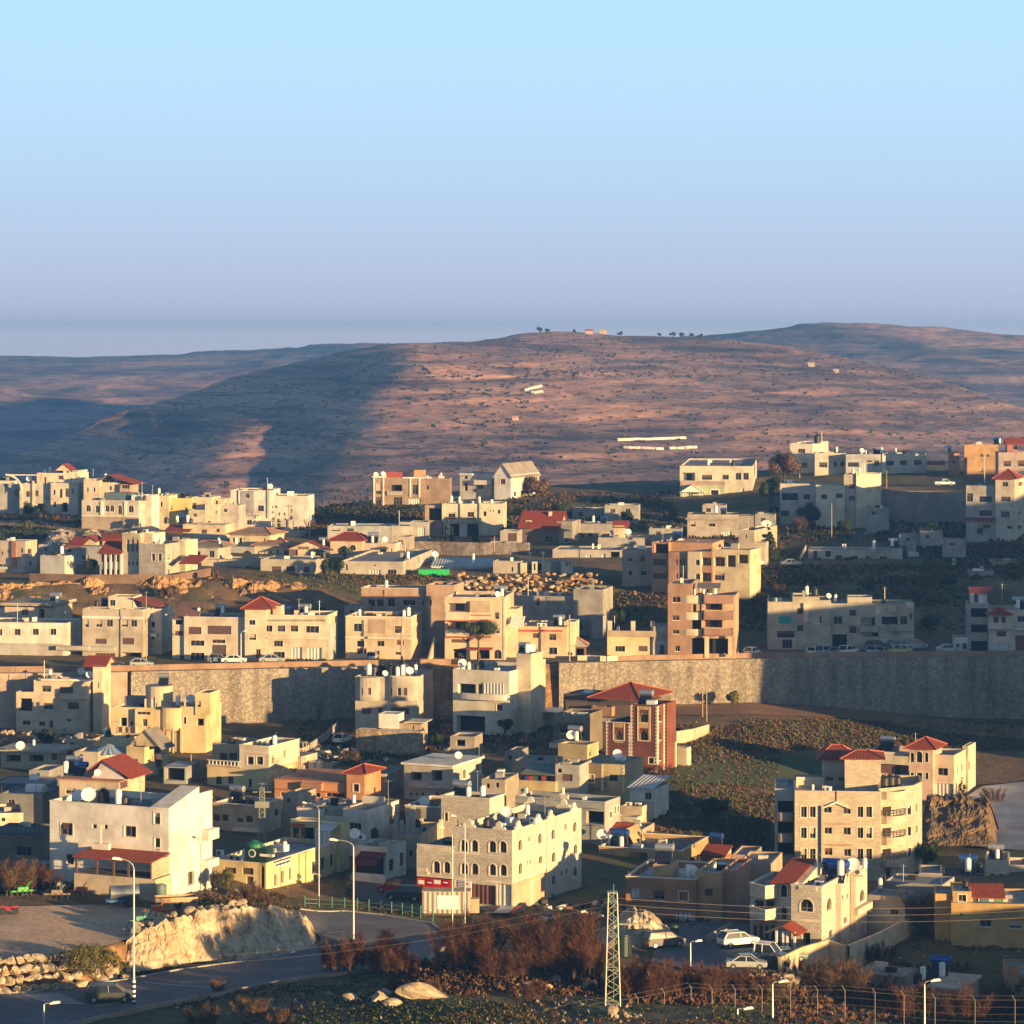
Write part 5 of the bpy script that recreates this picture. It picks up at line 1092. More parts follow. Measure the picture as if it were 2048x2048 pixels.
b.slab('slab',1248,1812,1690,1708,.5,mat=TRIM); b.slab('loggia_panel',1445,1592,1540,1660,.06,mat=plaster((.4,.3,.22),2)); b.cope(.14)
b=B('tworow','brown-banded house behind','L','house','brownish house with rows of small parapet holes behind the beige houses','house',1385,1945,1278,552,12,xs=2010,mat=plaster((.46,.33,.25)),par=.7,wins=[(1445,1368,1502,1430),(1518,1368,1576,1430),(1612,1362,1675,1432),(1745,1375,1850,1422),(1905,1380,1922,1420),(1938,1380,1952,1420)]); b.cope(.1)
b.slab('string_course',1385,1945,1330,1338,.2,mat=ORANGE); b.slab('pilaster',1582,1598,1290,1500,.2,mat=TAN)
b.vol(1945,2180,1245,v0=-1,D=8,par=.5,mat=plaster((.46,.32,.24)),wins=[(1965,1370,1990,1420)])
b=B('redbands','tan apartment house with red bands','M','apartment_building','tan apartment house with red-banded balconies behind the lone pine tree','apartment building',385,888,1352,524,8,xs=978,mat=plaster((.60,.48,.35)),par=.6,roof=(.45,.45,.44),
  wins=[(405,1400,588,1475,'O'),(410,1560,585,1625,'O'),(815,1480,850,1538,'w'),(820,1630,855,1660),(440,1710,590,1740,'h'),(455,1795,570,1880,'B'),(650,1795,770,1880,'B'),(808,1800,872,1880,'ad'),(692,1570,748,1620,'g')])
b.balc(385,592,1480,1550,1.1,mat=CREAM); b.balc(388,592,1632,1690,1.1,mat=CREAM)
for y in (1500,1548,1688): b.slab('string_course',385,780,y,y+9,1.14 if y!=1500 else .1,mat=plaster((.42,.10,.06),2))
b.slab('panel',600,775,1385,1475,.5,mat=TAN); b.slab('wall',785,890,1350,1356,.1,mat=TRIM); b.shed(b.U(570,-1.6),b.U(790,-1.6),-1.8,0,b.Zc(1795,0,-1.7),b.Zc(1775,0,0),flat((.35,.05,.04),.7,0,'red_canopy'),'canopy',.06)
b.box('wall',b.W-.02,b.W+.25,-.1,1.3,b.gmin,b.ztop+.01,CREAM)
b.vol(905,1010,1450,v0=4,D=6,mat=CREAM,par=.3); 
for k in range(6): 
 u=b.U(940+k*20,1); b.shed(u,u+.35,1,4,b.Zc(1600,u,1),b.Zc(1512,u,4),WHITE,'awning',.05)
b=B('twostory','house with red eaves','M','house','ochre two-storey house with red eaves and air conditioners beside the tan apartment house','house',1020,1432,1605,527,10,xs=1515,mat=plaster((.62,.49,.32)),par=.4,wins=[(1280,1665,1340,1720),(1278,1780,1350,1842,'wf'),(1140,1660,1190,1700,'h'),(1130,1780,1180,1880,'d')])
b.slab('eave',1020,1195,1630,1645,.3,mat=plaster((.42,.10,.06),2)); b.slab('eave',1200,1395,1632,1645,.3,mat=plaster((.42,.10,.06),2))
b.vol(915,1020,1600,v0=1.5,D=4,mat=SAND,par=.2)
b.vol(1410,1500,1560,v0=3,D=5,mat=CREAM,par=.3)
b=B('concr','unfinished concrete block','M','building','unfinished grey concrete block behind the red-eaved house','building',980,1490,1345,562,14,D=8,mat=CONC,par=.2,wins=[(1168,1360,1198,1425,'n'),(1262,1350,1278,1415,'n')],roof=(.2,.2,.2))
b.vol(1490,1740,1285,v0=-1,D=9,mat=plaster((.33,.32,.31)),par=.3); b.vol(1640,1740,1510,v0=-4,D=3,mat=CONC,par=0); 
for xx in (1105,1258): b.slab('pilaster',xx,xx+14,1345,1700,.12,mat=CONC)
b=B('gazebo','garden gazebo','M','gazebo','small garden gazebo with grey hipped roof beside the ochre two-storey house','gazebo',1440,1590,1770,530,5,D=3,mat=plaster((.2,.1,.06)),par=0,wins=[(1450,1790,1500,1850,'B'),(1510,1790,1580,1850,'B')]); b.hip(1440,1590,1765,1690,v0=0,D=3.3,ov=.5,mat=plaster((.4,.38,.36),2))
b=B('posts','low house with posts','N','house','low yellow house with unfinished roof posts left of the balcony tower','house',62,455,1688,530,6,D=8,mat=plaster((.66,.54,.33)),par=0,wins=[(130,1768,215,1818,'wf'),(332,1768,408,1815,'h')])
b.slab('eave',60,590,1640,1688,.6,mat=plaster((.44,.37,.27)))
b.vol(455,588,1600,v0=-.4,D=6,mat=WST,par=0,wins=[(512,1760,552,1862,'a')]); b.slab('panel',460,586,1600,1725,.1,v=-.4,mat=GREY)
for xx in (65,265,435): u=b.U(xx); b.box('post',u,u+.75,.05,.7,b.ztop-.2,b.ztop+2.7,CREAM)
b=B('baltower','brown balcony apartment tower','N','apartment_building','narrow brown apartment tower with bowed cream balconies above open garages','apartment building',582,785,1235,527,8,D=11,mat=plaster((.32,.20,.14)),par=.3,wins=[(622,1345,690,1395,'w'),(622,1505,680,1548,'w'),(625,1630,680,1665,'w'),(645,1765,685,1815)])
b.vol(690,1162,1335,v0=.6,D=9,mat=plaster((.5,.37,.25)),par=.5,wins=[(900,1400,1050,1460,'O'),(895,1545,1050,1610,'O'),(752,1700,898,1850,'B'),(932,1705,1105,1840,'B'),(750,1410,775,1475),(795,1410,826,1475),(852,1410,872,1475),(755,1545,870,1625,'B')])
CB=plaster((.66,.56,.40)); bl=[]
b.balc(712,878,1335,1405,.9,v=.6,rnd=True,mat=CB); b.balc(712,878,1480,1545,.9,v=.6,rnd=True,mat=CB); b.balc(712,878,1625,1680,.9,v=.6,rnd=True,mat=CB)
for y0,y1 in ((1330,1405),(1470,1545),(1620,1680)): b.balc(890,1142,y0,y1,1.5,v=.6,mat=plaster((.34,.20,.15)))
b.slab('wall',700,748,1335,1680,.35,v=.6,mat=CB); b.slab('post',898,934,1685,1870,1.2,v=.6,mat=CB,back=-.8); b.slab('post',1100,1130,1685,1860,1.2,v=.6,mat=CB,back=-.8)
b.shed(b.U(830,2),b.U(1030,2),2,5,b.Zc(1270,b.U(900),2),b.Zc(1225,b.U(900),5),flat((.2,.18,.17),.7,0,'grey_shade'),'roof_canopy',.1)
for xx in (842,930,1018): u=b.U(xx,2.1); b.box('canopy_post',u,u+.12,2.1,2.22,b.lastz[1]-.4,b.Zc(1262,u,2),FRAMEB)
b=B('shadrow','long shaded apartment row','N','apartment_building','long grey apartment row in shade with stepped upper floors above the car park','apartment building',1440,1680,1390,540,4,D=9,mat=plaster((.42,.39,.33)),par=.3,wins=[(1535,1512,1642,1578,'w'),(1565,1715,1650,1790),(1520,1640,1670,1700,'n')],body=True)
b.slab('glass_panel',1540,1640,1514,1576,.02,mat=flat((.0,.28,.30),.3,0,'turquoise_glass')); 
b.vol(1655,1885,1345,v0=.4,D=8,par=.3,wins=[(1692,1445,1742,1498,'w'),(1692,1590,1745,1645)]); b.slab('pilaster',1748,1790,1400,1560,.5,v=.4,mat=CREAM)
o=b
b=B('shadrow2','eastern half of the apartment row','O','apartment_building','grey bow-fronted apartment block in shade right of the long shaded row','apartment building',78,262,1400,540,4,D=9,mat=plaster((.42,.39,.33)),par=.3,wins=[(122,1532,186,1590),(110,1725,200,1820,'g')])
b.vol(262,945,1430,v0=.5,D=9,par=.3,wins=[(285,1532,355,1598),(415,1478,470,1530),(415,1612,472,1672),(508,1540,625,1610,'B'),(680,1535,812,1600,'B'),(832,1530,890,1600),(912,1505,930,1560),(275,1680,395,1830,'B'),(525,1665,655,1700,'B'),(640,1710,735,1800,'g')])
b.vol(400,600,1375,v0=2,D=5,par=.2); b.balc(500,665,1612,1660,1.0,v=.5); b.balc(735,945,1600,1655,1.1,v=.5,rnd=True); b.slab('bay',75,265,1390,1640,.5,mat=plaster((.45,.41,.34))) if False else None
for xa,xb_,y0,y1 in ((628,668,1440,1515),(735,795,1445,1495),(880,945,1415,1460)): b.slab('panel',xa,xb_,y0,y1,.3,v=.5,mat=CREAM)
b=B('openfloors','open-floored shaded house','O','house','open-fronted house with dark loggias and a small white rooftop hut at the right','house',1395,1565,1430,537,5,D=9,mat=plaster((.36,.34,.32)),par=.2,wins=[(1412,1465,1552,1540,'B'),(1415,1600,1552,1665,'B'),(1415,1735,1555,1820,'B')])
b.vol(1415,1545,1340,v0=3,D=4,mat=plaster((.66,.62,.56)),par=0,wins=[(1440,1345,1475,1420,'d')]); z=b.lastz[1]; b.shed(b.U(1400,3),b.U(1600,3),2.6,7.3,z+.05,z+.8,TILED); b.vol(1275,1400,1705,v0=.5,D=4,mat=WHT,par=.1,wins=[(1292,1758,1320,1790),(1345,1755,1380,1800)],wind=0) if False else b.vol(1275,1400,1705,v0=.5,D=4,mat=WHT,par=.1,wins=[(1292,1758,1320,1790),(1345,1755,1380,1800)])
b=B('redporch','house with red pyramid porch','O','house','cream house with red pyramid porch roof and wide garage door at the right edge','house',1562,2100,1480,534,4,D=9,mat=plaster((.60,.54,.45)),par=.4,wins=[(1600,1535,1640,1600,'w'),(1665,1535,1700,1600,'w'),(1795,1530,1900,1580),(1625,1655,1702,1700),(1585,1755,1738,1845,'g'),(1778,1690,1990,1855,'r')])
b.balc(1555,1760,1585,1635,1.3); b.hip(1560,1740,1515,1455,v0=-1.3,D=2.6,ov=.4); b.slab('slab',1562,2100,1632,1645,.5,mat=TRIM)
# second terrace (base about row 1160)
b=B('pinkl','pink-grey block with red windows','K','building','pink-grey block with small red windows on the upper terrace at the left edge','building',-160,218,868,600,18,xs=318,mat=plaster((.50,.41,.34)),par=.2,wins=[(8,960,26,985),(60,945,72,970),(178,930,198,968,'h'),(248,935,272,972,'h'),(250,1045,275,1080),(-60,950,-40,985)])
b.slab('pilaster',98,135,868,1100,.4,mat=plaster((.38,.18,.12)))
b=B('bluelow','low white outbuilding','K','outbuilding','low whitewashed outbuilding with tank between the pink-grey block and red-roofed house','outbuilding',345,555,995,592,22,xs=650,mat=plaster((.5,.5,.48)),par=.2,wins=[(578,1040,590,1075)])
b=B('bluehouse','small shaded house with red roofs','K','house','small blue-grey house with two little red roofs behind the low outbuilding','house',540,860,915,615,14,D=9,mat=plaster((.36,.38,.40)),par=.1,wins=[(580,925,612,965),(700,990,730,1030),(740,985,765,1030)])
u0,u1=b.U(545,-.5),b.U(690,-.5); b.shed(u0,u1,-.5,6,b.ztop-.2,b.ztop+1.7,TILE); b.vol(700,830,860,v0=5,D=5,par=0,mat=CREAM); z=b.lastz[1]; b.gable(b.U(700,5),b.U(830,5),5,9,z,z+.9,'v',mat=TILED,wall=CREAM)
b.vol(880,1060,855,v0=6,D=4,par=0,mat=CREAM); z=b.lastz[1]; b.gable(b.U(880,6),b.U(1060,6),6,10,z,z+.9,'u',mat=TILE,wall=CREAM)
b=B('terrtower','modern stone-clad house','K','house','cream modern house with stair tower, long vertical windows and red strip roof','house',855,1050,975,588,22,D=8,mat=plaster((.48,.45,.42)),par=0,wins=[(868,985,892,1050),(912,985,938,1050),(958,985,980,1050),(1000,985,1024,1050),(868,1110,892,1170),(912,1110,938,1170),(958,1110,980,1170),(1000,1110,1024,1170)])
z=b.lastz[1]; b.shed(-.2,b.W+.1,-.6,3,z+.02,z+2.2,TILE); 
for xx in (895,940,984,1028): b.slab('pilaster',xx,xx+14,975,1180,.2,mat=WHT)
b.vol(1050,1200,800,v0=.3,D=6,mat=plaster((.55,.47,.36)),par=.2,wins=[(1086,855,1110,960),(1128,855,1150,960),(1168,855,1188,960),(1098,1040,1114,1080),(1132,1040,1150,1080),(1168,1040,1186,1080)])
b.vol(1195,1418,893,v0=-.8,D=9,mat=stone((.48,.44,.39),.8,.4),par=.4,wins=[(1303,975,1332,1038,'wf'),(1358,975,1388,1038,'wf'),(1442,970,1455,1030,'w'),(1480,960,1492,1060,'w'),(1442,1110,1456,1160)])
b.vol(1200,1310,800,v0=2,D=5,mat=CREAM,par=.2); b.vol(1530,1590,862,v0=5,D=5,mat=CREAM,par=.2); z=b.Zc(1050,b.U(1600,0),0); b.shed(b.U(1530,-.5),b.U(1700,-.5),-.5,4,b.Zc(1085,0,-.5)*0+z-.2,z+1.2,TILE)
b=B('porchl','low shaded long house','K','house','long low house with tiled roofs and arched porch left of the sunlit villa','house',1630,2050-180,920,618,12,D=9,mat=plaster((.44,.43,.40)),par=0,wins=[(1660,955,1720,1010),(1795,950,1840,1010,'d')])
z=b.lastz[1]; b.hip(1630,1900,905,860,v0=0,D=8,ov=.6,mat=plaster((.28,.24,.19),2),ridge=.5,z0=z)
b=B('tanhip','sunlit house with tan hipped roofs','L','house','sunlit cream villa with stepped tan hipped roofs and long slit windows','house',255,598,812,652,16,D=9,mat=plaster((.62,.53,.38)),par=0,wins=[(278,838,306,880),(335,838,360,885),(370,845,385,860),(545,845,560,870)])
z=b.lastz[1]; b.hip(255,598,800,750,v0=0,D=9,ov=.7,ridge=.4,mat=plaster((.40,.27,.17),2),z0=z)
b.vol(470,745,905,v0=-6,D=6,par=0,mat=plaster((.62,.53,.38)),wins=[(495,955,508,998),(550,950,562,995),(602,945,614,990),(660,940,674,985),(722,932,752,985)],yb=None); z=b.lastz[1]; b.hip(470,745,0,862,v0=-6,D=6,ov=.7,ridge=.5,mat=plaster((.40,.27,.17),2),z0=z)
b.vol(0,470,918,v0=-6.5,D=6,par=0,mat=plaster((.40,.40,.38)),wins=[(78,948,122,1005),(175,945,235,980),(362,950,445,1010,'a')]); b.vol(240,360,880,v0=1,D=5,par=0,mat=CREAM)
b=B('redsmall','red side-roof house','L','house','small sunlit house with red side roof right of the tan hipped villa','house',838,940,915,640,12,xs=1040,mat=plaster((.64,.53,.36)),par=0,wins=[(925,950,950,1000)]); z=b.lastz[1]
b.gable(-2.4,b.W+4.5,0,6,z-.6,z+1.2,'v',ov=.3,mat=TILE,wall=CREAM); b.vol(765,838,920,v0=.3,D=5,mat=plaster((.2,.12,.1)),par=0)
b=B('fencehouse','glazed terrace building','L','building','low building behind a glazed terrace screen and stone base on the second terrace','building',10,515,1030,612,8,D=9,mat=plaster((.50,.44,.35)),par=.2,wins=[(0,1080,60,1140,'w'),(90,1085,180,1145,'w'),(205,1085,260,1145),(290,1085,360,1145),(390,1085,440,1145)],roof=(.35,.33,.3))
b.vol(0,520,1158,v0=-1.6,D=1.4,par=0,mat=rubble((.55,.40,.25),2.5))
b=B('longgrey','long low grey house','L','house','long low grey house with bare roof deck behind the dark green tree','house',520,990,1028,602,10,xs=1100,mat=plaster((.42,.39,.34)),par=.2,wins=[(615,1085,695,1135),(740,1085,820,1130),(888,1090,942,1140)]); b.slab('post',815,835,1070,1175,.6,mat=CREAM,back=-.3)
b=B('redhip2','house with red hip and arched windows','L','house','peach house with red hipped roof and two arched windows','house',1118,1395,862,640,12,D=7,mat=plaster((.64,.49,.38)),par=0,wins=[(1215,905,1262,950,'af'),(1288,900,1338,948,'af')]); z=b.lastz[1]
b.hip(1118,1395,0,790,v0=0,D=7,ov=.6,ridge=.4,z0=z); b.vol(1395,1670,888,v0=.5,D=6,mat=plaster((.62,.52,.42)),par=.4,wins=[(1535,915,1600,965,'B'),(1640,930,1650,1000)]); b.box('canopy',b.U(1530,-.7),b.U(1605,-.7),-.7,.5,b.Zc(935,b.W,0),b.Zc(918,b.W,0),flat((.05,.07,.1),.6,0,'dark_awning'))
b=B('longlow','long low house below red hip','L','house','long low grey house with white door below the peach house','house',1205,1740,1045,604,8,xs=2010,mat=plaster((.44,.41,.37)),par=.4,wins=[(1250,1065,1268,1120),(1452,1115,1550,1200,'g'),(1610,1112,1685,1160),(1480,1068,1510,1085),(1782,1105,1820,1155,'wf'),(1890,1095,1925,1135)]) 
b=B('whiteshed','long white shed','M','shed','long low white shed behind the green tarpaulin','shed',270,790,1085,622,4,D=7,mat=plaster((.62,.64,.66)),par=0,wins=[(345,1095,390,1115)],roof=(.5,.55,.6))
b.shed(-.2,b.W+.2,-.4,7.2,b.ztop,b.ztop+1.2,corr((.55,.6,.65)),'corrugated_roof')
b=B('unfin','unfinished grey building','M','building','half-built grey house of bare wall panels above the boulder bank','building',800,1040,1040,612,10,D=8,mat=plaster((.42,.38,.33)),par=.2,wins=[(955,1090,972,1130,'n')])
for (xa,xb_,y0) in ((1035,1085,1055),(1135,1175,1045),(1220,1290,1045),(1385,1480,1040)):
 b.vol(xa,xb_,y0,v0=-.4,D=.5,par=0,mat=CREAM,wins=[(xa+10,1060,xa+28,1120,'n')] if xb_-xa<50 else [(1425,1042,1440,1085,'n'),(1452,1042,1464,1080,'n')] if xa==1385 else [])
b.vol(1085,1385,1048,v0=1.5,D=6,par=0,mat=CONC,wins=[(1100,1060,1130,1120,'n'),(1180,1060,1215,1120,'B')])
for xx in (1110,1222): u=b.U(xx,3); b.box('column_head',u,u+.25,3,3.25,b.lastz[1],b.lastz[1]+1.6,CREAM); b.box('column_head',u-.25,u+.5,2.75,3.5,b.lastz[1]+1.6,b.lastz[1]+1.95,CREAM)
b=B('greyhouses','grey flat house','M','house','grey flat-roofed house with white gate behind the half-built panels','house',1310,1900,945,640,8,D=12,mat=plaster((.40,.38,.37)),par=.3,wins=[(1580,985,1640,1050,'g'),(1720,980,1765,1030,'g'),(1805,960,1885,1065,'B')])
b=B('taupe','taupe flat-roofed block','N','building','taupe block with four small windows left of the orange wedge building','building',190,445,945,598,14,D=12,mat=plaster((.42,.33,.27)),par=.3,wins=[(242,1000,280,1045),(345,1002,385,1048),(245,1120,275,1165),(350,1125,400,1165)])
b=B('wedge','orange wedge-topped building','N','apartment_building','orange and cream building with sloping orange wing and open sunlit terraces','apartment building',445,592,880,590,22,D=10,mat=plaster((.48,.27,.16)),par=.3,wins=[(465,885,585,975,'B'),(455,1022,570,1078,'h'),(455,1145,570,1192,'h')])
b.vol(590,755,965,v0=-1.5,D=7,mat=plaster((.42,.26,.17)),par=0,wins=[(652,1022,668,1075),(682,1022,700,1075),(712,1022,730,1075),(655,1145,670,1190),(685,1145,702,1190),(712,1145,735,1190)])
vv=6.0; z=b.ztop; wedge(b,b.U(592,.5),b.U(960,.5),1.0,8,z-3,z-.0,z+.3,plaster((.50,.29,.17)),'sloping_wing') 
b.vol(755,862,960,v0=-2.2,D=7,mat=CREAM,par=0,wins=[(820,1030,855,1075),(820,1150,858,1198)]); 
b.vol(860,965,960,v0=-1.5,D=6,mat=plaster((.40,.24,.15)),par=0,wins=[(870,1010,955,1080,'O'),(870,1140,955,1215,'O')])
b.vol(962,1285,945,v0=-.5,D=7,mat=plaster((.66,.56,.38)),par=.2,wins=[(980,1005,1072,1085,'O'),(1090,990,1165,1090,'O'),(1185,985,1272,1060,'O'),(982,1142,1070,1205,'w')],yb=None)
b=B('shadhouse','flat house left of conifer','N','house','grey flat house with cream sunlit end beside the dark conifer','house',1190,1325,775,642,20,xs=1520,mat=plaster((.50,.44,.36)),par=.3,wins=[(1250,810,1262,840)])
# third and upper terraces
b=B('archwin','arched villa on upper terrace','K','villa','long villa with five arched windows and cream pilasters on the upper terrace','villa',702,1190,520,688,14,xs=1310,mat=plaster((.54,.50,.46)),par=.3,roof=(.2,.2,.22),
  wins=[(738,558,780,615,'af'),(818,560,852,625,'af'),(903,560,940,615,'af'),(945,560,980,615,'af'),(1012,562,1048,640,'af'),(1102,562,1148,622,'af'),(765,690,800,730),(872,695,898,760,'d'),(975,695,1022,738),(1240,568,1278,610,'wf')])
b.slab('string_course',700,1195,648,660,.3,mat=TRIM)
for xx in (862,1065): b.slab('pilaster',xx,xx+20,528,650,.25,mat=WHT)
b.slab('wall',705,1190,660,770,.02,mat=plaster((.40,.33,.27),2))
b.vol(1130,1300,475,v0=3,D=5,mat=WHT,par=.2); b.vol(895,1130,455,v0=4,D=4,mat=plaster((.1,.16,.2)),par=.1)
b=B('creamseq','cream block on upper terrace','K','house','cream flat-roofed block with dark windows right of the arched villa','house',1290,1450,478,705,14,D=9,mat=plaster((.64,.57,.42)),par=.3,wins=[(1322,532,1355,570),(1376,530,1395,572)])
b.vol(1185,1290,500,v0=-.5,D=6,par=.2)
b=B('yellowup','bright yellow block','K','house','bright yellow block between cream houses on the upper left terrace','house',1435,1645,500,705,10,D=9,mat=plaster((.66,.55,.22)),par=.2,wins=[(1588,578,1610,615),(1460,560,1480,600)])
b.vol(1645,1815,492,v0=.5,D=8,mat=CREAM,par=.2,wins=[(1650,540,1685,600,'w')]); b.vol(1762,1875,552,v0=-2,D=5,mat=CREAM,par=.2,wins=[(1848,608,1862,628),(1780,695,1810,715)]); b.vol(1815,1920,505,v0=2,D=6,mat=plaster((.55,.46,.36)),par=.2,wins=[(1850,520,1870,560)])
b=B('redwin','low cream house with red shutter','K','house','low cream house with a red shutter and dark red lean-to roof','house',1570,1930,728,672,10,D=8,mat=plaster((.58,.5,.38)),par=.2,wins=[(1730,768,1775,803,'h'),(1855,762,1885,792,'w')])
b.shed(b.U(1415,-1),b.U(1640,-1),-2.5,3,b.Zc(785,0,-2),b.Zc(732,0,3),TILED)
b=B('topleft','large hilltop house with curved wing','K','house','large cream hilltop house with curved corner buttress and small red gable','house',178,440,375,742,10,D=12,mat=plaster((.52,.49,.45)),par=.3,
  wins=[(222,440,255,490,'w'),(300,432,328,485,'d'),(222,540,262,600,'w'),(310,545,380,620,'B')])
b.vol(436,672,370,v0=-1.5,D=12,mat=plaster((.60,.54,.44)),par=.3,wins=[(456,430,475,472),(510,420,535,498,'d'),(558,415,590,490,'d'),(617,418,632,460),(458,530,480,580),(525,538,580,618,'B')])
b.vol(318,672,285,v0=3,D=8,mat=plaster((.66,.60,.48)),par=.2,wins=[(378,320,396,385),(500,305,545,340),(590,325,620,350),(650,312,665,345)])
b.vol(545,672,262,v0=3.2,D=7,mat=plaster((.66,.60,.48)),par=0,wins=[(568,250,590,282,'h')]); z=b.lastz[1]; u0,u1=b.U(545,3),b.U(612,3); b.gable(u0-2.2,u1+.2,3,7,z,z+1.7,'v',ov=.2,mat=TILE,wall=CREAM)
b.slab('pilaster',275,290,350,620,.4,mat=CREAM); b.slab('pilaster',168,188,400,640,.6,mat=CREAM); b.slab('beam',45,330,296,305,1.0,mat=TRIM)
mb=MB()
pts=[]
for k in range(9):
 a=math.pi/2*k/8; pts.append((b.U(50,-1)+(b.U(185,-1)-b.U(50,-1))*math.sin(a), b.Zc(300,0,-1)-(b.Zc(300,0,-1)-b.Zc(430,0,-1))*(1-math.cos(a))))
for k in range(8):
 p,q=pts[k],pts[k+1]; A=(*b.w(p[0],-1),p[1]); C_=(*b.w(q[0],-1),q[1]); mb.tube(A,C_,.28,n=6)
b.add(mb,'curved_buttress',TRIM)
b.vol(-150,170,375,v0=2,D=9,mat=plaster((.40,.40,.38)),par=.3,wins=[(125,420,160,480),(30,420,50,460)]); b.vol(-120,120,350,v0=4,D=6,mat=CREAM,par=.1)
b=B('topcream','crenellated cream house','K','house','cream house with crenellated parapet and big red-roofed pavilion on the hilltop','house',718,856,348,735,12,D=9,mat=plaster((.62,.54,.42)),par=.3,wins=[(745,405,762,448,'af'),(800,405,820,445,'af'),(860,400,875,438)])
for xx in (722,760,798,836): u=b.U(xx); b.box('merlon',u,u+.9,0.03,.3,b.ztop-.02,b.ztop+.5,CREAM)
b.vol(856,1030,365,v0=.5,D=8,mat=plaster((.66,.58,.44)),par=.2,wins=[(938,395,960,430,'wf')]); b.vol(1030,1118,380,v0=-.5,D=6,mat=plaster((.45,.30,.22)),par=0,wins=[(1045,385,1110,420,'w')]); z=b.lastz[1]
b.shed(b.U(930,-1),b.U(1165,-1),-1.4,6.5,0,0,TILE,zr=(z+2.3,z+.1)); b.shed(b.U(860,0),b.U(930,-1),-.6,6.5,0,0,plaster((.3,.26,.22),2),'lean_to_roof',zr=(z+1.0,z+2.2))
b=B('whitebig','big white shaded house','L','house','big bluish-white house with stepped roofs on the upper terrace beside the cypress row','house',262,612,432,722,6,D=12,mat=plaster((.58,.58,.57)),par=.3,wins=[(392,460,425,500),(497,562,548,612),(620,560,632,585)],roof=(.4,.4,.4))
b.vol(605,920,480,v0=.6,D=10,par=.2,wins=[(618,565,630,585),(645,562,662,585),(645,680,655,692),(680,680,690,692)]); b.slab('pilaster',575,592,432,670,.3,mat=GREY); b.slab('pilaster',330,352,432,655,.4,mat=WHT); b.vol(352,460,440,v0=-.5,D=2,mat=plaster((.3,.3,.34)),par=0,yb=650,wins=[(392,460,425,500)])
b.vol(230,480,655,v0=-6,D=6,par=.2,wins=[(308,690,350,730),(402,688,445,728),(525,688,580,712)],mat=plaster((.5,.52,.53)))
b=B('brownbox','brown modern house','L','house','brown modern house with white vertical frames on the hilltop left of the cypress tree','house',1478,1925,322,760,3,D=11,mat=plaster((.30,.22,.17)),par=.5,roof=(.3,.3,.3),wins=[(1510,370,1555,465,'w'),(1510,490,1555,570,'w'),(1640,385,1735,438,'B'),(1660,490,1735,575,'d'),(1825,385,1868,470,'w'),(1788,505,1895,578,'g')])
for xx in (1488,1568,1800,1878): b.slab('white_frame',xx,xx+12,322,575 if xx<1600 else 490,.25,mat=WHT)
b.slab('white_frame',1478,1600,310,322,.3,mat=WHT); b.slab('white_frame',1740,1990,318,330,.3,mat=WHT); b.slab('balcony',1605,1740,440,475,.5,mat=GREY)
b.vol(1925,2140,330,v0=1,D=9,mat=plaster((.28,.20,.16)),par=.3,wins=[(1945,390,1965,430)]); b.vol(1580,1735,275,v0=5,D=4,mat=plaster((.35,.08,.06)),par=0); b.vol(1840,1925,258,v0=4,D=4,mat=plaster((.55,.33,.17)),par=0)
b=B('whitegable','white gabled house','M','house','white gabled house with grey roof and sunlit right wall on the hilltop','house',810,952,300,762,24,xs=1195,mat=plaster((.66,.66,.65)),par=0,wins=[(860,335,905,378,'wf'),(975,445,1000,482,'w'),(1035,435,1070,480,'w'),(785,495,800,515)])
z=b.lastz[1]; b.gable(0,b.W,0,b.D,z-.2,z+2.9,'v',ov=.4,mat=plaster((.30,.27,.25),2),wall=plaster((.66,.66,.65)))
b.vol(515,810,290,v0=2,D=8,mat=plaster((.52,.54,.55)),par=.2,wins=[(550,310,580,335),(552,365,582,435,'w'),(668,385,715,420,'h')]); b.slab('pilaster',725,785,335,475,.8,v=2,mat=CREAM); b.balc(630,785,345,385,1.2,v=2,mat=WHT); b.slab('eave',510,620,285,305,.6,v=2,mat=WHT)
b=B('twinbay','cream house with arcaded ground floor','M','house','cream flat house with two red-sill windows over a dark arcade in the upper centre','house',372,680,548,700,6,D=10,mat=plaster((.55,.52,.45)),par=.3,wins=[(415,620,475,665,'w'),(578,618,635,662,'w'),(430,720,510,860,'B'),(575,720,690,860,'B'),(330,720,375,860,'B')])
for xx in (360,515,680): b.slab('pilaster',xx,xx+18,545,705,.4,mat=CREAM)
for xa in (410,570): b.slab('sill',xa,xa+75,668,680,.2,mat=plaster((.4,.06,.04),2))
b.vol(675,880,545,v0=.8,D=9,par=.3,wins=[(715,612,742,655),(768,600,778,615),(795,600,805,620),(838,598,860,632)]); b.slab('slab',372,680,700,712,.6,mat=GREY); b.vol(215,360,560,v0=1,D=6,par=.2,mat=plaster((.40,.30,.26)),wins=[(245,585,355,690,'B')])
b=B('redlong','dark house with long red roof','M','house','dark-walled house with long red pitched roof and little dormer in the upper centre','house',1035,1345,740,678,14,D=8,mat=plaster((.16,.12,.11)),par=0,wins=[(1085,820,1110,880),(1250,820,1275,880),(1290,820,1310,880)])
z=b.lastz[1]; b.gable(0,b.W+.4,0,b.D+1,z,z+3.2,'u',ov=.6,mat=TILE,wall=GREY); b.slab('dormer',1080,1130,690,735,.1,v=1.2,mat=TRIM); b.slab('window',1090,1118,698,732,.14,v=1.2,mat=GLASS); b.slab('chimney',1275,1300,615,665,.1,v=3,mat=CREAM,back=.5)
b.vol(1345,1475,700,v0=1,D=9,par=0,mat=plaster((.3,.29,.27)),wins=[(1410,840,1440,880)]); z2=b.lastz[1]
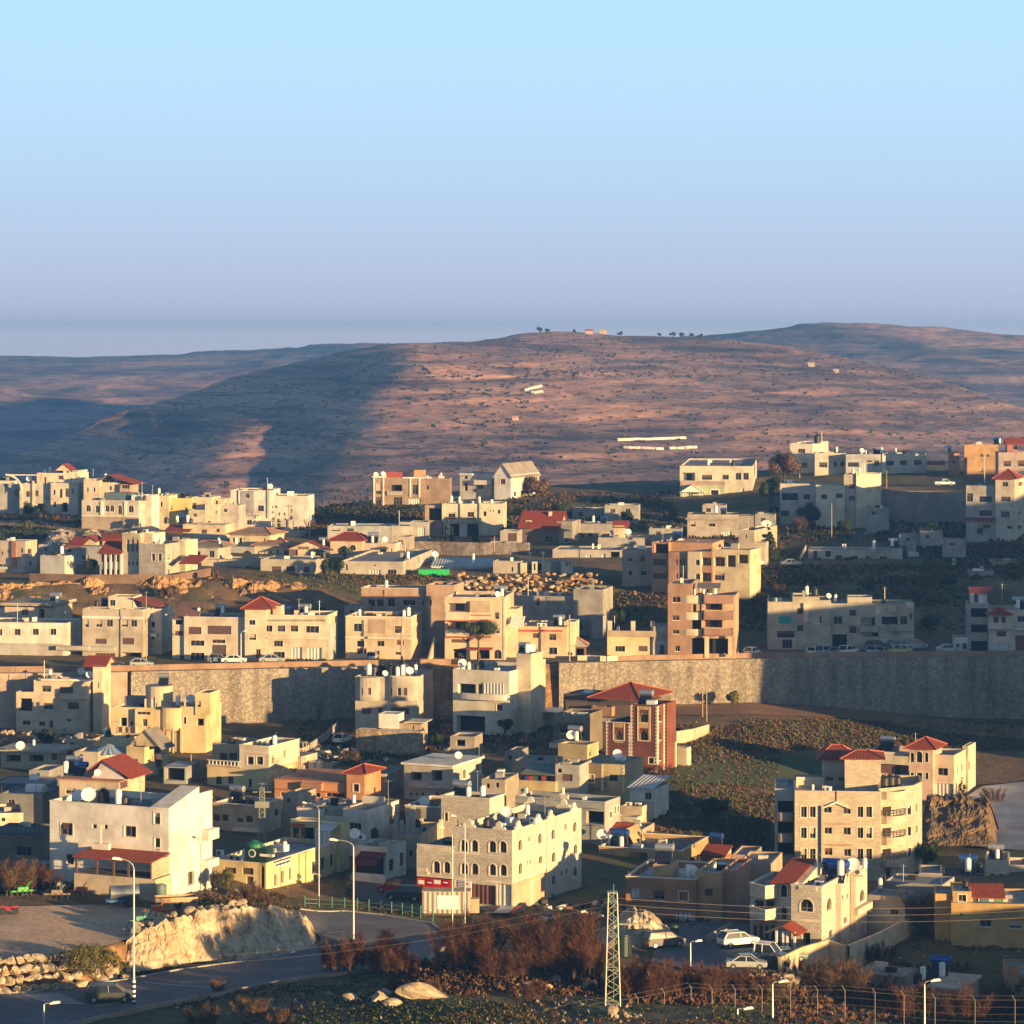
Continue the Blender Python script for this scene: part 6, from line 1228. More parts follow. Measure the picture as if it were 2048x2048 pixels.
b=B('greylow','low grey row house','M','house','low grey house with arched openings right of the long red roof','house',1475,1900,720,690,6,D=9,mat=plaster((.32,.31,.31)),par=.3,wins=[(1530,800,1580,865,'ad'),(1610,798,1655,862,'a'),(1735,790,1800,830)])
b=B('greylow2','low grey roof row','M','house','low grey flat house with red gabled stair hut in the shaded centre','house',1700,2100,840,660,6,D=9,mat=plaster((.34,.33,.33)),par=.2,wins=[])
b.vol(1835,1925,735,v0=2,D=4,par=0,mat=CREAM); z=b.lastz[1]; b.gable(b.U(1835,2),b.U(1930,2)+.5,2,6,z-.2,z+1,'u',ov=.3,mat=TILE,wall=CREAM)
b=B('lefthall','long grey hall','L','building','long grey hall with band of dark windows behind the peach house','building',1095,1640,740,690,4,D=10,mat=plaster((.40,.42,.44)),par=.2,wins=[(1125,758,1200,785,'n'),(1260,758,1320,785,'n')],roof=(.45,.5,.55)); b.vol(1650,1820,740,v0=1,D=6,par=0,mat=plaster((.48,.46,.42))); b.vol(1800,1950,705,v0=3,D=6,par=.2,mat=plaster((.38,.37,.36)),wins=[(1870,750,1930,830,'g')])
b=B('whiteroofr','pale-green porch house','N','house','large white flat house with pale green lower floor and gabled porch on the right hilltop','house',685,1310,225,768,6,xs=1350,mat=plaster((.58,.55,.46)),par=.4,wins=[(705,280,815,350,'O'),(875,300,962,342,'w'),(1052,298,1105,340,'w'),(1165,282,1212,342,'w'),(1230,282,1276,342,'w'),(1205,415,1238,472,'g')])
b.slab('wall',690,1070,385,530,.25,mat=plaster((.40,.46,.34))); b.slab('string_course',690,1075,355,388,.3,mat=plaster((.40,.30,.26),2)); b.slab('window_frame',945,1028,420,478,.3,mat=WHT); b.slab('window',955,1018,430,470,.33,mat=GLASS)
u0,u1=b.U(690,-2),b.U(895,-2); z=b.Zc(445,0,-2); b.gable(u0,u1,-2.4,-.3,z,z+1.9,'v',ov=.2,mat=WHT,wall=WHT)
for xx in (715,735,855,875): u=b.U(xx,-2.2); b.box('porch_post',u,u+.14,-2.3,-2.15,b.Zc(515,u,-2),z,WHITE)
b.vol(680,960,512,v0=-3,D=2.5,par=0,mat=plaster((.38,.42,.36)))
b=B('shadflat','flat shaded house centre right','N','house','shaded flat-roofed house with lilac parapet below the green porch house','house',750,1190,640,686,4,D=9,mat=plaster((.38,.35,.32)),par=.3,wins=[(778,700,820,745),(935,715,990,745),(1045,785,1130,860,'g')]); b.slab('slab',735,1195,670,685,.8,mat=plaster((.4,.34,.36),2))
b.vol(1190,1320,650,v0=2,D=6,par=.1,mat=plaster((.25,.24,.23)))
b=B('rightcube','white cube with sunlit half','N','house','pale cube house with overgrown lower floor left of the tall sunlit wall','house',1545,1850,375,712,6,D=10,mat=plaster((.50,.46,.43)),par=.4,wins=[(1560,455,1700,518,'n'),(1748,465,1803,512),(1552,605,1622,658)])
b=B('rightcube2','cream cube with bright front','O','house','cream house with sunlit front beside the tall sunlit gable wall','house',138,375,455,705,10,D=9,mat=plaster((.68,.60,.47)),par=.3,wins=[(182,530,232,568),(302,522,360,560)])
b.vol(370,475,365,v0=.5,D=8,par=.3,mat=plaster((.44,.40,.36)),wins=[(410,445,458,482,'h'),(410,545,458,580,'h')]); fp=[(b.U(472,0),0),(b.U(662,3.2),3.2),(b.U(662,3.2),10),(b.U(472,0),10)]
b.vol(0,0,362,fp=fp,mat=plaster((.68,.58,.44)),par=.4)
b=B('toprightwhite','white cube on the skyline','N','house','white cube house with black tank on the right skyline','house',1630,1825,32,812,16,xs=1960,mat=plaster((.62,.60,.54)),par=.3,wins=[(1700,75,1762,112,'wf'),(1690,195,1782,240,'w')])
b=B('skyrow','long white house on skyline','O','house','long white flat house with bluish left part on the right skyline','house',130,385,190,800,4,D=9,mat=plaster((.56,.53,.46)),par=.3,wins=[(165,265,232,308),(285,258,312,305,'d'),(338,262,372,300)])
b=B('skyrow2','two-tone house on skyline','O','house','blue-grey and white flat house in the middle of the right skyline','house',385,700,200,796,3,D=10,mat=plaster((.40,.42,.46)),par=.3,wins=[(402,265,492,305,'w'),(618,250,658,298,'d'),(555,250,600,265,'n')])
b.vol(700,1045,195,v0=.8,D=9,par=.3,mat=plaster((.60,.56,.47)),wins=[(718,252,782,294),(830,250,886,290),(945,245,1008,290)]); b.slab('wall',702,1045,330,480,.02,v=.8,mat=plaster((.30,.30,.33),2)); b.slab('pilaster',685,712,195,400,.3,mat=WHT)
b=B('brownsky','brown houses on the skyline','O','house','ochre-brown houses with a blue-grey tank at the right skyline','house',1230,1320,190,788,8,D=7,mat=plaster((.42,.22,.12)),par=.3,wins=[(1262,252,1282,278)])
b.shed(b.U(1050,0),b.U(1200,0),-1,5,b.ztop-3.0,b.ztop-2.3,TILE)
b=B('ochresky','ochre block on the skyline','O','house','ochre block with street lamp in front on the right skyline','house',1360,1640,120,792,8,D=9,mat=plaster((.48,.31,.16)),par=.2,wins=[(1490,200,1515,222),(1540,200,1562,222),(1488,315,1512,350)]); b.vol(1360,1445,155,v0=-1.5,D=6,par=.2,mat=plaster((.50,.32,.17)))
b=B('redsky','tall pale house at right edge','O','house','tall pink-grey house with small red roof at the right skyline','house',1640,2000,185,768,4,D=9,mat=plaster((.42,.34,.32)),par=.3,wins=[(1682,255,1742,302),(1800,250,1860,302)]); b.vol(1712,1800,110,v0=2,D=5,par=0,mat=plaster((.4,.15,.12)),wins=[(1760,125,1800,165,'n')]); z=b.lastz[1]; b.gable(b.U(1705,2),b.U(1815,2)+1.0,2,6,z,z+1.3,'u',ov=.3,mat=TILE,wall=CREAM)
b=B('hipright','tall house with red hip at right edge','O','house','tall cream house with red hipped roof and sunlit right face at the right edge','house',1615,1772,400,668,18,xs=1990,mat=plaster((.55,.50,.43)),par=0,wins=[(1672,428,1718,465,'w'),(1660,548,1738,588,'w'),(1660,668,1732,722,'w'),(1805,425,1838,460,'wf'),(1800,668,1825,690),(1710,785,1750,815),(1800,785,1830,815)])
z=b.lastz[1]; b.hip(1615,1772,0,318,v0=0,D=9,ov=.7,z0=z); b.vol(1375,1612,460,v0=1,D=8,par=.3,mat=plaster((.46,.43,.40)),wins=[(1480,545,1588,595,'n'),(1480,660,1588,710,'n'),(1510,780,1575,812),(1378,520,1430,590)]); b.slab('canopy',1362,1615,722,745,1.5,v=1,mat=TILED)
b.slab('string_course',1612,1775,640,650,.15,mat=TRIM)
b=B('stairlong','long low house with stair ramp','O','house','long low whitish house with sloping stair ramp in the shade at right','house',80,850,985,652,4,D=9,mat=plaster((.52,.48,.44)),par=.3,wins=[(118,990,150,1075,'d'),(218,995,262,1045),(305,1030,352,1070),(432,1035,485,1075),(545,1040,585,1062),(665,1038,722,1075),(780,1038,818,1072)])
b.slab('pilaster',615,640,985,1100,.4,mat=CREAM); b.vol(745,850,975,v0=-.4,D=6,par=.2); b.vol(890,960,925,v0=2,D=4,par=0,mat=plaster((.4,.38,.33)),wins=[(905,1005,945,1040,'n')])
mb=MB(); p0=(*b.w(b.U(10,-1),-1),b.Zc(1050,0,-1)); p1=(*b.w(b.U(60,-1),-1),b.Zc(945,0,-1)); 
for dv in (0,1.6):
 a=Vector(p0)+Vector((0,dv,0)); c=Vector(p1)+Vector((0,dv,0)); mb.poly([a,c,c+Vector((0,0,-1)),a+Vector((0,0,-1))])
mb.poly([Vector(p0),Vector(p1),Vector(p1)+Vector((0,1.6,0)),Vector(p0)+Vector((0,1.6,0))]); b.add(mb,'stair_ramp',WHT)
b=B('rightlow','low brown house at the right edge','O','house','low taupe house with cream roof edge at the right edge below the rubble slope','house',1590,2050,1085,615,4,D=8,mat=plaster((.36,.28,.21)),par=.3,wins=[(1680,1125,1735,1180),(1820,1140,1860,1230,'d')])
# smaller houses and sheds between the others
def small(i,cr,x0,x1,yt,Y,th,D,c,lab,wins,roofed=0,xs=None):
 b=B('s%d'%i,lab,cr,'house' if Y>0 else 'shed',lab,'house',x0,x1,yt,Y,th,D=D,xs=xs,mat=plaster(c),par=.3 if not roofed else 0,wins=wins)
 if roofed: z=b.lastz[1]; b.hip(x0,x1,0,yt-roofed,v0=0,D=D,ov=.4,ridge=.3,z0=z)
small(1,'G',1495,1600,1280,437,15,8,(.40,.36,.32),'narrow grey house right of the orange tower house',[(1515,1400,1535,1440)])
small(2,'G',820,1010,1240,446,15,7,(.44,.38,.30),'low tan annex behind the orange house',[(850,1260,890,1300)])
small(3,'H',960,1280,1180,440,18,7,(.34,.30,.24),'dark khaki annex left of the upper khaki house',[(1050,1230,1090,1280),(1180,1210,1220,1260)])
small(4,'B',1180,1480,440,400,20,8,(.40,.39,.37),'grey flat house behind the maroon canopy house',[(1200,470,1230,510)])
small(5,'D',1060,1320,690,362,14,9,(.44,.34,.26),'low tan house tucked behind the stone villa',[(1090,740,1130,790)])
small(7,'O',560,740,640,690,5,6,(.36,.34,.32),'small shaded hut below the sunlit gable wall',[(600,670,630,700)])
small(8,'O',1000,1180,830,665,5,6,(.40,.37,.33),'small grey hut below the tall grey wall',[(1040,860,1070,895)])
small(9,'N',880,1080,560,708,6,7,(.40,.38,.36),'small grey house between the porch house and lilac-parapet house',[(910,585,950,620)])
small(10,'N',40,330,560,712,6,7,(.36,.36,.35),'low bluish house on the shaded centre slope',[(90,590,130,625),(220,590,260,625)])
small(11,'M',1480,1760,590,722,6,7,(.38,.36,.33),'low grey house on the dark slope right of the long red roof',[(1530,620,1570,655)])
small(12,'M',860,1010,780,672,10,6,(.40,.38,.36),'small blue-grey shed left of the long red roof',[(925,800,1000,870,'h')])
small(13,'L',1660,1800,830,650,8,6,(.42,.38,.34),'small shaded house right of the peach house',[(1700,860,1740,900)])
small(14,'L',640,860,790,700,8,7,(.40,.38,.35),'low grey outbuilding below the cypress row',[(690,820,730,860)])
small(15,'K',1620,1760,600,700,8,6,(.50,.45,.38),'cream block behind the bright yellow block',[(1660,630,1690,660)])
small(16,'K',40,330,480,752,10,8,(.52,.48,.42),'pale house behind the curved buttress',[(90,520,120,560)])
small(17,'K',1880,2050,560,702,8,7,(.46,.43,.40),'low grey-cream house left of the big white shaded house',[(1920,590,1950,620)])
small(18,'O',1400,1600,1160,600,5,6,(.34,.29,.24),'small taupe hut left of the low brown house',[(1450,1180,1480,1210)])
small(20,'F',560,800,980,474,10,6,(.40,.36,.30),'low tan shed beside the rubble row',[(600,1010,640,1050)])
small(21,'A',0,330,150,398,10,8,(.20,.21,.22),'dark grey house behind the cream edge house',[(60,190,110,230)])
small(22,'E',1120,1300,760,372,8,6,(.36,.31,.26),'low tan shed right of the apartment block foot',[(1150,790,1190,820)])
small(24,'N',1310,1420,880,628,12,5,(.5,.44,.36),'small cream hut beside the dark conifer',[])
small(25,'L',1240,1420,1430,548,8,6,(.42,.33,.26),'tan stair block left of the brown-banded house',[(1290,1460,1320,1490)])
for i,(cr,x0,x1,yt,Y,th,D,c,lab,w,r) in enumerate((
 ('F',640,840,1090,452,12,6,(.42,.38,.32),'tan hut left of the turret house',[(680,1110,710,1150)],0),
 ('F',250,420,1250,432,12,6,(.3,.3,.3),'dark shed below the long low house',[(300,1270,340,1310)],0),
 ('G',880,1040,1170,470,12,5,(.38,.33,.28),'low block on the junk slope right of the cream house',[],0),
 ('H',430,640,960,462,14,5,(.34,.31,.28),'low grey workshop below the dark garage',[(480,985,560,1040,'B')],0),
 ('H',700,900,1330,420,16,7,(.36,.33,.28),'grey annex right of the pale slab-roofed house',[(740,1360,770,1400),(820,1355,850,1395)],0),
 ('H',900,1010,1090,452,16,6,(.3,.28,.26),'small dark house left of the upper khaki house',[(930,1120,960,1160)],0),
 ('G',1010,1250,1560,392,18,6,(.44,.40,.34),'cream annex behind the white cube house',[(1060,1580,1090,1610)],0),
 ('B',640,760,150,412,20,6,(.46,.38,.30),'tan annex below the orange house',[(670,180,695,215)],0),
 ('D',120,330,420,408,18,6,(.40,.34,.26),'low tan shed behind the ochre house',[(160,440,190,470)],0),
 ('D',1020,1180,620,378,14,7,(.38,.31,.25),'brown block behind the low tan house',[(1050,650,1080,690)],0),
 ('K',330,520,900,622,12,6,(.40,.39,.38),'pale block behind the low whitewashed outbuilding',[(380,925,410,955)],0),
 ('K',1430,1600,870,632,12,6,(.44,.41,.37),'grey block behind the stone-clad house',[(1480,890,1510,920)],0),
 ('L',960,1110,880,650,8,5,(.48,.42,.34),'small cream block behind the peach house',[(1000,905,1025,935)],0),
 ('L',620,760,690,712,8,5,(.44,.43,.41),'low pale annex at the foot of the big white shaded house',[(660,715,690,745)],0),
 ('M',0,180,705,705,6,6,(.42,.41,.39),'low pale house left of the arcaded cream house',[(60,735,90,765),(120,735,150,765)],0),
 ('M',760,900,880,655,8,5,(.36,.35,.34),'low grey annex on the shaded terrace',[(800,905,830,935)],0),
 ('N',420,700,760,668,6,6,(.34,.33,.32),'low shaded row behind the taupe block',[(480,785,520,815),(590,785,630,815)],0),
 ('N',1330,1500,640,700,8,6,(.32,.31,.30),'dim grey block below the dark evergreen',[(1380,670,1420,705)],0),
 ('O',830,1010,860,668,5,5,(.38,.36,.33),'low grey hut on the dark slope at upper right',[(880,885,910,915)],0),
 ('O',1190,1370,900,640,5,5,(.36,.33,.30),'low brown hut left of the yellow skip',[(1240,925,1280,955)],0),
 ('O',60,300,620,712,6,5,(.34,.32,.30),'overgrown low annex under the pale cube house',[(100,650,140,690)],0),
 ('A',60,380,690,358,10,5,(.15,.14,.13),'dark shed left of the plaster house',[(120,720,170,760)],0)),30):
 small(i,cr,x0,x1,yt,Y,th,D,c,lab,w,r)
# placing prototypes
class Proto:
 def __init__(s,root):
  s.root=root; s.used=False; s.tree=[]
  def rec(o,pi):
   s.tree.append((o,pi)); k=len(s.tree)-1
   for c in bpy.data.objects:
    if c.parent==o: rec(c,k)
  rec(root,-1)
 def place(s,loc,rz=0,label=None,group=None,scale=None,cat=None):
  if not s.used: s.used=True; r=s.root
  else:
   new=[]
   for o,pi in s.tree:
    c=o.copy(); COL.objects.link(c)
    if pi>=0: c.parent=new[pi]
    new.append(c)
   r=new[0]
  r.location=loc; r.rotation_euler=(0,0,rz)
  if scale: r.scale=(scale,)*3 if isinstance(scale,(int,float)) else scale
  if label: r['label']=label
  if group: r['group']=group
  elif 'group' in r.keys(): del r['group']
  if cat: r['category']=cat
  return r
# roads and other sheets laid on the ground
def asphalt(c=(0.12,0.12,0.14)):
 m,t,b=newmat('asphalt'); tc=N(t,'ShaderNodeTexCoord').outputs['Object']
 n=nz(t,0.18,6,0.65,tc,0.3); n2=nz(t,4,3,0.7,tc)
 o=mixc(t,1.0,rampcol(t,n,[(0.3,k3(c,0.7)),(0.5,c),(0.72,k3(c,1.5))]),rampcol(t,n2,[(0.3,(0.8,0.8,0.8)),(0.7,(1.1,1.1,1.1))]),'MULTIPLY')
 L(t,o,b.inputs['Base Color']); b.inputs['Roughness'].default_value=0.85; return m
def soil(name,c,sc=1.0):
 m,t,b=newmat(name); tc=N(t,'ShaderNodeTexCoord').outputs['Object']
 n=nz(t,0.12*sc,6,0.65,tc,0.5); n2=nz(t,1.6*sc,6,0.75,tc)
 o=mixc(t,1.0,rampcol(t,n,[(0.3,k3(c,0.65)),(0.5,c),(0.7,k3(c,1.3))]),rampcol(t,n2,[(0.3,(0.6,0.58,0.55)),(0.6,(1.05,1.05,1.05))]),'MULTIPLY')
 L(t,o,b.inputs['Base Color']); b.inputs['Roughness'].default_value=0.97; bump(t,b,n2,0.8,0.12); return m
ASPH=asphalt()
def strip(name,pairs,mat,lift=0.14,nu=8,nv=6,kind='structure',Ymin=210,curb=None):
 V=[];Fc=[];n=0
 rows=[]
 for i in range(len(pairs)-1):
  for k in range(nv if i<len(pairs)-2 else nv+1):
   t=k/nv; a=[pairs[i][0][q]*(1-t)+pairs[i+1][0][q]*t for q in (0,1)]; b=[pairs[i][1][q]*(1-t)+pairs[i+1][1][q]*t for q in (0,1)]
   A=G(a[0],a[1],Ymin); B_=G(b[0],b[1],Ymin)
   rows.append([A+(B_-A)*(j/nu) for j in range(nu+1)])
 for r in rows:
  for p in r: V.append((p.x,p.y,gz(p.x,p.y)+lift))
 w_=nu+1
 for i in range(len(rows)-1):
  for j in range(nu): a=i*w_+j; Fc.append((a,a+1,a+w_+1,a+w_))
 me=bpy.data.meshes.new(name); me.from_pydata(V,[],Fc); me.materials.append(mat); me.polygons.foreach_set('use_smooth',[True]*len(me.polygons)); me.update()
 o=bpy.data.objects.new(name,me); COL.objects.link(o); tag(o,kind=kind); return o
ROADP=[((60,2075),(-150,1995)),((180,2042),(60,1988)),((310,2013),(241,1964)),((440,1990),(362,1942)),((607,1958),(500,1924)),((760,1940),(600,1905)),((853,1920),(636,1893)),((895,1892),(642,1881)),((887,1867),(634,1868)),((862,1849),(622,1858)),((770,1833),(605,1850)),((690,1825),(560,1845)),((600,1821),(480,1842))]
strip('road',ROADP,ASPH,0.16,10,6)
def kerb(name,pts,w=0.28,h=0.28,mat=None,lift=0.0):
 mb=MB(); P=[G(*p) for p in pts]; Q=[]
 for i in range(len(P)-1):
  n=max(1,int((P[i+1]-P[i]).length/1.5))
  for k in range(n): Q.append(P[i]+(P[i+1]-P[i])*(k/n))
 Q.append(P[-1])
 for i in range(len(Q)-1):
  a,b=Q[i],Q[i+1]; d=(b-a); d.z=0
  if d.length<1e-3: continue
  nn=Vector((d.y,-d.x,0)).normalized()*w/2
  za,zb=gz(a.x,a.y)+lift,gz(b.x,b.y)+lift
  q=[(a.x+nn.x,a.y+nn.y,za+h),(b.x+nn.x,b.y+nn.y,zb+h),(b.x-nn.x,b.y-nn.y,zb+h),(a.x-nn.x,a.y-nn.y,za+h)]
  mb.poly(q); mb.poly([(x,y,z-h-.2) for x,y,z in q[:2]][::-1]+[q[0],q[1]]); mb.poly([q[2],q[3],(q[3][0],q[3][1],q[3][2]-h-.2),(q[2][0],q[2][1],q[2][2]-h-.2)])
 o=mb.build(name,mat or CONC); tag(o,kind='structure'); return o
kerb('kerb',[p[0] for p in ROADP[:6]],mat=plaster((.34,.27,.22),8)); kerb('kerb',[p[0] for p in ROADP[6:]],mat=CONC); kerb('kerb',[p[1] for p in ROADP[:7]],mat=CONC)
mk=MB(); RM=flat((.55,.55,.56),.7,0,'road_marking')
def mark(a,b,w=0.3):
 A,B_=G(*a),G(*b); d=B_-A; n=Vector((d.y,-d.x,0)).normalized()*w/2; k=max(1,int(d.length/1.2))
 for i in range(k):
  p=A+d*(i/k); q=A+d*((i+1)/k)
  mk.poly([(p.x+n.x,p.y+n.y,gz(p.x,p.y)+.2),(q.x+n.x,q.y+n.y,gz(q.x,q.y)+.2),(q.x-n.x,q.y-n.y,gz(q.x,q.y)+.2),(p.x-n.x,p.y-n.y,gz(p.x,p.y)+.2)])
for k in range(8):   # zebra crossing
 t=k/7; xa=px('A',180+190*t); mark((px('A',170+190*t),py('A',1712+9*k)),(px('A',470+190*t),py('A',1706+11*k)),.3)
mark((px('A',1110),py('A',1612)),(px('A',1620),py('A',1655)),.22); mark((px('A',1400),py('A',1612)),(px('A',1620),py('A',1612)),.2); mark((px('A',730),py('A',1800)),(px('A',980),py('A',1765)),.2)
o=mk.build('road_marking',RM); tag(o,kind='structure')
for nm,pr,mt,lf in (
 ('upper_road',None,None,0),
 ('parking_lot',[((1300,1925),(1330,1850)),((1380,1942),(1400,1845)),((1470,1950),(1480,1850)),((1560,1945),(1560,1862)),((1650,1905),(1600,1872))],ASPH,.15),
 ('dirt_yard',[((-150,1925),(-150,1818)),((60,1918),(60,1815)),((150,1905),(180,1812)),((215,1893),(290,1818)),((260,1880),(350,1835))],soil('sandy_soil',(.58,.40,.27)),.16),
 ('dirt_track',[((1285,1432),(1285,1408)),((1500,1430),(1500,1404)),((1700,1438),(1700,1412)),((1900,1468),(1900,1443)),((2100,1485),(2100,1458))],soil('red_earth',(.24,.13,.07)),.14),
 ('side_road',[((1925,1690),(1925,1600)),((1985,1700),(1965,1575)),((2100,1705),(2100,1560))],asphalt((.36,.36,.40)),.2),
 ('grass_strip',[((1275,1560),(1330,1512)),((1400,1566),(1420,1508)),((1545,1572),(1560,1506)),((1660,1570),(1640,1510))],soil('green_grass',(.06,.088,.028),3.0),.05),
 ('side_street',[((690,1790),(690,1745)),((770,1815),(760,1750)),((850,1835),(830,1765))],asphalt((.12,.11,.11)),.14),
 ('hill_track',[((-100,1052),(-100,1040)),((60,1055),(60,1043)),((150,1066),(160,1054)),((260,1082),(260,1070))],soil('pale_track',(.38,.25,.16)),.3)):
 if pr: strip(nm,pr,mt,lf)
V=[];Fc=[]
xs=list(range(-300,2500,25))
for x in xs:
 c=column(x); Y0=c[11][0]+1.0
 for j in range(4):
  Yv=Y0+j*2.9; V.append(((x-1024)*Yv/F,Yv,gz((x-1024)*Yv/F,Yv)+.12))
for i in range(len(xs)-1):
 for j in range(3): a=i*4+j; Fc.append((a,a+4,a+5,a+1))
me=bpy.data.meshes.new('upper_road'); me.from_pydata(V,[],Fc); me.materials.append(asphalt((.10,.085,.075))); me.update(); o=bpy.data.objects.new('upper_road',me); COL.objects.link(o); tag(o,kind='structure')
# retaining walls and the parapet along the upper road
def long_wall(name,label,cat,x0,x1,Yoff,zb,zt,th,mat,step=12,wob=0.0,coping=None):
 mb=MB(); acc=0; prev=None; F0=[];
 xs=list(np.arange(x0,x1+.1,step)); P=[]
 for x in xs:
  c=column(x); Yv=c[10][0]+Yoff; P.append(Vector(((x-1024)*Yv/F,Yv)))
 n=len(P)
 def zz(v,i): return v(xs[i],P[i]) if callable(v) else v
 for i in range(n-1):
  a,b=P[i],P[i+1]; l=(b-a).length; z0a,z0b,z1a,z1b=zz(zb,i),zz(zb,i+1),zz(zt,i),zz(zt,i+1)
  mb.poly([(*a,z0a),(*b,z0b),(*b,z1b),(*a,z1a)],[(acc,z0a),(acc+l,z0b),(acc+l,z1b),(acc,z1a)])
  mb.poly([(*a,z1a),(*b,z1b),(b.x,b.y+th,z1b),(a.x,a.y+th,z1a)],[(acc,0),(acc+l,0),(acc+l,th),(acc,th)])
  mb.poly([(b.x,b.y+th,z0b),(a.x,a.y+th,z0a),(a.x,a.y+th,z1a),(b.x,b.y+th,z1b)],[(acc+l,z0b),(acc,z0a),(acc,z1a),(acc+l,z1b)]); acc+=l
 for i in (0,n-1): a=P[i]; mb.poly([(*a,zz(zb,i)),(a.x,a.y+th,zz(zb,i)),(a.x,a.y+th,zz(zt,i)),(*a,zz(zt,i))])
 o=mb.build(name,mat); return tag(o,label,cat)
RW=rubble((.31,.275,.235),3.0)
long_wall('retaining_wall','tall rubble-stone retaining wall holding up the road on the left','retaining wall',262,858,-1.1,lambda x,p: gz(p.x,p.y)-1.5,19.85,1.8,RW)
long_wall('retaining_wall','smooth concrete end of the retaining wall beside the curved-balcony house','retaining wall',-250,258,-1.0,lambda x,p: gz(p.x,p.y)-1.5,19.8,1.8,plaster((.42,.34,.28),9))
long_wall('retaining_wall','longest rubble-stone retaining wall under the road on the right','retaining wall',1118,2330,-1.1,lambda x,p: gz(p.x,p.y)-1.5,19.95,1.8,RW)
BRP=plaster((.34,.22,.15),8)
long_wall('parapet_wall','low brown roadside parapet along the left part of the upper road','wall',-250,905,1.0,19.5,20.75,.25,BRP)
long_wall('parapet_wall','low brown roadside parapet on top of the right retaining wall','wall',1205,2330,1.0,19.6,20.8,.25,BRP)
for (x,y0,y1,dx,lab) in ((1940,1434,1375,-8,'pale plank leaning against the right end of the long retaining wall'),):
 a=G(x,y0); c=column(x-8); mb=MB(); Yt=c[10][0]-1.25; top=Vector(((x+dx-1024)*Yt/F,Yt,zat(y1,Yt))); mb.tube(a-Vector((0,0,.3)),top,.22,.12,5)
 tag(mb.build('plank',flat((.45,.30,.18),.8,0,'wood')),lab,'plank')
# hillside added out of view on the right, shaped to shade the eastern quarter
def ridge(name,pts,width,mat):
 """pts: (X,Y,ztop); a long earth ridge"""
 V=[];Fc=[];m=9
 for (X,Y,zt,wd) in pts:
  g=gz(min(X,(2850-1024)*Y/F),Y)-2
  for k in range(m):
   t=k/(m-1)*2-1; h=math.cos(t*math.pi/2)**0.8 if abs(t)<1 else 0
   nzv=1.2*noise.noise(Vector((X*.1,Y*.1,k)))
   V.append((X+t*wd*.707,Y+t*wd*-.707,g+(zt-g)*h+nzv*h))
 for i in range(len(pts)-1):
  for k in range(m-1): a=i*m+k; Fc.append((a,a+m,a+m+1,a+1))
 me=bpy.data.meshes.new(name); me.from_pydata(V,[],Fc); me.materials.append(mat); me.update(); o=bpy.data.objects.new(name,me); COL.objects.link(o); tag(o,kind='structure')
SXY=lambda p,s: ((p+s)/math.sqrt(2),(p-s)/math.sqrt(2))
RP=[]
for p,s,zt,wd in ((407,-232,5,14),(409,-232,36,16),(418,-232,40,20),(445,-230,41,24),(480,-228,47,26),(520,-228,51,28),(552,-228,54,28),(556,-228,58,28),(600,-226,62,30),(640,-226,66,30),(700,-226,70,30)):
 x,y=SXY(p,s); RP.append((x,y,zt-1.8,wd))
ridge('shading_ridge',RP,20,GROUNDM)  # unseen earth ridge, added only as a shadow caster
RP=[]
for p,s,zt,wd in ((252,-146,6,8),(258,-146,14,10),(290,-146,16,12),(330,-150,17,12),(345,-150,8,10)):
 x,y=SXY(p,s); RP.append((x,y,zt,wd))
ridge('shading_knoll',RP,20,GROUNDM)  # second unseen rise, added to shade the lower right
# rock
def rock_material(c,dark):
 m,t,b=newmat('limestone'); tc=N(t,'ShaderNodeTexCoord').outputs['Object']
 n=nz(t,0.7,9,0.72,tc,0.2); big=nz(t,0.18,4,0.6,tc)
 mp=N(t,'ShaderNodeMapping'); mp.inputs['Scale'].default_value=(1,1,0.7); L(t,tc,mp.inputs[0])
 wq=N(t,'ShaderNodeVectorMath'); wq.operation='ADD'; nn=N(t,'ShaderNodeTexNoise'); nn.inputs['Scale'].default_value=1.7; nn.inputs['Detail'].default_value=5; L(t,tc,nn.inputs['Vector'])
 L(t,mp.outputs[0],wq.inputs[0]); L(t,nn.outputs['Color'],wq.inputs[1])
 v=N(t,'ShaderNodeTexVoronoi',feature='DISTANCE_TO_EDGE'); v.inputs['Scale'].default_value=0.42; L(t,wq.outputs[0],v.inputs['Vector'])
 o=rampcol(t,n,[(0.3,dark),(0.42,k3(c,0.72)),(0.55,c),(0.75,k3(c,1.2))])
 o=mixc(t,1.0,o,rampcol(t,v.outputs[0],[(0.0,(0.55,0.47,0.4)),(0.03,(0.9,0.87,0.85)),(0.1,(1,1,1))]),'MULTIPLY')
 o=mixc(t,1.0,o,rampcol(t,big,[(0.35,(0.75,0.68,0.6)),(0.6,(1,1,1))]),'MULTIPLY')
 L(t,o,b.inputs['Base Color']); b.inputs['Roughness'].default_value=0.95; bump(t,b,n,1.0,0.35); return m
LIME=rock_material((.60,.50,.37),(.22,.13,.07)); LIMEG=rock_material((.48,.43,.36),(.16,.11,.08)); EARTHD=rock_material((.22,.15,.08),(.06,.035,.02)); EARTHR=rock_material((.56,.34,.16),(.16,.08,.035))
def rfb(p,s): 
 v=Vector(p); q=noise.voronoi(v*s)[0]; return (q[1]-q[0])
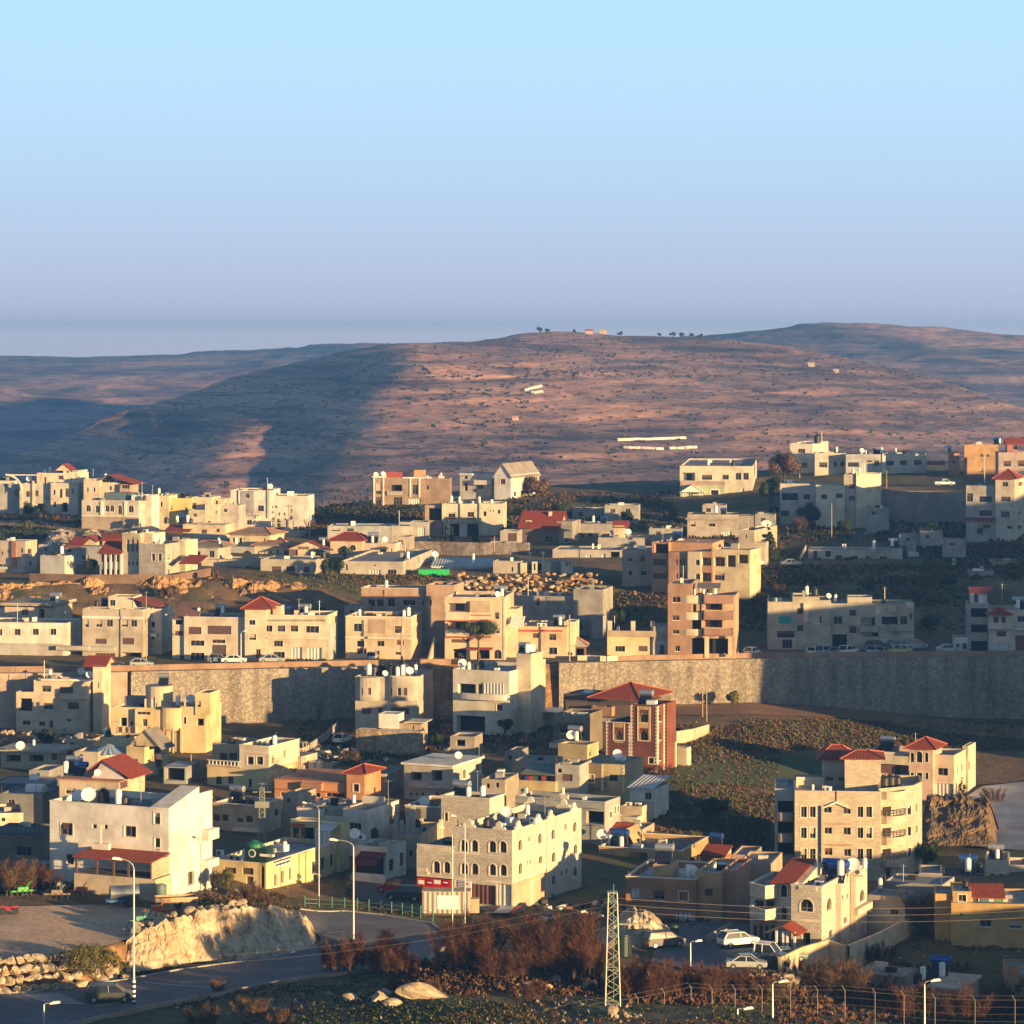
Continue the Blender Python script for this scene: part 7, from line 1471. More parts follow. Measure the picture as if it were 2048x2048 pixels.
def rock_face(name,label,x0,x1,base,top,mat,bulge=1.6,nx=240,nz_=34,back=2.5,taper=0.06,sc=0.34,cat='rock'):
 """a rock face; base(x)->(Y,z), top(x)->(Y,z) of its foot and brow at photo column x"""
 V=[];Fc=[]
 for i in range(nx+1):
  x=x0+(x1-x0)*i/nx; e=min(1,min(i,nx-i)/(nx*taper+1e-6)); e=math.sin(e*math.pi/2)
  Yb,zb=base(x); Yt,zt=top(x); zt=zb-.6+(zt-zb+.6)*(0.15+0.85*e)
  rz=0.9*noise.noise(Vector((x*.03,0,3)))+.5*noise.noise(Vector((x*.11,2,3)))
  for j in range(nz_+1):
   t=j/nz_
   if t<.72: q=t/.72; Yv=Yb+(Yt-Yb)*q; z=zb-.8+(zt+rz*.7*e-zb+.8)*q**.9
   else: q=(t-.72)/.28; Yv=Yt+back*q; z=zt+rz*.7*e+.15-q*q*.6
   X=(x-1024)*Yv/F; p=Vector((X,Yv,z))
   d=bulge*(0.55*noise.fractal(p*sc*.6,0.9,2.1,5)+ (0.9-1.6*min(.9,rfb(p,sc)))*-.35 + .12*noise.fractal(p*1.7,0.8,2.2,4))
   V.append((X-0.25*d,Yv-d*(1 if t<.72 else .3),z+ (0.45*d if t>.55 else .12*d)))
 w_=nz_+1
 for i in range(nx):
  for j in range(nz_): a=i*w_+j; Fc.append((a,a+w_,a+w_+1,a+1))
 me=bpy.data.meshes.new(name); me.from_pydata(V,[],Fc); me.materials.append(mat); me.update(); o=bpy.data.objects.new(name,me); COL.objects.link(o); return tag(o,label,cat)
def rowf(k): return lambda x: (float(np.interp(x,RX[k],RY[k])),float(np.interp(x,RX[k],RZ[k])))
rock_face('rock_face','long pale limestone cliff between the lower road and the dirt yard',232,640,lambda x:(rowf(4)(x)[0]-1.5,rowf(4)(x)[1]),lambda x:(rowf(5)(x)[0]-.6,rowf(5)(x)[1]+.5),LIME,1.7)
rock_face('rock_face','long earthy bank of orange rock under the upper-left terrace',-60,640,lambda x:(rowf(13)(x)[0]+8,21.5),lambda x:(rowf(14)(x)[0]-1.2,rowf(14)(x)[1]+.2),EARTHR,3.0,nx=320,sc=.2,back=3)
rock_face('rock_face','rough orange bank behind the concrete block and balcony tower',1195,1420,lambda x:(rowf(13)(x)[0]+12,22),lambda x:(rowf(14)(x)[0]-1,rowf(14)(x)[1]),EARTHR,2.2,nx=120,sc=.25)
rock_face('rock_face','pale rock outcrop right of the lattice mast with green top',1150,1362,lambda x:(334,7.0),lambda x:(339,7.0+3.4*math.exp(-((x-1275)/70)**2)),LIME,2.0,nx=160,back=8,taper=.2)
rock_face('rock_face','brown rocky bluff below the red car between the apartment block and side road',1840,1992,lambda x:(415,6.5),lambda x:(428,10.2),EARTHD,3.2,nx=130,back=6,taper=.15,sc=.22)
rock_face('rock_face','orange boulder bluff with fence on the second left terrace',395,500,lambda x:(572,22),lambda x:(585,29.5),EARTHR,3.5,nx=90,back=3,taper=.2,sc=.2)
rock_face('rock_face','pale rubble slope under the hilltop track at upper left',80,215,lambda x:(640,29.5),lambda x:(668,33.8),LIMEG,2.5,nx=80,back=4,taper=.2)
def boulder_mesh(seed,mat,name='boulder'):
 rnd=random.Random(seed); bm=bmesh.new(); bmesh.ops.create_icosphere(bm,subdivisions=3,radius=1.0)
 pl=[(Vector((rnd.gauss(0,1),rnd.gauss(0,1),rnd.gauss(0,1))).normalized(),rnd.uniform(.5,.8)) for _ in range(11)]
 for v in bm.verts:
  for n_,d in pl:
   k=v.co.dot(n_)
   if k>d: v.co-=n_*(k-d)
  v.co+=v.co.normalized()*.06*noise.noise(v.co*3+Vector((seed,0,0)))
  v.co.z*=.78
 me=bpy.data.meshes.new(name); bm.to_mesh(me); bm.free(); me.materials.append(mat); return me
BM=[boulder_mesh(k,(LIME,LIMEG)[k%3==1]) for k in range(8)]; BME=[boulder_mesh(20+k,EARTHR if k%2 else LIME) for k in range(6)]
def boulder(p,r,label,group,meshes=BM,cat='boulder',sz=None):
 o=bpy.data.objects.new('boulder',random.choice(meshes)); COL.objects.link(o); o.location=p; o.rotation_euler=(random.uniform(-.4,.4),random.uniform(-.4,.4),random.uniform(0,6.3))
 o.scale=sz or (r*random.uniform(.9,1.3),r*random.uniform(.8,1.1),r*random.uniform(.8,1.0)); return tag(o,label,cat,group)
random.seed(3)
for r_ in range(4):      # stacked boulders beside the lower road, bottom left
 for k in range(10):
  x=-8+k*19+(r_%2)*9+random.uniform(-3,3)
  if r_==3 and k>7 or r_==0 and False: continue
  if x>172-r_*12: continue
  c=rowf(4)(x); Yv=c[0]-.5+r_*.75; boulder(((x-1024)*Yv/F,Yv,c[1]+.35+r_*.85),random.uniform(.62,.8),'pale angular boulder stacked in the wall beside the lower left road','boulders stacked beside the lower road')
for x,y,r in ((185,1950,1.3),(205,1962,.9),(225,1952,1.0),(252,1958,.7)): 
 p=G(x,y); boulder(p+Vector((0,-.5,r*.3)),r,'pale boulder at the foot of the bush beside the lower road','boulders at the foot of the roadside bush')
for r_ in range(5):      # the boulder embankment in the middle
 for k in range(27):
  x=915+k*10.8+(r_%2)*5+random.uniform(-5,5); t=r_/4+random.uniform(-.12,.12)
  if x<930+0*r_ and r_<1: continue
  a=rowf(14)(x); b_=rowf(15)(x); Yv=a[0]-.5+(7)*t; boulder(((x-1024)*Yv/F,Yv,a[1]+.2+(b_[1]-a[1]+.3)*t),random.uniform(.4,.85),'tan boulder in the stone embankment below the half-built grey house','boulders of the middle embankment',BME)
for k in range(46):     # rubble row in front of curved-balcony house
 x=-5+random.random()*165; y=random.uniform(1469,1487); p=G(x,y); boulder(p+Vector((0,0,.25+ (1487-y)*.03)),random.uniform(.35,.65),'pale stone in the rubble row below the curved-balcony house','stones of the rubble row below the curved-balcony house')
for (x,y,sx,sy,sz,lab) in ((850,1998,3.0,1.2,1.5,'largest pale rock lying on the grass left of the big bare shrubs'),(760,2002,1.2,.8,.9,'small pale rock left of the largest grass rock'),(785,2012,1.0,.7,.7,'low pale rock in front of the small one on the grass'),(702,2000,1.1,.7,.6,'flat pale rock furthest left of the grass rocks'),(770,1992,.9,.6,.7,'pointed pale rock behind the small grass rocks')):
 o=boulder(G(x,y)+Vector((0,0,sz*.3)),1,lab,None,[boulder_mesh(int(x),LIME)],sz=(sx,sy,sz)); o.rotation_euler=(0,.1,.2)
for k in range(34):
 x,y=random.choice(((1060,1965),(1090,1972),(1180,1980),(1540,1962),(1590,1950),(1240,2030),(1660,1930),(1560,1955)));x+=random.gauss(0,28);y+=random.gauss(0,7)
 boulder(G(x,y)+Vector((0,0,.2)),random.uniform(.35,.8),'pale rock among the bare shrubs in the foreground','rocks among the foreground shrubs')
for k in range(40):
 x,y=random.choice(((120,1765),(45,1755),(200,1770),(250,1772)));x+=random.gauss(0,22);y+=random.gauss(0,5)
 boulder(G(x,y)+Vector((0,0,.3)),random.uniform(.35,.75),'pale rock tipped at the back of the dirt yard','rocks tipped at the back of the dirt yard')
for k in range(36):
 x,y=random.uniform(250,520),0; c=rowf(5)(x); Yv=c[0]+random.uniform(.3,2.5); boulder(((x-1024)*Yv/F,Yv,c[1]+.5),random.uniform(.3,.85),'pale boulder lying on the brow of the limestone cliff','boulders on the brow of the limestone cliff')
def stones(name,regions,mat,n,rs):
 mb=MB(); rnd=random.Random(5)
 base=[(1,0,0),(0,1,0),(-1,0,0),(0,-1,0),(0,0,1)]
 for _ in range(n):
  x0,x1,y0,y1=rnd.choice(regions); x=rnd.uniform(x0,x1); y=rnd.uniform(y0,y1); p=G(x,y); r=rs[0]+(rs[1]-rs[0])*rnd.random()**3; a=rnd.random()*6.28
  V=[]
  for b in base:
   q=Vector((b[0]*math.cos(a)-b[1]*math.sin(a),b[0]*math.sin(a)+b[1]*math.cos(a),b[2]))*r*rnd.uniform(.6,1.3); V.append((p.x+q.x,p.y+q.y,gz(p.x,p.y)-.1+q.z))
  for k in range(4): mb.poly([V[k],V[(k+1)%4],V[4]])
 o=mb.build(name,mat); tag(o,kind='stuff'); return o
stones('scattered_stones',[(350,1000,1975,2060),(640,1500,1950,2060),(1000,1300,1960,2060),(1300,1600,1440,1520),(1300,1540,1520,1700),(1550,2048,1900,2060),(200,700,1745,1790),(1330,1560,1690,1760),(560,1150,1480,1530),(0,300,1740,1790),(1850,2048,1085,1150),(1100,1400,1000,1060),(400,900,1140,1200),(1480,2048,1150,1230),(240,600,1925,1975)],flat((.30,.25,.19),.95,0,'field_stone',.3),3600,(.06,.3))
# things standing on the roofs
def mk_heater(col):
 r=empty('solar_water_heater',(0,0,0)); m=MB(); m.tube((-1.0,0,1.75),(1.0,0,1.75),.42,n=16); m.tube((-1.06,0,1.75),(-1.0,0,1.75),.25,.42,16); m.tube((1.0,0,1.75),(1.06,0,1.75),.42,.25,16); m.build('tank',flat(col,.3,.55,'tank_metal'),r,False)
 m=MB()
 for sx in (-.8,.8):
  m.tube((sx,.35,0),(sx,.1,1.5),.035,n=4); m.tube((sx,-.9,0),(sx,-.1,1.5),.035,n=4); m.tube((sx,.35,.1),(sx,-.9,.1),.035,n=4)
 m.build('stand',METAL,r); m=MB(); m.poly([(-.9,-1.0,.15),(.9,-1.0,.15),(.9,-.2,1.35),(-.9,-.2,1.35)]); m.poly([(-.9,-1.0,.09),(-.9,-.2,1.29),(.9,-.2,1.29),(.9,-1.0,.09)]); m.poly([(-.9,-1.0,.09),(.9,-1.0,.09),(.9,-1.0,.15),(-.9,-1.0,.15)]); m.build('panel',flat((.015,.02,.04),.2,0,'solar_glass'),r); return Proto(r)
def mk_boiler():
 r=empty('water_boiler',(0,0,0)); m=MB(); m.tube((0,0,.5),(0,0,1.9),.36,n=14); m.tube((0,0,1.9),(0,0,2.05),.36,.12,14); m.build('tank',WHITE,r)
 m=MB(); [m.tube((a,b,0),(a,b,.5),.035,n=4) for a in(-.25,.25) for b in(-.25,.25)]; m.tube((.2,.1,1.9),(.2,.1,2.5),.03,n=4); m.build('stand',METAL,r); return Proto(r)
def mk_black():
 r=empty('plastic_water_tank',(0,0,0)); m=MB(); m.tube((0,0,.1),(0,0,1.35),.6,n=16); m.tube((0,0,1.35),(0,0,1.6),.6,.25,16); m.build('tank',BLACKP,r); m=MB(); m.tube((0,0,1.6),(0,0,1.72),.25,n=12); m.build('lid',BLACKP,r); m=MB(); m.box((0,0,.05),(1.3,1.3,.1)); m.build('base',CONC,r); return Proto(r)
def mk_dish():
 r=empty('satellite_dish',(0,0,0)); m=MB(); n=16; d=Vector((.35,-.75,.5)).normalized(); c=Vector((0,-.15,1.15)); x=d.orthogonal().normalized(); y=d.cross(x)
 rings=[[c+(x*math.cos(2*math.pi*k/n)+y*math.sin(2*math.pi*k/n))*rr+d*(rr*rr*.35) for k in range(n)] for rr in (.25,.5,.72)]
 m.poly(rings[0])
 for a,b in zip(rings[:-1],rings[1:]):
  for k in range(n): m.poly([a[k],a[(k+1)%n],b[(k+1)%n],b[k]])
 m.build('dish',WHITE,r,True); m=MB(); m.tube((0,0,0),(0,0,1.1),.04,n=5); m.tube(c-y*.6,c+d*.75,.02,n=4); m.tube((0,0,.02),(.4,0,.02),.04,n=4); m.build('mount',METAL,r); return Proto(r)
def mk_ac():
 r=empty('air_conditioner',(0,0,0)); m=MB(); m.box((0,0,.42),(.9,.34,.62)); m.build('casing',WHITE,r); m=MB(); m.tube((-.1,-.175,.42),(-.1,-.19,.42),.24,n=14); m.build('fan_grille',flat((.1,.1,.1),.6,0,'grille'),r); m=MB(); m.box((0,0,.05),(.9,.4,.1)); m.build('feet',METAL,r); return Proto(r)
def mk_ant():
 r=empty('antenna',(0,0,0)); m=MB(); m.tube((0,0,0),(0,0,3.2),.035,n=5); m.build('pole',METAL,r); m=MB(); m.tube((-.5,0,3.0),(.6,0,3.0),.02,n=4); [m.tube((-.4+k*.22,-.3,3.0),(-.4+k*.22,.3,3.0),.015,n=4) for k in range(5)]; m.build('aerial',METAL,r); return Proto(r)
PT={'h':mk_heater((.42,.44,.47)),'b':mk_heater((.04,.12,.42)),'w':mk_boiler(),'k':mk_black(),'d':mk_dish(),'a':mk_ac(),'n':mk_ant()}
NM={'h':('silver solar tank','water tank'),'b':('blue solar tank','water tank'),'w':('white upright boiler','boiler'),'k':('black plastic water tank','water tank'),'d':('white satellite dish','satellite dish'),'a':('air conditioner','air conditioner'),'n':('thin aerial mast','aerial')}
def ordinal(i,n):
 if n==1: return ''
 if n==2: return ('left','right')[i]+' '
 if n==3: return ('left','middle','right')[i]+' '
 return ('leftmost','second','third','fourth','fifth','sixth','seventh','eighth')[i]+(' from the left ' if i else ' ')
def roof_items(key,items,z=None,prep='on top of'):
 """items: (kind, column in the building's crop, depth behind the front[, z above the roof row])"""
 b=BL[key]; by={}
 for it in items: by.setdefault(it[0],[]).append(it)
 for k,ls in by.items():
  ls.sort(key=lambda q:q[1])
  for i,it in enumerate(ls):
   u=b.U(it[1],it[2]); p=b.w(u,it[2])
   zz=roof_z(b,p)
   o_=ordinal(i,len(ls)); n_,c_=NM[k]
   nk=' '.join(b.nick.split()[-6:]) if len(b.nick.split())>6 else b.nick; lab=(o_ if 'from' not in o_ else '')+n_+(' '+o_.strip() if 'from' in o_ else '')+' '+prep+' the '+nk
   s=it[3] if len(it)>3 else random.uniform(.92,1.08)
   PT[k].place((p.x,p.y,zz+.01),-b.th+random.uniform(-.15,.15),lab,'%ss on the %s'%(NM[k][1],b.nick) if len(ls)>1 else None,s,c_)
def inside(P,x,y):
 c=False; n=len(P)
 for i in range(n):
  a,b=P[i],P[(i+1)%n]
  if (a[1]>y)!=(b[1]>y) and x<(b[0]-a[0])*(y-a[1])/(b[1]-a[1])+a[0]: c=not c
 return c
def roof_z(b,p):
 best=None
 for o in b.root.children:
  if o.name.split('.')[0]=='roof':
   V=[v.co+Vector(b.rl) for v in o.data.vertices]
   if inside([(v.x,v.y) for v in V],p.x,p.y): best=max(best if best is not None else -99,V[0].z)
 return best if best is not None else b.ztop-.1
bpy.context.view_layer.update()
RI={'plaster':[('d',610,2.5,1.0),('d',690,2.0,1.2),('k',800,3.5,1.2),('k',960,3,.9),('w',915,2.5,1.1),('n',1090,3)],
 'yellow':[('d',375,2),('d',410,3),('d',445,4),('d',475,5,.9),('a',155,3),('a',255,2),('a',300,2),('w',655,9,.8)],
 'brgrey':[('h',290,6),('k',330,5,.8),('n',480,4)],'orange':[('n',880,6),('n',1020,6)],'wbox2':[('w',1190,3,.7),('n',1455,6)],
 'maroon':[('d',1200,2),('a',1250,4),('k',1350,6,.8)],'sandst':[('k',1680,6,.8)],
 'gbox':[('h',480,4,1.2),('w',530,3),('w',640,3,1.1),('n',600,5)],'tbox':[('d',190,4)],
 'arch':[('d',830,10),('a',900,9),('n',880,8),('w',985,14,.8),('a',790,5),('k',670,5,.7),('n',1120,12),('a',1030,6)],
 'wroof':[('d',505,5,.8)],'khaki1':[('h',1505,4,1.1),('w',1515,3,.9),('d',1475,3),('w',1500,5,.8)],'khaki2':[('d',1870,4),('a',1840,5)],
 'bluegrey':[('w',1260,5,.6),('a',960,3)],'corru':[('a',250,-3),('a',330,-3)],
 'redbrown':[('h',400,4,1.1),('n',350,5),('w',330,6),('k',440,4,.8)],
 'garage':[('d',540,3),('w',590,2,.8),('k',700,7,.8),('h',1070,5,1.0),('w',1090,4.5),('d',1140,5.2),('k',660,4,.7)],
 'bays':[('k',1490,3,1.3),('k',1560,5,1.2),('w',1450,2,1.2),('k',1640,3,1.4),('w',1695,2),('w',1740,3,1.1),('k',1745,6,1.6),('d',1800,4),('d',1590,2,.7),('w',1850,7)],
 'curvy':[('d',700,5),('d',770,3,.9),('w',430,3,.9),('n',380,2),('a',510,4)],'round':[('h',1410,5,.9),('w',1530,4,1.0),('d',1640,3,1.0),('n',1600,3)],
 'turret':[('k',930,6,.8),('w',905,6.5,.8),('n',1000,5)],'flatl':[('d',180,-2,1.0),('w',290,4,.6)],
 'redgable':[('w',565,3),('b',700,3,.9),('d',845,1,.7),('n',655,4),('h',640,6)],'creamh':[('k',625,3,.9),('w',640,2.5),('a',560,4)],
 'tower':[('k',850,6,1.2),('k',900,7,1.2),('k',950,7.5,1.1),('a',420,5),('w',300,5,.5)],
 'pink':[('h',765,6,1.1),('k',710,4,.9),('k',740,6,.8),('n',1000,7)],'villa':[('b',445,10,1.0),('b',500,7,1.2),('d',615,9,1.1),('w',515,6,1.1),('a',655,9,1.2),('n',335,6),('w',700,12,.8),('a',350,3)],
 'brownf':[('h',500,5,1.1),('w',680,4,.9),('d',715,4.5),('w',885,5,.6)],'ochre':[('b',155,3,1.2),('w',80,3,.9),('w',165,1.5,.9),('d',20,3),('n',310,3),('b',900,5,.9),('k',560,6,.5)],
 'lanegrey':[('w',820,4,.8),('n',1000,5)],'ochre2':[('k',1480,5,.6)],'archr':[('h',1715,3,1.0),('w',1725,2,.8)],'tanroof':[('b',1500,4,1.1),('w',1500,2,1.1),('k',1590,4,.8)],
 'lowhut':[('b',1290,6,1.1),('w',1300,4),('w',1150,2,.9),('k',1110,1,.8)],
 'flatover':[('w',490,3),('k',480,5,.8),('h',480,6)],'whitelong':[('n',150,3)],'greyfour':[('k',830,5,.7),('b',905,6,.7),('n',1255,2)],
 'mauve':[('w',1705,3,.8),('h',1900,5,1.0),('w',1912,4,.9)],'hiprow':[('h',900,6,1.1),('w',910,5),('n',850,5),('n',1025,4),('b',770,7,.9)],
 'tanwin':[('k',1740,4,.7),('w',1750,2,.8),('w',1790,3,1.0),('w',1370,2,.8)],'tworow':[('w',1600,4,.9),('n',1590,4)],
 'redbands':[('h',865,4,1.1),('w',875,3),('k',860,5,.8),('d',840,2,.8)],'twostory':[('h',1365,4,1.0),('w',1375,3),('a',1200,3),('a',1240,3)],
 'concr':[('n',1100,3)],'posts':[('k',150,4,.7),('w',155,3,.7),('n',125,5)],'baltower':[('w',890,4,.9),('w',985,4),('n',715,2),('k',940,6,.8),('w',810,3,.7)],
 'shadrow':[('w',1775,3),('k',1845,4)],'shadrow2':[('d',245,3,.7),('n',705,3),('w',300,4,.8)],'redporch':[('h',1805,5,1.1),('w',1800,3)],'openfloors':[('n',1670,3,1.1)],
 'bluelow':[('w',530,2),('k',545,3,.6)],'terrtower':[('w',1330,3,.9),('d',1400,5,.8),('a',1250,3)],'archwin':[('n',1220,4),('k',1240,2,.7)],
 'creamseq':[('w',1365,4,.9),('n',1310,4)],'redwin':[('b',1570,3,1.0),('k',1430,3,.9),('w',1520,2),('k',1640,4,.8),('w',1610,3)],
 'topleft':[('w',325,6,.9),('w',430,6,.8),('d',250,5),('a',380,7)],'topcream':[('w',905,3,1.1),('n',800,4)],'whitebig':[('d',605,4,.9),('n',580,3)],
 'tanhip':[('w',310,-5,.9),('w',160,-4,.8)],'redsmall':[('h',1060,3,.9),('w',1060,1,.8),('k',1075,4,.8)],'redhip2':[('h',1490,3,1.2),('w',1480,2,.9),('d',1590,2,.9),('n',1655,3)],
 'longlow':[('w',1785,4),('k',1750,5,.7),('n',1765,4),('d',2020,6)],'longgrey':[('w',960,3,.8),('k',1060,4,1.0),('h',1085,5,.8)],
 'brownbox':[('d',1512,3,.9),('d',1575,4),('a',1950,4),('w',2070,3,.8)],'whitegable':[('d',600,4,.8)],'twinbay':[('w',440,3),('w',510,3,.9),('w',680,2),('a',620,4)],
 'greylow':[('w',1660,4),('b',1750,5,.8)],'greylow2':[('d',1820,3,.9),('d',1960,4)],'unfin':[('w',630,-1,.8)],'whiteshed':[('w',630,3,.9)],
 'wedge':[('d',700,5,1.2),('d',845,4,.9),('k',925,3,.7),('n',540,3),('b',670,6,.9)],'greyhouses':[('w',1655,3,.7)],'shadhouse':[('d',1420,4),('d',1445,5),('n',1275,3)],
 'whiteroofr':[('w',930,4,1.0),('k',1145,6,.9)],'shadflat':[('w',995,3,1.1),('b',1060,5,.7)],'rightcube':[('n',1715,3,.8)],'rightcube2':[('w',495,4,.9),('n',520,4),('n',540,5),('w',445,3,.8),('a',465,4)],
 'toprightwhite':[('k',1865,4,1.5),('n',1905,4)],'skyrow':[('w',310,3),('n',235,3),('a',240,4)],'skyrow2':[('h',640,5,1.0),('w',680,3),('w',795,4,.8),('d',520,4),('k',860,5,.6),('w',550,4,.6)],
 'brownsky':[('b',1225,3,.9),('w',1210,1,.7)],'ochresky':[('b',1625,4,.9),('w',1650,3,.8)],'stairlong':[('w',615,3),('w',380,2,.7),('d',365,3,.7),('h',775,4,1.0),('w',765,3),('n',828,3)],
 'lefthall':[('n',1710,3,1.1)],'porchl':[('w',1885,2,.7)],'laundry':[],'gazebo':[]}
for k,v in RI.items():
 if v: roof_items(k,v)
def sheet(cr,x,y,w,d,h,rz,mat,lab,name,cat,Ym=210):
 p=Gp(cr,x,y,Ym); z=gz(p.x,p.y); m=MB(); m.box((0,0,h*.5),(w,d,h)); m.box((0,0,h+.06),(w*1.03,d*1.03,.1)); [m.box((-w/2+w*(k+.5)/7,-d/2-.03,h*.5),(.12,.08,h*.9)) for k in range(7)]
 o=m.build(name,mat); o.location=(p.x,p.y,z); o.rotation_euler=(0,0,R(rz)); tag(o,lab,cat)
sheet('M',290,1160,6.2,2.2,1.1,3,flat((.01,.42,.10),.6,0,'green_tarpaulin'),'bright green tarpaulin-covered load before the long white shed','tarpaulin_load','tarpaulin',595)
sheet('O',940,1040,2.2,1.6,.8,0,flat((.6,.6,.6),.6,0,'pale_sheet'),'pale upturned boat-like shell on the rubble slope','sheet_pile','sheet',620)
sheet('O',1665,905,2.1,1.3,1.2,0,flat((.55,.30,.02),.5,0,'yellow_skip'),'yellow skip at the top of the right rubble slope','skip','skip',620)
sheet('E',820,1540,2.0,1.2,1.1,0,flat((.4,.02,.02),.5,0,'red_bin'),'red metal bin among the rubble right of the garden wall','bin','bin',315)
sheet('O',1100,800,2.2,1.2,.9,0,flat((.45,.38,.05),.5,0,'yellow_box'),'yellow box among the parked scrap under the tall grey wall','box','box',690)
sheet('O',735,760,2.4,1.4,1.2,0,flat((.03,.12,.22),.5,0,'blue_box'),'blue container in the shade under the sunlit gable wall','container','container',690)
sheet('F',330,1575,3,1.6,.9,0,flat((.02,.12,.32),.5,0,'blue_tarpaulin'),'blue tarpaulin between the slate-grey house and the plaster house','tarpaulin','tarpaulin',350)
sheet('M',880,890,1.6,1.2,1.2,0,flat((.02,.15,.40),.5,0,'blue_bin'),'blue bin left of the long red-roofed house','bin','bin',640)
# cars
def car_mesh_root(kind,col,label='car'):
 """side profile lofted across the width; x forward, origin on the ground at the middle"""
 prof={ # (x, z) lower body outline front->back along the top, then greenhouse outline
  'sedan':(4.5,1.75,[(2.2,.35),(2.25,.62),(2.1,.78),(1.2,.92),(-1.35,.95),(-2.1,.92),(-2.22,.7),(-2.2,.35)],[(1.15,.9),(.45,1.4),(-.75,1.42),(-1.5,.93)]),
  'hatch':(4.0,1.7,[(1.95,.35),(2.0,.62),(1.85,.8),(1.05,.98),(-1.7,1.0),(-1.92,.9),(-1.98,.6),(-1.95,.35)],[(1.0,.96),(.3,1.48),(-1.2,1.5),(-1.85,.98)]),
  'van':(4.8,1.9,[(2.35,.35),(2.4,.7),(2.2,.9),(1.35,1.08),(-2.1,1.12),(-2.35,1.0),(-2.38,.6),(-2.35,.35)],[(1.5,1.05),(.6,1.72),(-2.0,1.78),(-2.32,1.1)]),
  'suv':(4.7,1.9,[(2.3,.45),(2.35,.8),(2.15,1.0),(1.2,1.12),(-2.0,1.15),(-2.28,1.05),(-2.32,.7),(-2.28,.45)],[(1.15,1.1),(.4,1.7),(-1.7,1.74),(-2.2,1.14)]),
  'pickup':(5.1,1.8,[(2.5,.5),(2.55,.85),(2.3,1.02),(1.3,1.1),(-.55,1.1),(-.6,1.1),(-2.5,1.08),(-2.52,.5)],[(1.3,1.08),(.65,1.68),(-.4,1.7),(-.6,1.1)]),
  'cab':(5.2,2.0,[(2.5,.45),(2.55,.9),(2.2,1.15),(1.6,1.25),(-.9,1.25),(-.95,.8),(-2.5,.8),(-2.5,.45)],[(1.65,1.22),(.9,2.15),(-.8,2.2),(-.92,1.25)])}
 Ln,Wd,lo,gh=prof[kind]; root=empty('car',(0,0,0),0,label,'car')
 hw=Wd/2; mb=MB(); n=len(lo)
 def ring(y,f,top): return [(p[0]*f,y,p[1]*(1 if top else 1)) for p in lo]
 secs=[(-hw,.96),(-hw+.12,1.0),(hw-.12,1.0),(hw,.96)]
 R_=[[(p[0]*f,y,p[1]+(0 if abs(y)<hw-.05 else -.04)) for p in lo] for y,f in secs]
 for a,b in zip(R_[:-1],R_[1:]):
  for i in range(n): mb.poly([a[i],a[(i+1)%n],b[(i+1)%n],b[i]])
 mb.poly(R_[0]); mb.poly(R_[-1][::-1])
 tw=hw-.18; # roof panel and pillars
 mb.poly([(gh[1][0]-.08,-tw,gh[1][1]+.02),(gh[1][0]-.08,tw,gh[1][1]+.02),(gh[2][0]+.05,tw,gh[2][1]+.02),(gh[2][0]+.05,-tw,gh[2][1]+.02)])
 for sy in (-1,1):
  y0,y1=sy*(hw-.04),sy*tw
  for (a,b,wd) in ((gh[0],gh[1],.07),(gh[3],gh[2],.12),((.05*(gh[1][0]+gh[2][0]),gh[0][1]),(.1*(gh[1][0]+gh[2][0]),gh[1][1]),.07)):
   mb.tube((a[0],y0,a[1]),(b[0],y1,b[1]),wd*.7,n=5)
  mb.tube((gh[1][0],y1,gh[1][1]),(gh[2][0],y1,gh[2][1]),.05,n=5)
 if kind in('pickup','cab'):
  pass
 mb.build('body',flat(col,.3,.0,'car_paint',.05),root)
 g=MB(); s_=.97
 A=[(p[0],-(hw-.06),p[1]) for p in (gh[0],gh[3])]; T=[(gh[1][0],-tw+.02,gh[1][1]),(gh[2][0],-tw+.02,gh[2][1])]
 B0=[(p[0],(hw-.06),p[1]) for p in (gh[0],gh[3])]; T0=[(gh[1][0],tw-.02,gh[1][1]),(gh[2][0],tw-.02,gh[2][1])]
 g.poly([A[0],A[1],T[1],T[0]]); g.poly([B0[1],B0[0],T0[0],T0[1]]); 
 g.build('window',GLASS,root)
 g=MB(); g.poly([A[0],B0[0],T0[0],T[0]]); g.build('windscreen',GLASS,root); g=MB(); g.poly([A[1],T[1],T0[1],B0[1]]); g.build('rear_window',GLASS,root)
 r=.32 if kind in('sedan','hatch') else .37
 for sx in (.32*Ln,-.31*Ln):
  for sy in (-1,1):
   w_=MB(); w_.tube((sx,sy*(hw-.2),r),(sx,sy*(hw+.015),r),r,n=14); o=w_.build('wheel',BLACKP,root)
   h=MB(); h.tube((sx,sy*(hw+.01),r),(sx,sy*(hw+.03),r),r*.58,n=10); h.build('rim',METAL,o)
 for sy in (-1,1):
  l=MB(); l.box((lo[1][0]-.02,sy*(hw-.28),lo[1][1]+.02),(.06,.34,.14)); l.build('headlight',flat((.7,.7,.68),.2,0,'lamp_lens'),root)
  l=MB(); l.box((lo[-2][0]*1.0-.01,sy*(hw-.16),lo[-2][1]+.12),(.06,.22,.2)); l.build('tail_light',flat((.35,.01,.01),.3,0,'red_lens'),root)
 return root
CP={}
def car(kind,col,p,rz,label,group=None):
 k=(kind,col)
 if k not in CP: CP[k]=Proto(car_mesh_root(kind,col,label))
 return CP[k].place((p.x,p.y,gz(p.x,p.y)+.16),R(rz),label,group)
cW=(.75,.75,.73); cS=(.35,.38,.42); cB=(.03,.04,.06); cDG=(.06,.07,.06); cR=(.28,.02,.02); cBl=(.05,.10,.25); cLB=(.3,.42,.55)
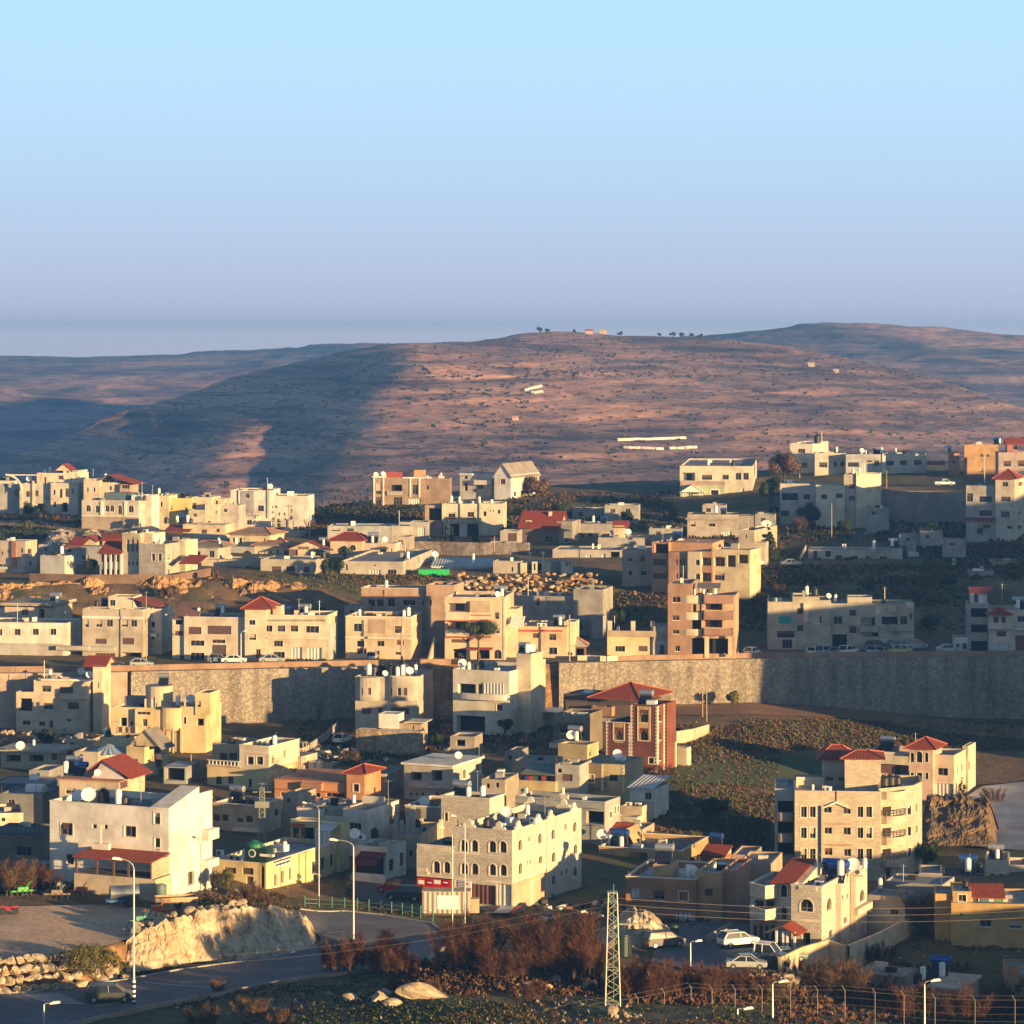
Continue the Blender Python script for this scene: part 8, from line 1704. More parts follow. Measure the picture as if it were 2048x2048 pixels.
def C_(kind,col,cr,x,y,rz,label,group=None,Ymin=210): return car(kind,col,Gp(cr,x,y,Ymin),rz,label,group)
C_('van',cDG,'A',845,1762,6,'dark green people carrier driving up the lower road past the striped lamp post')
C_('suv',cW,'D',1065,1335,25,'white estate car parked before the stone villa')
C_('van',(.13,.11,.1),'D',490,1335,25,'dark people carrier parked beside the pale rock outcrop')
C_('cab',cW,'D',1270,1462,-22,'white double-cab flatbed truck parked below the stone villa')
C_('sedan',cS,'D',1130,1505,-4,'silver-blue saloon parked beside the white flatbed truck')
C_('hatch',cB,'D',1330,1500,-10,'black hatchback behind the roadside wall next to the white flatbed truck')
C_('sedan',(.25,.3,.3),'D',1440,1450,12,'dark saloon tucked behind the yellow wall below the stone villa')
C_('hatch',cW,'B',1835,1072,170,'white hatchback parked beside the grey container at the arched stone building')
C_('van',cB,'B',1590,975,160,'black people carrier parked in the lane beside the maroon canopy')
C_('hatch',cR,'B',1500,915,150,'red and black car parked furthest up the lane beside the maroon canopy')
C_('hatch',cW,'G',1218,1020,70,'white hatchback parked on the steep drive left of the grey bay house',None,450)
C_('van',(.55,.42,.3),'G',868,1105,80,'cream van parked right of the cream railed-balcony house',None,400)
C_('hatch',cS,'F',1510,1320,80,'grey car inside the flat-roofed lean-to garage',None,420)
C_('hatch',cR,'J',1330,1568,-8,'dark red hatchback parked below the pink villa',None,400)
UP=525
def row_car(kind,col,cr,x,rz,label,off=4.0,group=None):
 X=px(cr,x); c=column(X); Yv=c[11][0]+off; p=Vector(((X-1024)*Yv/F,Yv,0)); return car(kind,col,p,rz,label,group)
row_car('sedan',cW,'L',290,4,'white saloon parked before the mauve-roofed house',7.5); row_car('sedan',cS,'L',615,2,'silver saloon parked before the red hip tower house',6.5)
row_car('hatch',(.15,.2,.2),'L',160,0,'dark teal car parked under the lattice glazing of the mauve-roofed house',8.5)
row_car('hatch',cS,'F',1215,3,'grey-green hatchback parked before the grey three-storey house',5); row_car('hatch',cB,'F',960,3,'dark blue hatchback half hidden by the little red gable roof',6)
row_car('hatch',cS,'L',1480,85,'small grey car parked before the beige two-storey house',6.5)
row_car('sedan',cB,'M',610,4,'black saloon parked under the lone pine tree',8); row_car('sedan',(.02,.02,.03),'M',1370,2,'dark saloon parked before the red-eaved house',8)
row_car('sedan',(.04,.04,.1),'N',400,2,'dark blue saloon parked before the low house with posts',8); row_car('hatch',(.2,.22,.2),'N',150,2,'grey-green hatchback parked left of the dark blue saloon',9.5)
row_car('hatch',(.5,.45,.38),'N',825,150,'silver car half inside the open garage of the balcony tower',10.5)
row_car('hatch',(.06,.08,.1),'N',1155,80,'dark hatchback at the wall edge right of the balcony tower',3.2); row_car('hatch',cW,'N',1305,60,'white hatchback at the wall edge right of the dark one',3.2)
for x,kd,cc,rz,lab,of in ((115,'hatch',cW,75,'small pale car leftmost of the cars on the wall edge in the shade',3.2),(235,'van',cLB,50,'white minibus with sunlit roof on the wall edge',3.4),(320,'sedan',cS,60,'grey saloon right of the minibus on the wall edge',3.2),(430,'suv',cW,50,'white jeep with sunlit roof on the wall edge',3.4),(655,'suv',cLB,60,'white jeep beside the motorcyclist on the wall edge',3.4),(725,'sedan',cS,55,'low grey car between the jeep and the yellow pickup',3.2),(860,'pickup',(.62,.55,.25),40,'pale yellow pickup in full sun on the wall edge',3.6),
 (680,'suv',(.12,.05,.05),0,'dark maroon jeep in the shade before the bow-fronted block',9),(870,'suv',cLB,10,'light blue jeep in the shade before the bow-fronted block',9.5),(985,'van',cS,20,'silver minibus furthest right before the bow-fronted block',10.5),(1280,'sedan',(.45,.45,.45),0,'silver saloon parked before the small white kiosk',6)):
 row_car(kd,cc,'J',x,rz,lab,of)
for cr,x,y,kd,cc,rz,lab,Ym in (('K',150,1120,'van',cBl,5,'dark blue minibus on the upper terrace before the pink-grey block',570),('K',455,1120,'hatch',cLB,5,'pale blue car on the upper terrace before the low outbuilding',570),('K',30,1130,'sedan',(.3,.32,.3),5,'grey saloon at the left end of the upper terrace',570),
   ('N',1225,1055,'suv',cW,0,'white jeep seen through the open sunlit terrace',600),('N',1318,1080,'hatch',cW,20,'white hatchback beside the dark conifer',600),('N',1640,1088,'sedan',cS,0,'silver saloon before the stair-ramp house',600),('M',410,520,'sedan',cB,0,'dark saloon beside the brown modern house on the hilltop',720),
   ('O',1195,465,'pickup',cW,0,'white pickup parked above the tall grey wall',735),('O',1575,880,'van',cLB,0,'blue-white van at the top of the right rubble slope',620)):
 C_(kd,cc,cr,x,y,rz,lab,None,Ym)
def quad():
 p=Gp('A',75,1085); r=empty('quad_bike',(p.x,p.y,gz(p.x,p.y)+.16),R(10),'red quad bike standing at the left edge of the dirt yard','quad bike')
 for sx in (-.6,.6):
  for sy in (-.45,.45):
   m=MB(); m.tube((sx,sy-.14,.36),(sx,sy+.14,.36),.36,n=14); m.build('wheel',BLACKP,r)
 m=MB(); m.box((0,0,.62),(1.5,.4,.3)); m.box((.55,0,.85),(.6,.75,.12),ry=-.2); m.box((-.6,0,.85),(.6,.8,.1),ry=.15); m.build('body',flat((.5,.02,.02),.3,0,'red_plastic'),r)
 m=MB(); m.box((-.1,0,.92),(.7,.35,.16)); m.build('seat',BLACKP,r); m=MB(); m.tube((.4,0,.8),(.25,0,1.2),.04); m.tube((.25,-.35,1.2),(.25,.35,1.2),.03); m.build('handlebar',BLACKP,r)
quad()
def trailer():
 p=Gp('A',1360,1045); r=empty('farm_trailer',(p.x,p.y,gz(p.x,p.y)+.2),R(12),'wooden-sided flat farm trailer at the right end of the dirt yard','trailer')
 m=MB(); m.box((0,0,.8),(4.6,1.9,.16)); m.build('bed',FRAMEB,r)
 for sy in (-.95,.95): m=MB(); m.box((0,sy,1.12),(4.6,.06,.5)); m.build('side_board',flat((.42,.30,.18),.8,0,'wood'),r)
 for sx in (-2.3,2.3): m=MB(); m.box((sx,0,1.12),(.06,1.9,.5)); m.build('side_board',flat((.42,.30,.18),.8,0,'wood'),r)
 for sy in (-.8,.8): m=MB(); m.tube((.2,sy-.12,.4),(.2,sy+.12,.4),.4,n=12); m.build('wheel',BLACKP,r)
 m=MB(); m.tube((-2.3,0,.7),(-3.6,0,.5),.06); m.build('drawbar',FRAMEB,r)
trailer()
def tanktrailer():
 p=Gp('A',960,1030); r=empty('tank_trailer',(p.x,p.y,gz(p.x,p.y)+.2),R(15),'silver water tanker trailer with blue base in the dirt yard','tank trailer')
 m=MB(); m.tube((-1.6,0,1.6),(1.6,0,1.6),.8,n=18); m.build('tank',flat((.35,.36,.38),.3,.7,'steel'),r,True); m=MB(); m.box((-.8,0,.75),(2.6,1.4,.25)); m.build('frame',flat((.02,.12,.3),.5,0,'blue_frame'),r)
 for sy in (-.75,.75): m=MB(); m.tube((.3,sy-.14,.45),(.3,sy+.14,.45),.45,n=12); m.build('wheel',BLACKP,r)
tanktrailer()
def harrow(cr,x,y,rz,col,lab):
 p=Gp(cr,x,y); r=empty('farm_implement',(p.x,p.y,gz(p.x,p.y)+.15),R(rz),lab,'farm implement')
 m=MB()
 for k in range(5): m.tube((-1.3+k*.65,0,.75),(-1.5+k*.65,.5,.05),.05,n=5); m.tube((-1.3+k*.65,0,.75),(-1.3+k*.65,-.5,.9),.05,n=5)
 m.build('tines',flat((.12,.06,.04),.7,0,'rust'),r); m=MB(); m.box((0,0,.8),(3.0,.18,.18)); m.box((0,.3,1.0),(1.2,.7,.45)); m.tube((0,0,.9),(.9,-.2,1.9),.06); m.build('frame',flat(col,.5,0,'enamel'),r)
harrow('A',1215,1110,10,(.5,.09,.02),'orange farm implement at the brow of the limestone cliff'); harrow('A',620,965,-20,(.4,.1,.03),'rusty orange implement at the back of the dirt yard'); harrow('A',180,960,20,(.06,.35,.05),'bright green implement at the back left of the dirt yard'); harrow('A',440,985,5,(.25,.2,.15),'brown plough frame in the middle of the dirt yard edge'); harrow('A',1090,1190,30,(.02,.2,.15),'teal implement lying near the cliff brow')
def drum(cr,x,y,col,h,lab,Ym=210):
 p=Gp(cr,x,y,Ym); m=MB(); z=gz(p.x,p.y)+.1; m.tube((p.x,p.y,z),(p.x,p.y,z+h),h*.42,n=14); m.tube((p.x,p.y,z+h),(p.x,p.y,z+h+.12),h*.3,n=12)
 o=m.build('water_drum',flat(col,.5,0,'drum'),None,loc=(p.x,p.y,z)); tag(o,lab,'drum')
drum('A',1240,975,(.10,.16,.17),1.7,'dark teal water drum at the corner of the plaster house porch'); drum('D',180,1400,(.01,.03,.03),2.2,'black round bin at the foot of the pale rock outcrop'); drum('D',390,1340,(.3,.25,.2),1.6,'grey round tank between the rock outcrop and the silver car'); drum('D',575,1255,(.02,.06,.04),1.2,'green bin at the right end of the pale rock outcrop')
def container():
 p=Gp('C',360,1075); r=empty('container',(p.x,p.y,gz(p.x,p.y)),R(-2),'grey truck container with white side panel before the arched stone building','container')
 m=MB(); m.box((0,0,1.55),(5.6,2.3,2.5)); m.build('box',corr((.45,.40,.36)),r); m=MB(); m.box((.2,-1.17,1.6),(2.5,.05,1.6)); m.build('panel',WHITE,r); m=MB(); m.box((0,0,2.84),(5.7,2.4,.08)); m.build('roof',TAN,r)
 m=MB(); m.box((0,0,.2),(5.4,2.0,.4)); m.build('skid',FRAMEB,r)
container()
p=Gp('C',560,1060); m=MB(); z=gz(p.x,p.y); m.box((p.x,p.y,z+.8),(1.6,1.2,1.6)); m.box((p.x,p.y,z+1.63),(1.7,1.3,.08)); tag(m.build('crate',plaster((.45,.38,.27)),None,loc=(p.x,p.y,z)),'beige utility box right of the grey container','utility box')
# lamps, poles, mast, wires
def lamp(x,yb,yt,arm,label,stripe=False,group=None,Ym=210,double=False,pt=None,hd=1.0):
 p=pt or G(x,yb,Ym); z=gz(p.x,p.y); zt=zat(yt,p.y); r=empty('street_lamp',(p.x,p.y,z),0,label,'street lamp',group)
 h=zt-z; m=MB(); m.tube((0,0,-.3),(0,0,h*.93),.13*hd,.075*hd,8); m.build('pole',METAL,r)
 a=MB(); q=[(arm*t,0,h*.93+(h*.07)*math.sin(t*math.pi/2)) for t in (0,.15,.3,.5,.75,1)]
 q=[(arm*(1-math.cos(k*math.pi/10)),0,h*.93+h*.07*math.sin(k*math.pi/10)) for k in range(6)]
 for i in range(5): a.tube(q[i],q[i+1],.06*hd,n=6)
 a.build('arm',METAL,r)
 l=MB(); s_=1 if arm>0 else -1; l.box((arm+s_*.3,0,h+.02),(.95*hd,.34*hd,.16*hd),ry=-.12*s_); l.box((arm+s_*.35,0,h+.12),(.6*hd,.26*hd,.12*hd),ry=-.12*s_); l.build('lamp_head',WHITE,r)
 if stripe:
  for k in range(10):
   m=MB(); m.tube((0,0,.15+k*.24),(0,0,.15+k*.24+.235),.17,n=10); m.build('painted_band',WHITE if k%2 else BLACKP,r)
 return r
P_=Gp('A',1035,1785); lamp(px('A',1035),py('A',1790),1718,-1.35,'tall street lamp with black and white striped foot beside the dark green people carrier',True,pt=P_)
lamp(px('B',1190),py('B',1262),1680,-1.9,'tall street lamp rising from the bare shrubs beside the road bend',pt=G(707,1882))
P3=G(235+3,0) if False else None
p=G(640,1800); lamp(636,1800,1606,-1.4,'slim street lamp before the long yellow building',pt=G(638,1815),hd=.55)
lamp(906,1862,1655,-.9,'left of the two slim lamps before the arched stone building',pt=G(905,1872),hd=.65); lamp(931,1855,1632,-1.0,'right of the two slim lamps before the arched stone building',pt=G(930,1860),hd=.65)
lamp(1381,1930,1882,.6,'short street lamp at the near edge of the parking lot',pt=G(1381,1935),hd=.8)
for x,y,yb,lab in ((100,2006,2085,'street lamp head at the bottom left over the zebra crossing'),(1487,2017,2095,'street lamp head lowest of the three at the bottom right'),(1557,1963,2080,'street lamp right of the yellow garden wall at the bottom'),(1861,1961,2085,'street lamp beside the rooftop rubble at the lower right')):
 Yv=285; pt=Vector(((x-12-1024)*Yv/F,Yv,0)); lamp(x,yb,y,.75,lab,pt=pt)
for cr,x,y,yt,lab in (('L',352,1915,1640,'street lamp between the mauve-roofed and red-hip houses'),('N',0,0,0,None),):
 if lab: 
  X=px(cr,x); c=column(X); Yv=c[11][0]+2; lamp(X,0,py(cr,yt),.5,lab,pt=Vector(((X-1024)*Yv/F,Yv,0)),hd=.8)
def pole(cr,x,yb,yt,lab,r0=.16,Ym=210,pt=None,col=None,cross=False,name='utility_pole',cat='pole'):
 X=px(cr,x); p=pt or G(X,py(cr,yb),Ym); z=gz(p.x,p.y); zt=zat(py(cr,yt),p.y); m=MB(); m.tube((0,0,-.4),(0,0,zt-z),r0,r0*.7,7)
 r=empty(name,(p.x,p.y,z),0,lab,cat); m.build('post',col or flat((.36,.27,.2),.8,0,'wood_pole'),r)
 if cross: m=MB(); m.box((0,0,zt-z-.5),(1.6,.12,.12)); [m.tube((s_,0,zt-z-.44),(s_,0,zt-z-.2),.05,n=6) for s_ in (-.7,0,.7)]; m.build('crossarm',FRAMEB,r)
 return r
for a in (('L',1735,1910,1530,'brown utility pole before the beige two-storey house'),('M',1455,1880,1500,'pale utility pole right of the ochre two-storey house'),('M',12,1940,1640,'wooden pole left of the steep lane')):
 X=px(a[0],a[1]); c=column(X); Yv=c[11][0]+2.2; pole(*a,pt=Vector(((X-1024)*Yv/F,Yv,0)))
pole('M',810,1080,830,'utility pole above the long white shed',.14,600,cross=True); pole('M',1540,1150,940,'leaning pole above the boulder embankment',.12,595)
pole('L',765,790,550,'dark utility pole before the big white shaded house',.14,650,cross=True); pole('L',940,830,650,'wooden post at the bend of the cypress row',.2,650)
pole('O',268,890,600,'thin pole before the cube house with the sunlit front',.13,640); pole('O',720,480,330,'lamp pole before the two-tone skyline house',.12,735); pole('O',1525,430,215,'street lamp pole before the ochre skyline block',.14,735,col=METAL)
pole('I',915,830,480,'left leg pole of the timber derrick on the dirt track',.11,470); pole('I',880,790,500,'leaning pole of the timber derrick on the dirt track',.11,490); pole('M',500,900,860,'short post on the shaded terrace wall',.1,640); pole('F',1640,1330,1110,'leaning post above the lean-to garage lane',.12,430)
pole('H',1085,1020,850,'short grey post above the white slab-roofed house',.12,440,col=METAL); pole('K',1255,1690,1350,'tall thin pole right of the grey three-storey house',.1,500,pt=Vector(((px('K',1255)-1024)*524/F,524,0)))
pole('G',1620,1560,1450,'thin pole beside the white slab-roofed house',.09,400); pole('E',1308,800,720,'bare post before the rubble slope right of the apartment block',.12,370)
pole('E',1808,1640,1430,'bare wooden post at the left end of the orange parapet',.12,310)
def mast():
 x=1225; Yv=287; X=(x-1024)*Yv/F; z0=gz(X,Yv)-3; zt=zat(1785,Yv); r=empty('lattice_mast',(X,Yv,z0),0,'tall galvanised lattice power mast in the right foreground','mast')
 h=zt-z0; w0,w1=.80,.42
 G1=flat((.34,.35,.31),.5,.4,'galvanised_lattice')
 c=lambda t,sx,sy:(sx*(w0+(w1-w0)*t),sy*(w0+(w1-w0)*t),h*t)
 for sx in (-1,1):
  for sy in (-1,1): m=MB(); m.tube(c(0,sx,sy),c(1,sx,sy),.085,.065,5); m.build('leg',G1,r)
 m=MB(); n=17
 for k in range(n):
  t0,t1=k/n,(k+1)/n; 
  for a,b in (((-1,-1),(1,-1)),((1,-1),(1,1)),((1,1),(-1,1)),((-1,1),(-1,-1))):
   p0,p1=(a,b) if k%2 else (b,a); m.tube(c(t0,*p0),c(t1,*p1),.045,n=4)
   if k%4==0: m.tube(c(t0,*a),c(t0,*b),.04,n=4)
 m.build('bracing',G1,r); m=MB(); m.box((0,0,h+.05),(1.0,1.0,.12)); m.build('cap',G1,r)
 m=MB(); 
 for k in range(22): m.tube((.1,-.6+.25*k/22,1+k*.62),(.1,-.6+.25*k/22,1+k*.62+.6),.05,n=4)
 m.build('cable',flat((.05,.25,.18),.5,0,'green_cable'),r)
 m=MB(); m.box((1.9,0,h*.78),(3.4,.12,.14)); m.build('crossarm',G1,r); return Vector((X,Yv,zt))
MT=mast()
def pmast(cr,x,y,yb,lab,Yv):
 X=px(cr,x); Xw=(X-1024)*Yv/F; z0=gz(Xw,Yv); zt=zat(py(cr,y),Yv); r=empty('lattice_mast',(Xw,Yv,z0),0,lab,'mast'); h=zt-z0; G1=flat((.30,.31,.27),.5,.4,'old_lattice'); c=lambda t,sx,sy:(sx*(.5-.25*t),sy*(.5-.25*t),h*t)
 for sx in (-1,1):
  for sy in (-1,1): m=MB(); m.tube(c(0,sx,sy),c(1,sx,sy),.06,n=4); m.build('leg',G1,r)
 m=MB()
 for k in range(12):
  for a,b in (((-1,-1),(1,-1)),((1,-1),(1,1)),((1,1),(-1,1)),((-1,1),(-1,-1))): m.tube(c(k/12,*(a if k%2 else b)),c((k+1)/12,*(b if k%2 else a)),.045,n=4)
 m.build('bracing',G1,r); m=MB(); m.box((0,0,h-.6),(2.4,.12,.12)); m.box((0,0,h-2.2),(1.8,.7,.8)); m.build('transformer',G1,r)
pmast('B',480,95,520,'lattice power mast with transformer behind the green-signed building',385)
def wire(a,b,sag,label,r=.013,group=None):
 m=MB(); n=14; P=[Vector(a)+(Vector(b)-Vector(a))*(k/n)-Vector((0,0,sag*4*(k/n)*(1-k/n))) for k in range(n+1)]
 for i in range(n): m.tube(P[i],P[i+1],r,n=4,caps=False)
 tag(m.build('power_line',flat((.2,.17,.15),.6,0,'cable')),label,'power line',group)
for k in range(3): wire(MT+Vector((0,0,-.5-k*.6)),W(2150,1800+k*14,330),1.0,('upper','middle','lower')[k]+' power line running right from the lattice mast past the stone villa',group='power lines right of the mast')
for k in range(2): wire(MT+Vector((0,0,-.5-k*.6)),W(-80,1915+k*18,300),2.2,('upper','lower')[k]+' power line crossing the road bend left of the lattice mast',group='power lines left of the mast')
FMET=flat((.26,.22,.19),.6,.2,'weathered_steel')
FP=[(1010,2048),(1065,2035),(1115,2025),(1165,2010),(1276,1996),(1329,1985),(1382,1974),(1424,1978),(1470,1978),(1524,1978),(1581,1980),(1635,1980),(1690,1980),(1750,1985),(1808,1990),(1870,1996),(1950,2000),(2030,2000),(2090,2000)]
FY=[278,280,282,284,288,290,292,292,292,292,292,292,292,292,292,292,292,292,292]
fr=empty('wire_fence',(0,288,gz(0,288)),0,'wire mesh fence with cranked steel posts across the bottom right','fence'); off=Vector((0,288,gz(0,288)))
tops=[]
for (x,y),Yv in zip(FP,FY):
 X=(x-1024)*Yv/F; zt=zat(y,Yv); zb=min(gz(X,Yv),zt-2.3); m=MB(); m.tube(Vector((X,Yv,zb-.4))-off,Vector((X,Yv,zt))-off,.032,n=5); m.tube(Vector((X,Yv,zt))-off,Vector((X-.35,Yv-.25,zt+.5))-off,.028,n=5); m.build('post',FMET,fr); tops.append(Vector((X,Yv,zt)))
m=MB()
for i in range(len(tops)-1):
 a,b=tops[i],tops[i+1]
 for d,r_ in ((0,.018),(-.7,.012),(-1.4,.012),(-2.1,.012)): m.tube(a+Vector((0,0,d))-off,b+Vector((0,0,d))-off,r_,n=3,caps=False)
 m.tube(a+Vector((-.35,-.25,.45))-off,b+Vector((-.35,-.25,.45))-off,.012,n=3,caps=False)
m.build('wire',FMET,fr)
GB=flat((.02,.2,.15),.5,0,'green_enamel'); bp=[]
BO=[(810,1010),(918,1015),(1020,1020),(1118,1025),(1215,1030),(1305,1040),(1397,1050),(1480,1060),(1563,1068),(1638,1078),(1705,1090),(1800,1120)]
rb=None
for k,(x,y) in enumerate(BO):
 p=Gp('B',x,y+12); z=gz(p.x,p.y); o=MB(); o.tube((0,0,-.2),(0,0,1.25),.06,n=8); o.tube((0,0,1.25),(0,0,1.38),.12,.05,8)
 tag(o.build('bollard',GB),'green steel bollard along the outer edge of the road bend','bollard','green bollards along the road bend').location=(p.x,p.y,z); bp.append(Vector((p.x,p.y,z)))
mb=MB(); 
for i in range(len(bp)-1):
 for d in (1.0,.5): mb.tube(bp[i]+Vector((0,0,d)),bp[i+1]+Vector((0,0,d)),.03,n=4)
tag(mb.build('guard_rail',flat((.12,.2,.17),.5,.2,'thin_rail')),'thin rail linking the green bollards along the road bend','rail')
# garden walls
def gwall(name,lab,pts,h,th,mat,Ym=210,cat='wall',base=.6,level=None):
 P=[G(x,y,Ym) for x,y in pts]; mb=MB(); acc=0
 for i in range(len(P)-1):
  a,b=P[i],P[i+1]; d=Vector((b.x-a.x,b.y-a.y)); l=d.length; nn=Vector((d.y,-d.x)).normalized()*th
  ha=h[i] if isinstance(h,(list,tuple)) else h; hb=h[i+1] if isinstance(h,(list,tuple)) else h
  za,zb=gz(a.x,a.y),gz(b.x,b.y)
  f=[(a.x+nn.x,a.y+nn.y),(b.x+nn.x,b.y+nn.y)]; g=[(a.x,a.y),(b.x,b.y)]
  mb.poly([(*f[0],za-base),(*f[1],zb-base),(*f[1],zb+hb),(*f[0],za+ha)],[(acc,0),(acc+l,0),(acc+l,hb),(acc,ha)])
  mb.poly([(*g[1],zb-base),(*g[0],za-base),(*g[0],za+ha),(*g[1],zb+hb)]); mb.poly([(*f[0],za+ha),(*f[1],zb+hb),(*g[1],zb+hb),(*g[0],za+ha)]); acc+=l
 for k in (0,-1):
  a=P[k]; d=Vector((P[1].x-P[0].x,P[1].y-P[0].y)) if k==0 else Vector((P[-1].x-P[-2].x,P[-1].y-P[-2].y)); nn=Vector((d.y,-d.x)).normalized()*th; ha=h[k] if isinstance(h,(list,tuple)) else h; z=gz(a.x,a.y)
  mb.poly([(a.x,a.y,z-base),(a.x+nn.x,a.y+nn.y,z-base),(a.x+nn.x,a.y+nn.y,z+ha),(a.x,a.y,z+ha)])
 return tag(mb.build(name,mat),lab,cat)
gwall('garden_wall','cream garden wall curving below the stone villa drive',[(1556,1944),(1600,1930),(1655,1921),(1694,1938),(1695,1936),(1760,1905),(1800,1880),(1818,1868)],[1.6,2.0,2.4,2.6,2.6,2.4,2.2,1.8],.3,plaster((.62,.50,.34)))
gwall('garden_wall','grey ramp wall behind the white estate car',[(1413,1888),(1440,1872),(1462,1862)],1.0,.25,CONC)
gwall('garden_wall','stone garden wall with road verge left of the low house with posts',[(1200,1325),(1212,1326),(1260,1321)],1.2,.4,CREAM,515)
gwall('garden_wall','low cream wall at the foot of the yellow house with posts',[(1155,1322),(1180,1322),(1205,1323)],1.0,.3,CREAM,515)
gwall('garden_wall','dark slatted fence wall below the terrace of the stone-clad house',[(60,1163),(180,1166),(270,1165),(345,1166),(420,1152)],1.6,.2,plaster((.2,.13,.09)),560)
gwall('garden_wall','shaded concrete wall along the lane of the upper centre',[(830,1105),(960,1108),(1060,1108)],2.5,.3,rubble((.3,.26,.24),2),650)
gwall('garden_wall','tall grey concrete wall holding the right upper terrace','x' and [(1758,1042),(1840,1044),(1934,1046)],7.2,.5,plaster((.30,.28,.27)),700)
gwall('garden_wall','blue-shaded boundary wall of the left upper houses',[(400,1090),(470,1088)],1.5,.25,CONC,600)
gwall('garden_wall','low stone wall beside the brown tower building',[(1350,1490),(1385,1482),(1415,1468)],[2.2,2.0,1.6],.3,SAND,460)
gwall('garden_wall','concrete lane wall right of the grey bay house lane',[(620,1500),(650,1480),(675,1455)],1.2,.25,CONC,460)
gwall('garden_wall','yellow sunlit ramp wall by the steep lane of the upper road',[(855,1325),(862,1318),(868,1312)],[.6,2.2,3.4],.3,CREAM,518)
def hillpt(x,y):
 best=None; i=min(MHnx-2,max(0,int((x+1200)/(4400)*(MHnx-1))))
 prev=None
 for j in range(MHny):
  v=MHV[i*MHny+j]; yy=YH+F*(H-v[2])/v[1]
  if prev is not None and prev[0]>=y>=yy and v[1]>1500: 
   t=(prev[0]-y)/max(1e-6,prev[0]-yy); Yv=prev[1]+(v[1]-prev[1])*t; z=prev[2]+(v[2]-prev[2])*t
   return Vector(((x-1024)*Yv/F,Yv,z))
  prev=(yy,v[1],v[2])
 return None
TUN=flat((.75,.70,.62),.6,0,'pale_sheeting')
for x0,y0,x1,y1,lab in ((1234,881,1370,877,'upper of the two long pale polytunnels on the far hill'),(1248,896,1326,899,'left piece of the lower pale polytunnel on the far hill'),(1338,898,1392,896,'right piece of the lower pale polytunnel on the far hill'),(1048,781,1082,773,'upper short pale polytunnel high on the far hill'),(1062,787,1084,784,'lower short pale polytunnel high on the far hill'),(1840,752,1873,755,'short pale wall far right on the hill brow')):
 a=hillpt(x0,y0); b_=hillpt(x1,y1)
 if a and b_:
  m=MB(); n=10
  P=[hillpt(x0+(x1-x0)*k/n,y0+(y1-y0)*k/n+random.uniform(-.6,.6)) or a for k in range(n+1)]
  for k in range(n): m.tube(P[k]+Vector((0,0,.3)),P[k+1]+Vector((0,0,.3)),1.25,n=8)
  tag(m.build('polytunnel',TUN),lab,'polytunnel')
for x,y,s_,c,lab in ((1178,668,5,(.45,.05,.06),'tiny red-roofed hut on the crest of the far hill'),(1206,668,5,(.5,.45,.25),'tiny yellowish hut on the crest of the far hill'),(1622,733,4,(.5,.45,.4),'tiny stone hut on the right shoulder of the far hill'),(1672,745,3,(.6,.58,.5),'tiny white hut right of the stone one on the far hill'),(374,780,4,(.45,.38,.3),'tiny ruin on the crest of the shaded spur'),(1031,840,3,(.55,.3,.25),'tiny orange hut in the middle of the far hill')):
 p=hillpt(x,y)
 if p:
  r=empty('hut',tuple(p),0,lab,'hut'); m=MB(); m.box((0,0,s_*.3),(s_*1.5,s_,s_*.7)); m.build('wall',plaster((.5,.42,.33)),r); m=MB(); m.poly([(-s_*.85,-s_*.6,s_*.62),(s_*.85,-s_*.6,s_*.62),(s_*.85,0,s_),(-s_*.85,0,s_)]); m.poly([(-s_*.85,s_*.6,s_*.62),(s_*.85,s_*.6,s_*.62),(s_*.85,0,s_),(-s_*.85,0,s_)]); m.build('roof',flat(c,.8,0,'sheet_roof'),r)
# plants
BARK=flat((.10,.07,.05),.95,0,'bark',.3)
def leafmat(name,cols,rough=.85):
 m,t,b=newmat(name); tc=N(t,'ShaderNodeTexCoord').outputs['Object']; n=nz(t,1.1,4,.7,tc)
 L(t,rampcol(t,n,[(.3,cols[0]),(.5,cols[1]),(.7,cols[2])]),b.inputs['Base Color']); b.inputs['Roughness'].default_value=rough; b.inputs['Specular IOR Level'].default_value=.2; return m
TWR=leafmat('red_brown_twigs',[(.05,.023,.014),(.10,.046,.027),(.17,.09,.052)]); TWB=leafmat('brown_twigs',[(.06,.035,.02),(.13,.08,.045),(.2,.13,.08)]); TWB2=leafmat('dry_scrub',[(.05,.027,.012),(.11,.06,.027),(.20,.12,.055)]); LFD=leafmat('dark_leaves',[(.012,.022,.01),(.028,.045,.015),(.06,.075,.025)]); LFO=leafmat('olive_leaves',[(.04,.045,.014),(.10,.10,.03),(.20,.16,.05)]); LFP=leafmat('pine_needles',[(.02,.035,.012),(.045,.065,.02),(.08,.09,.03)])
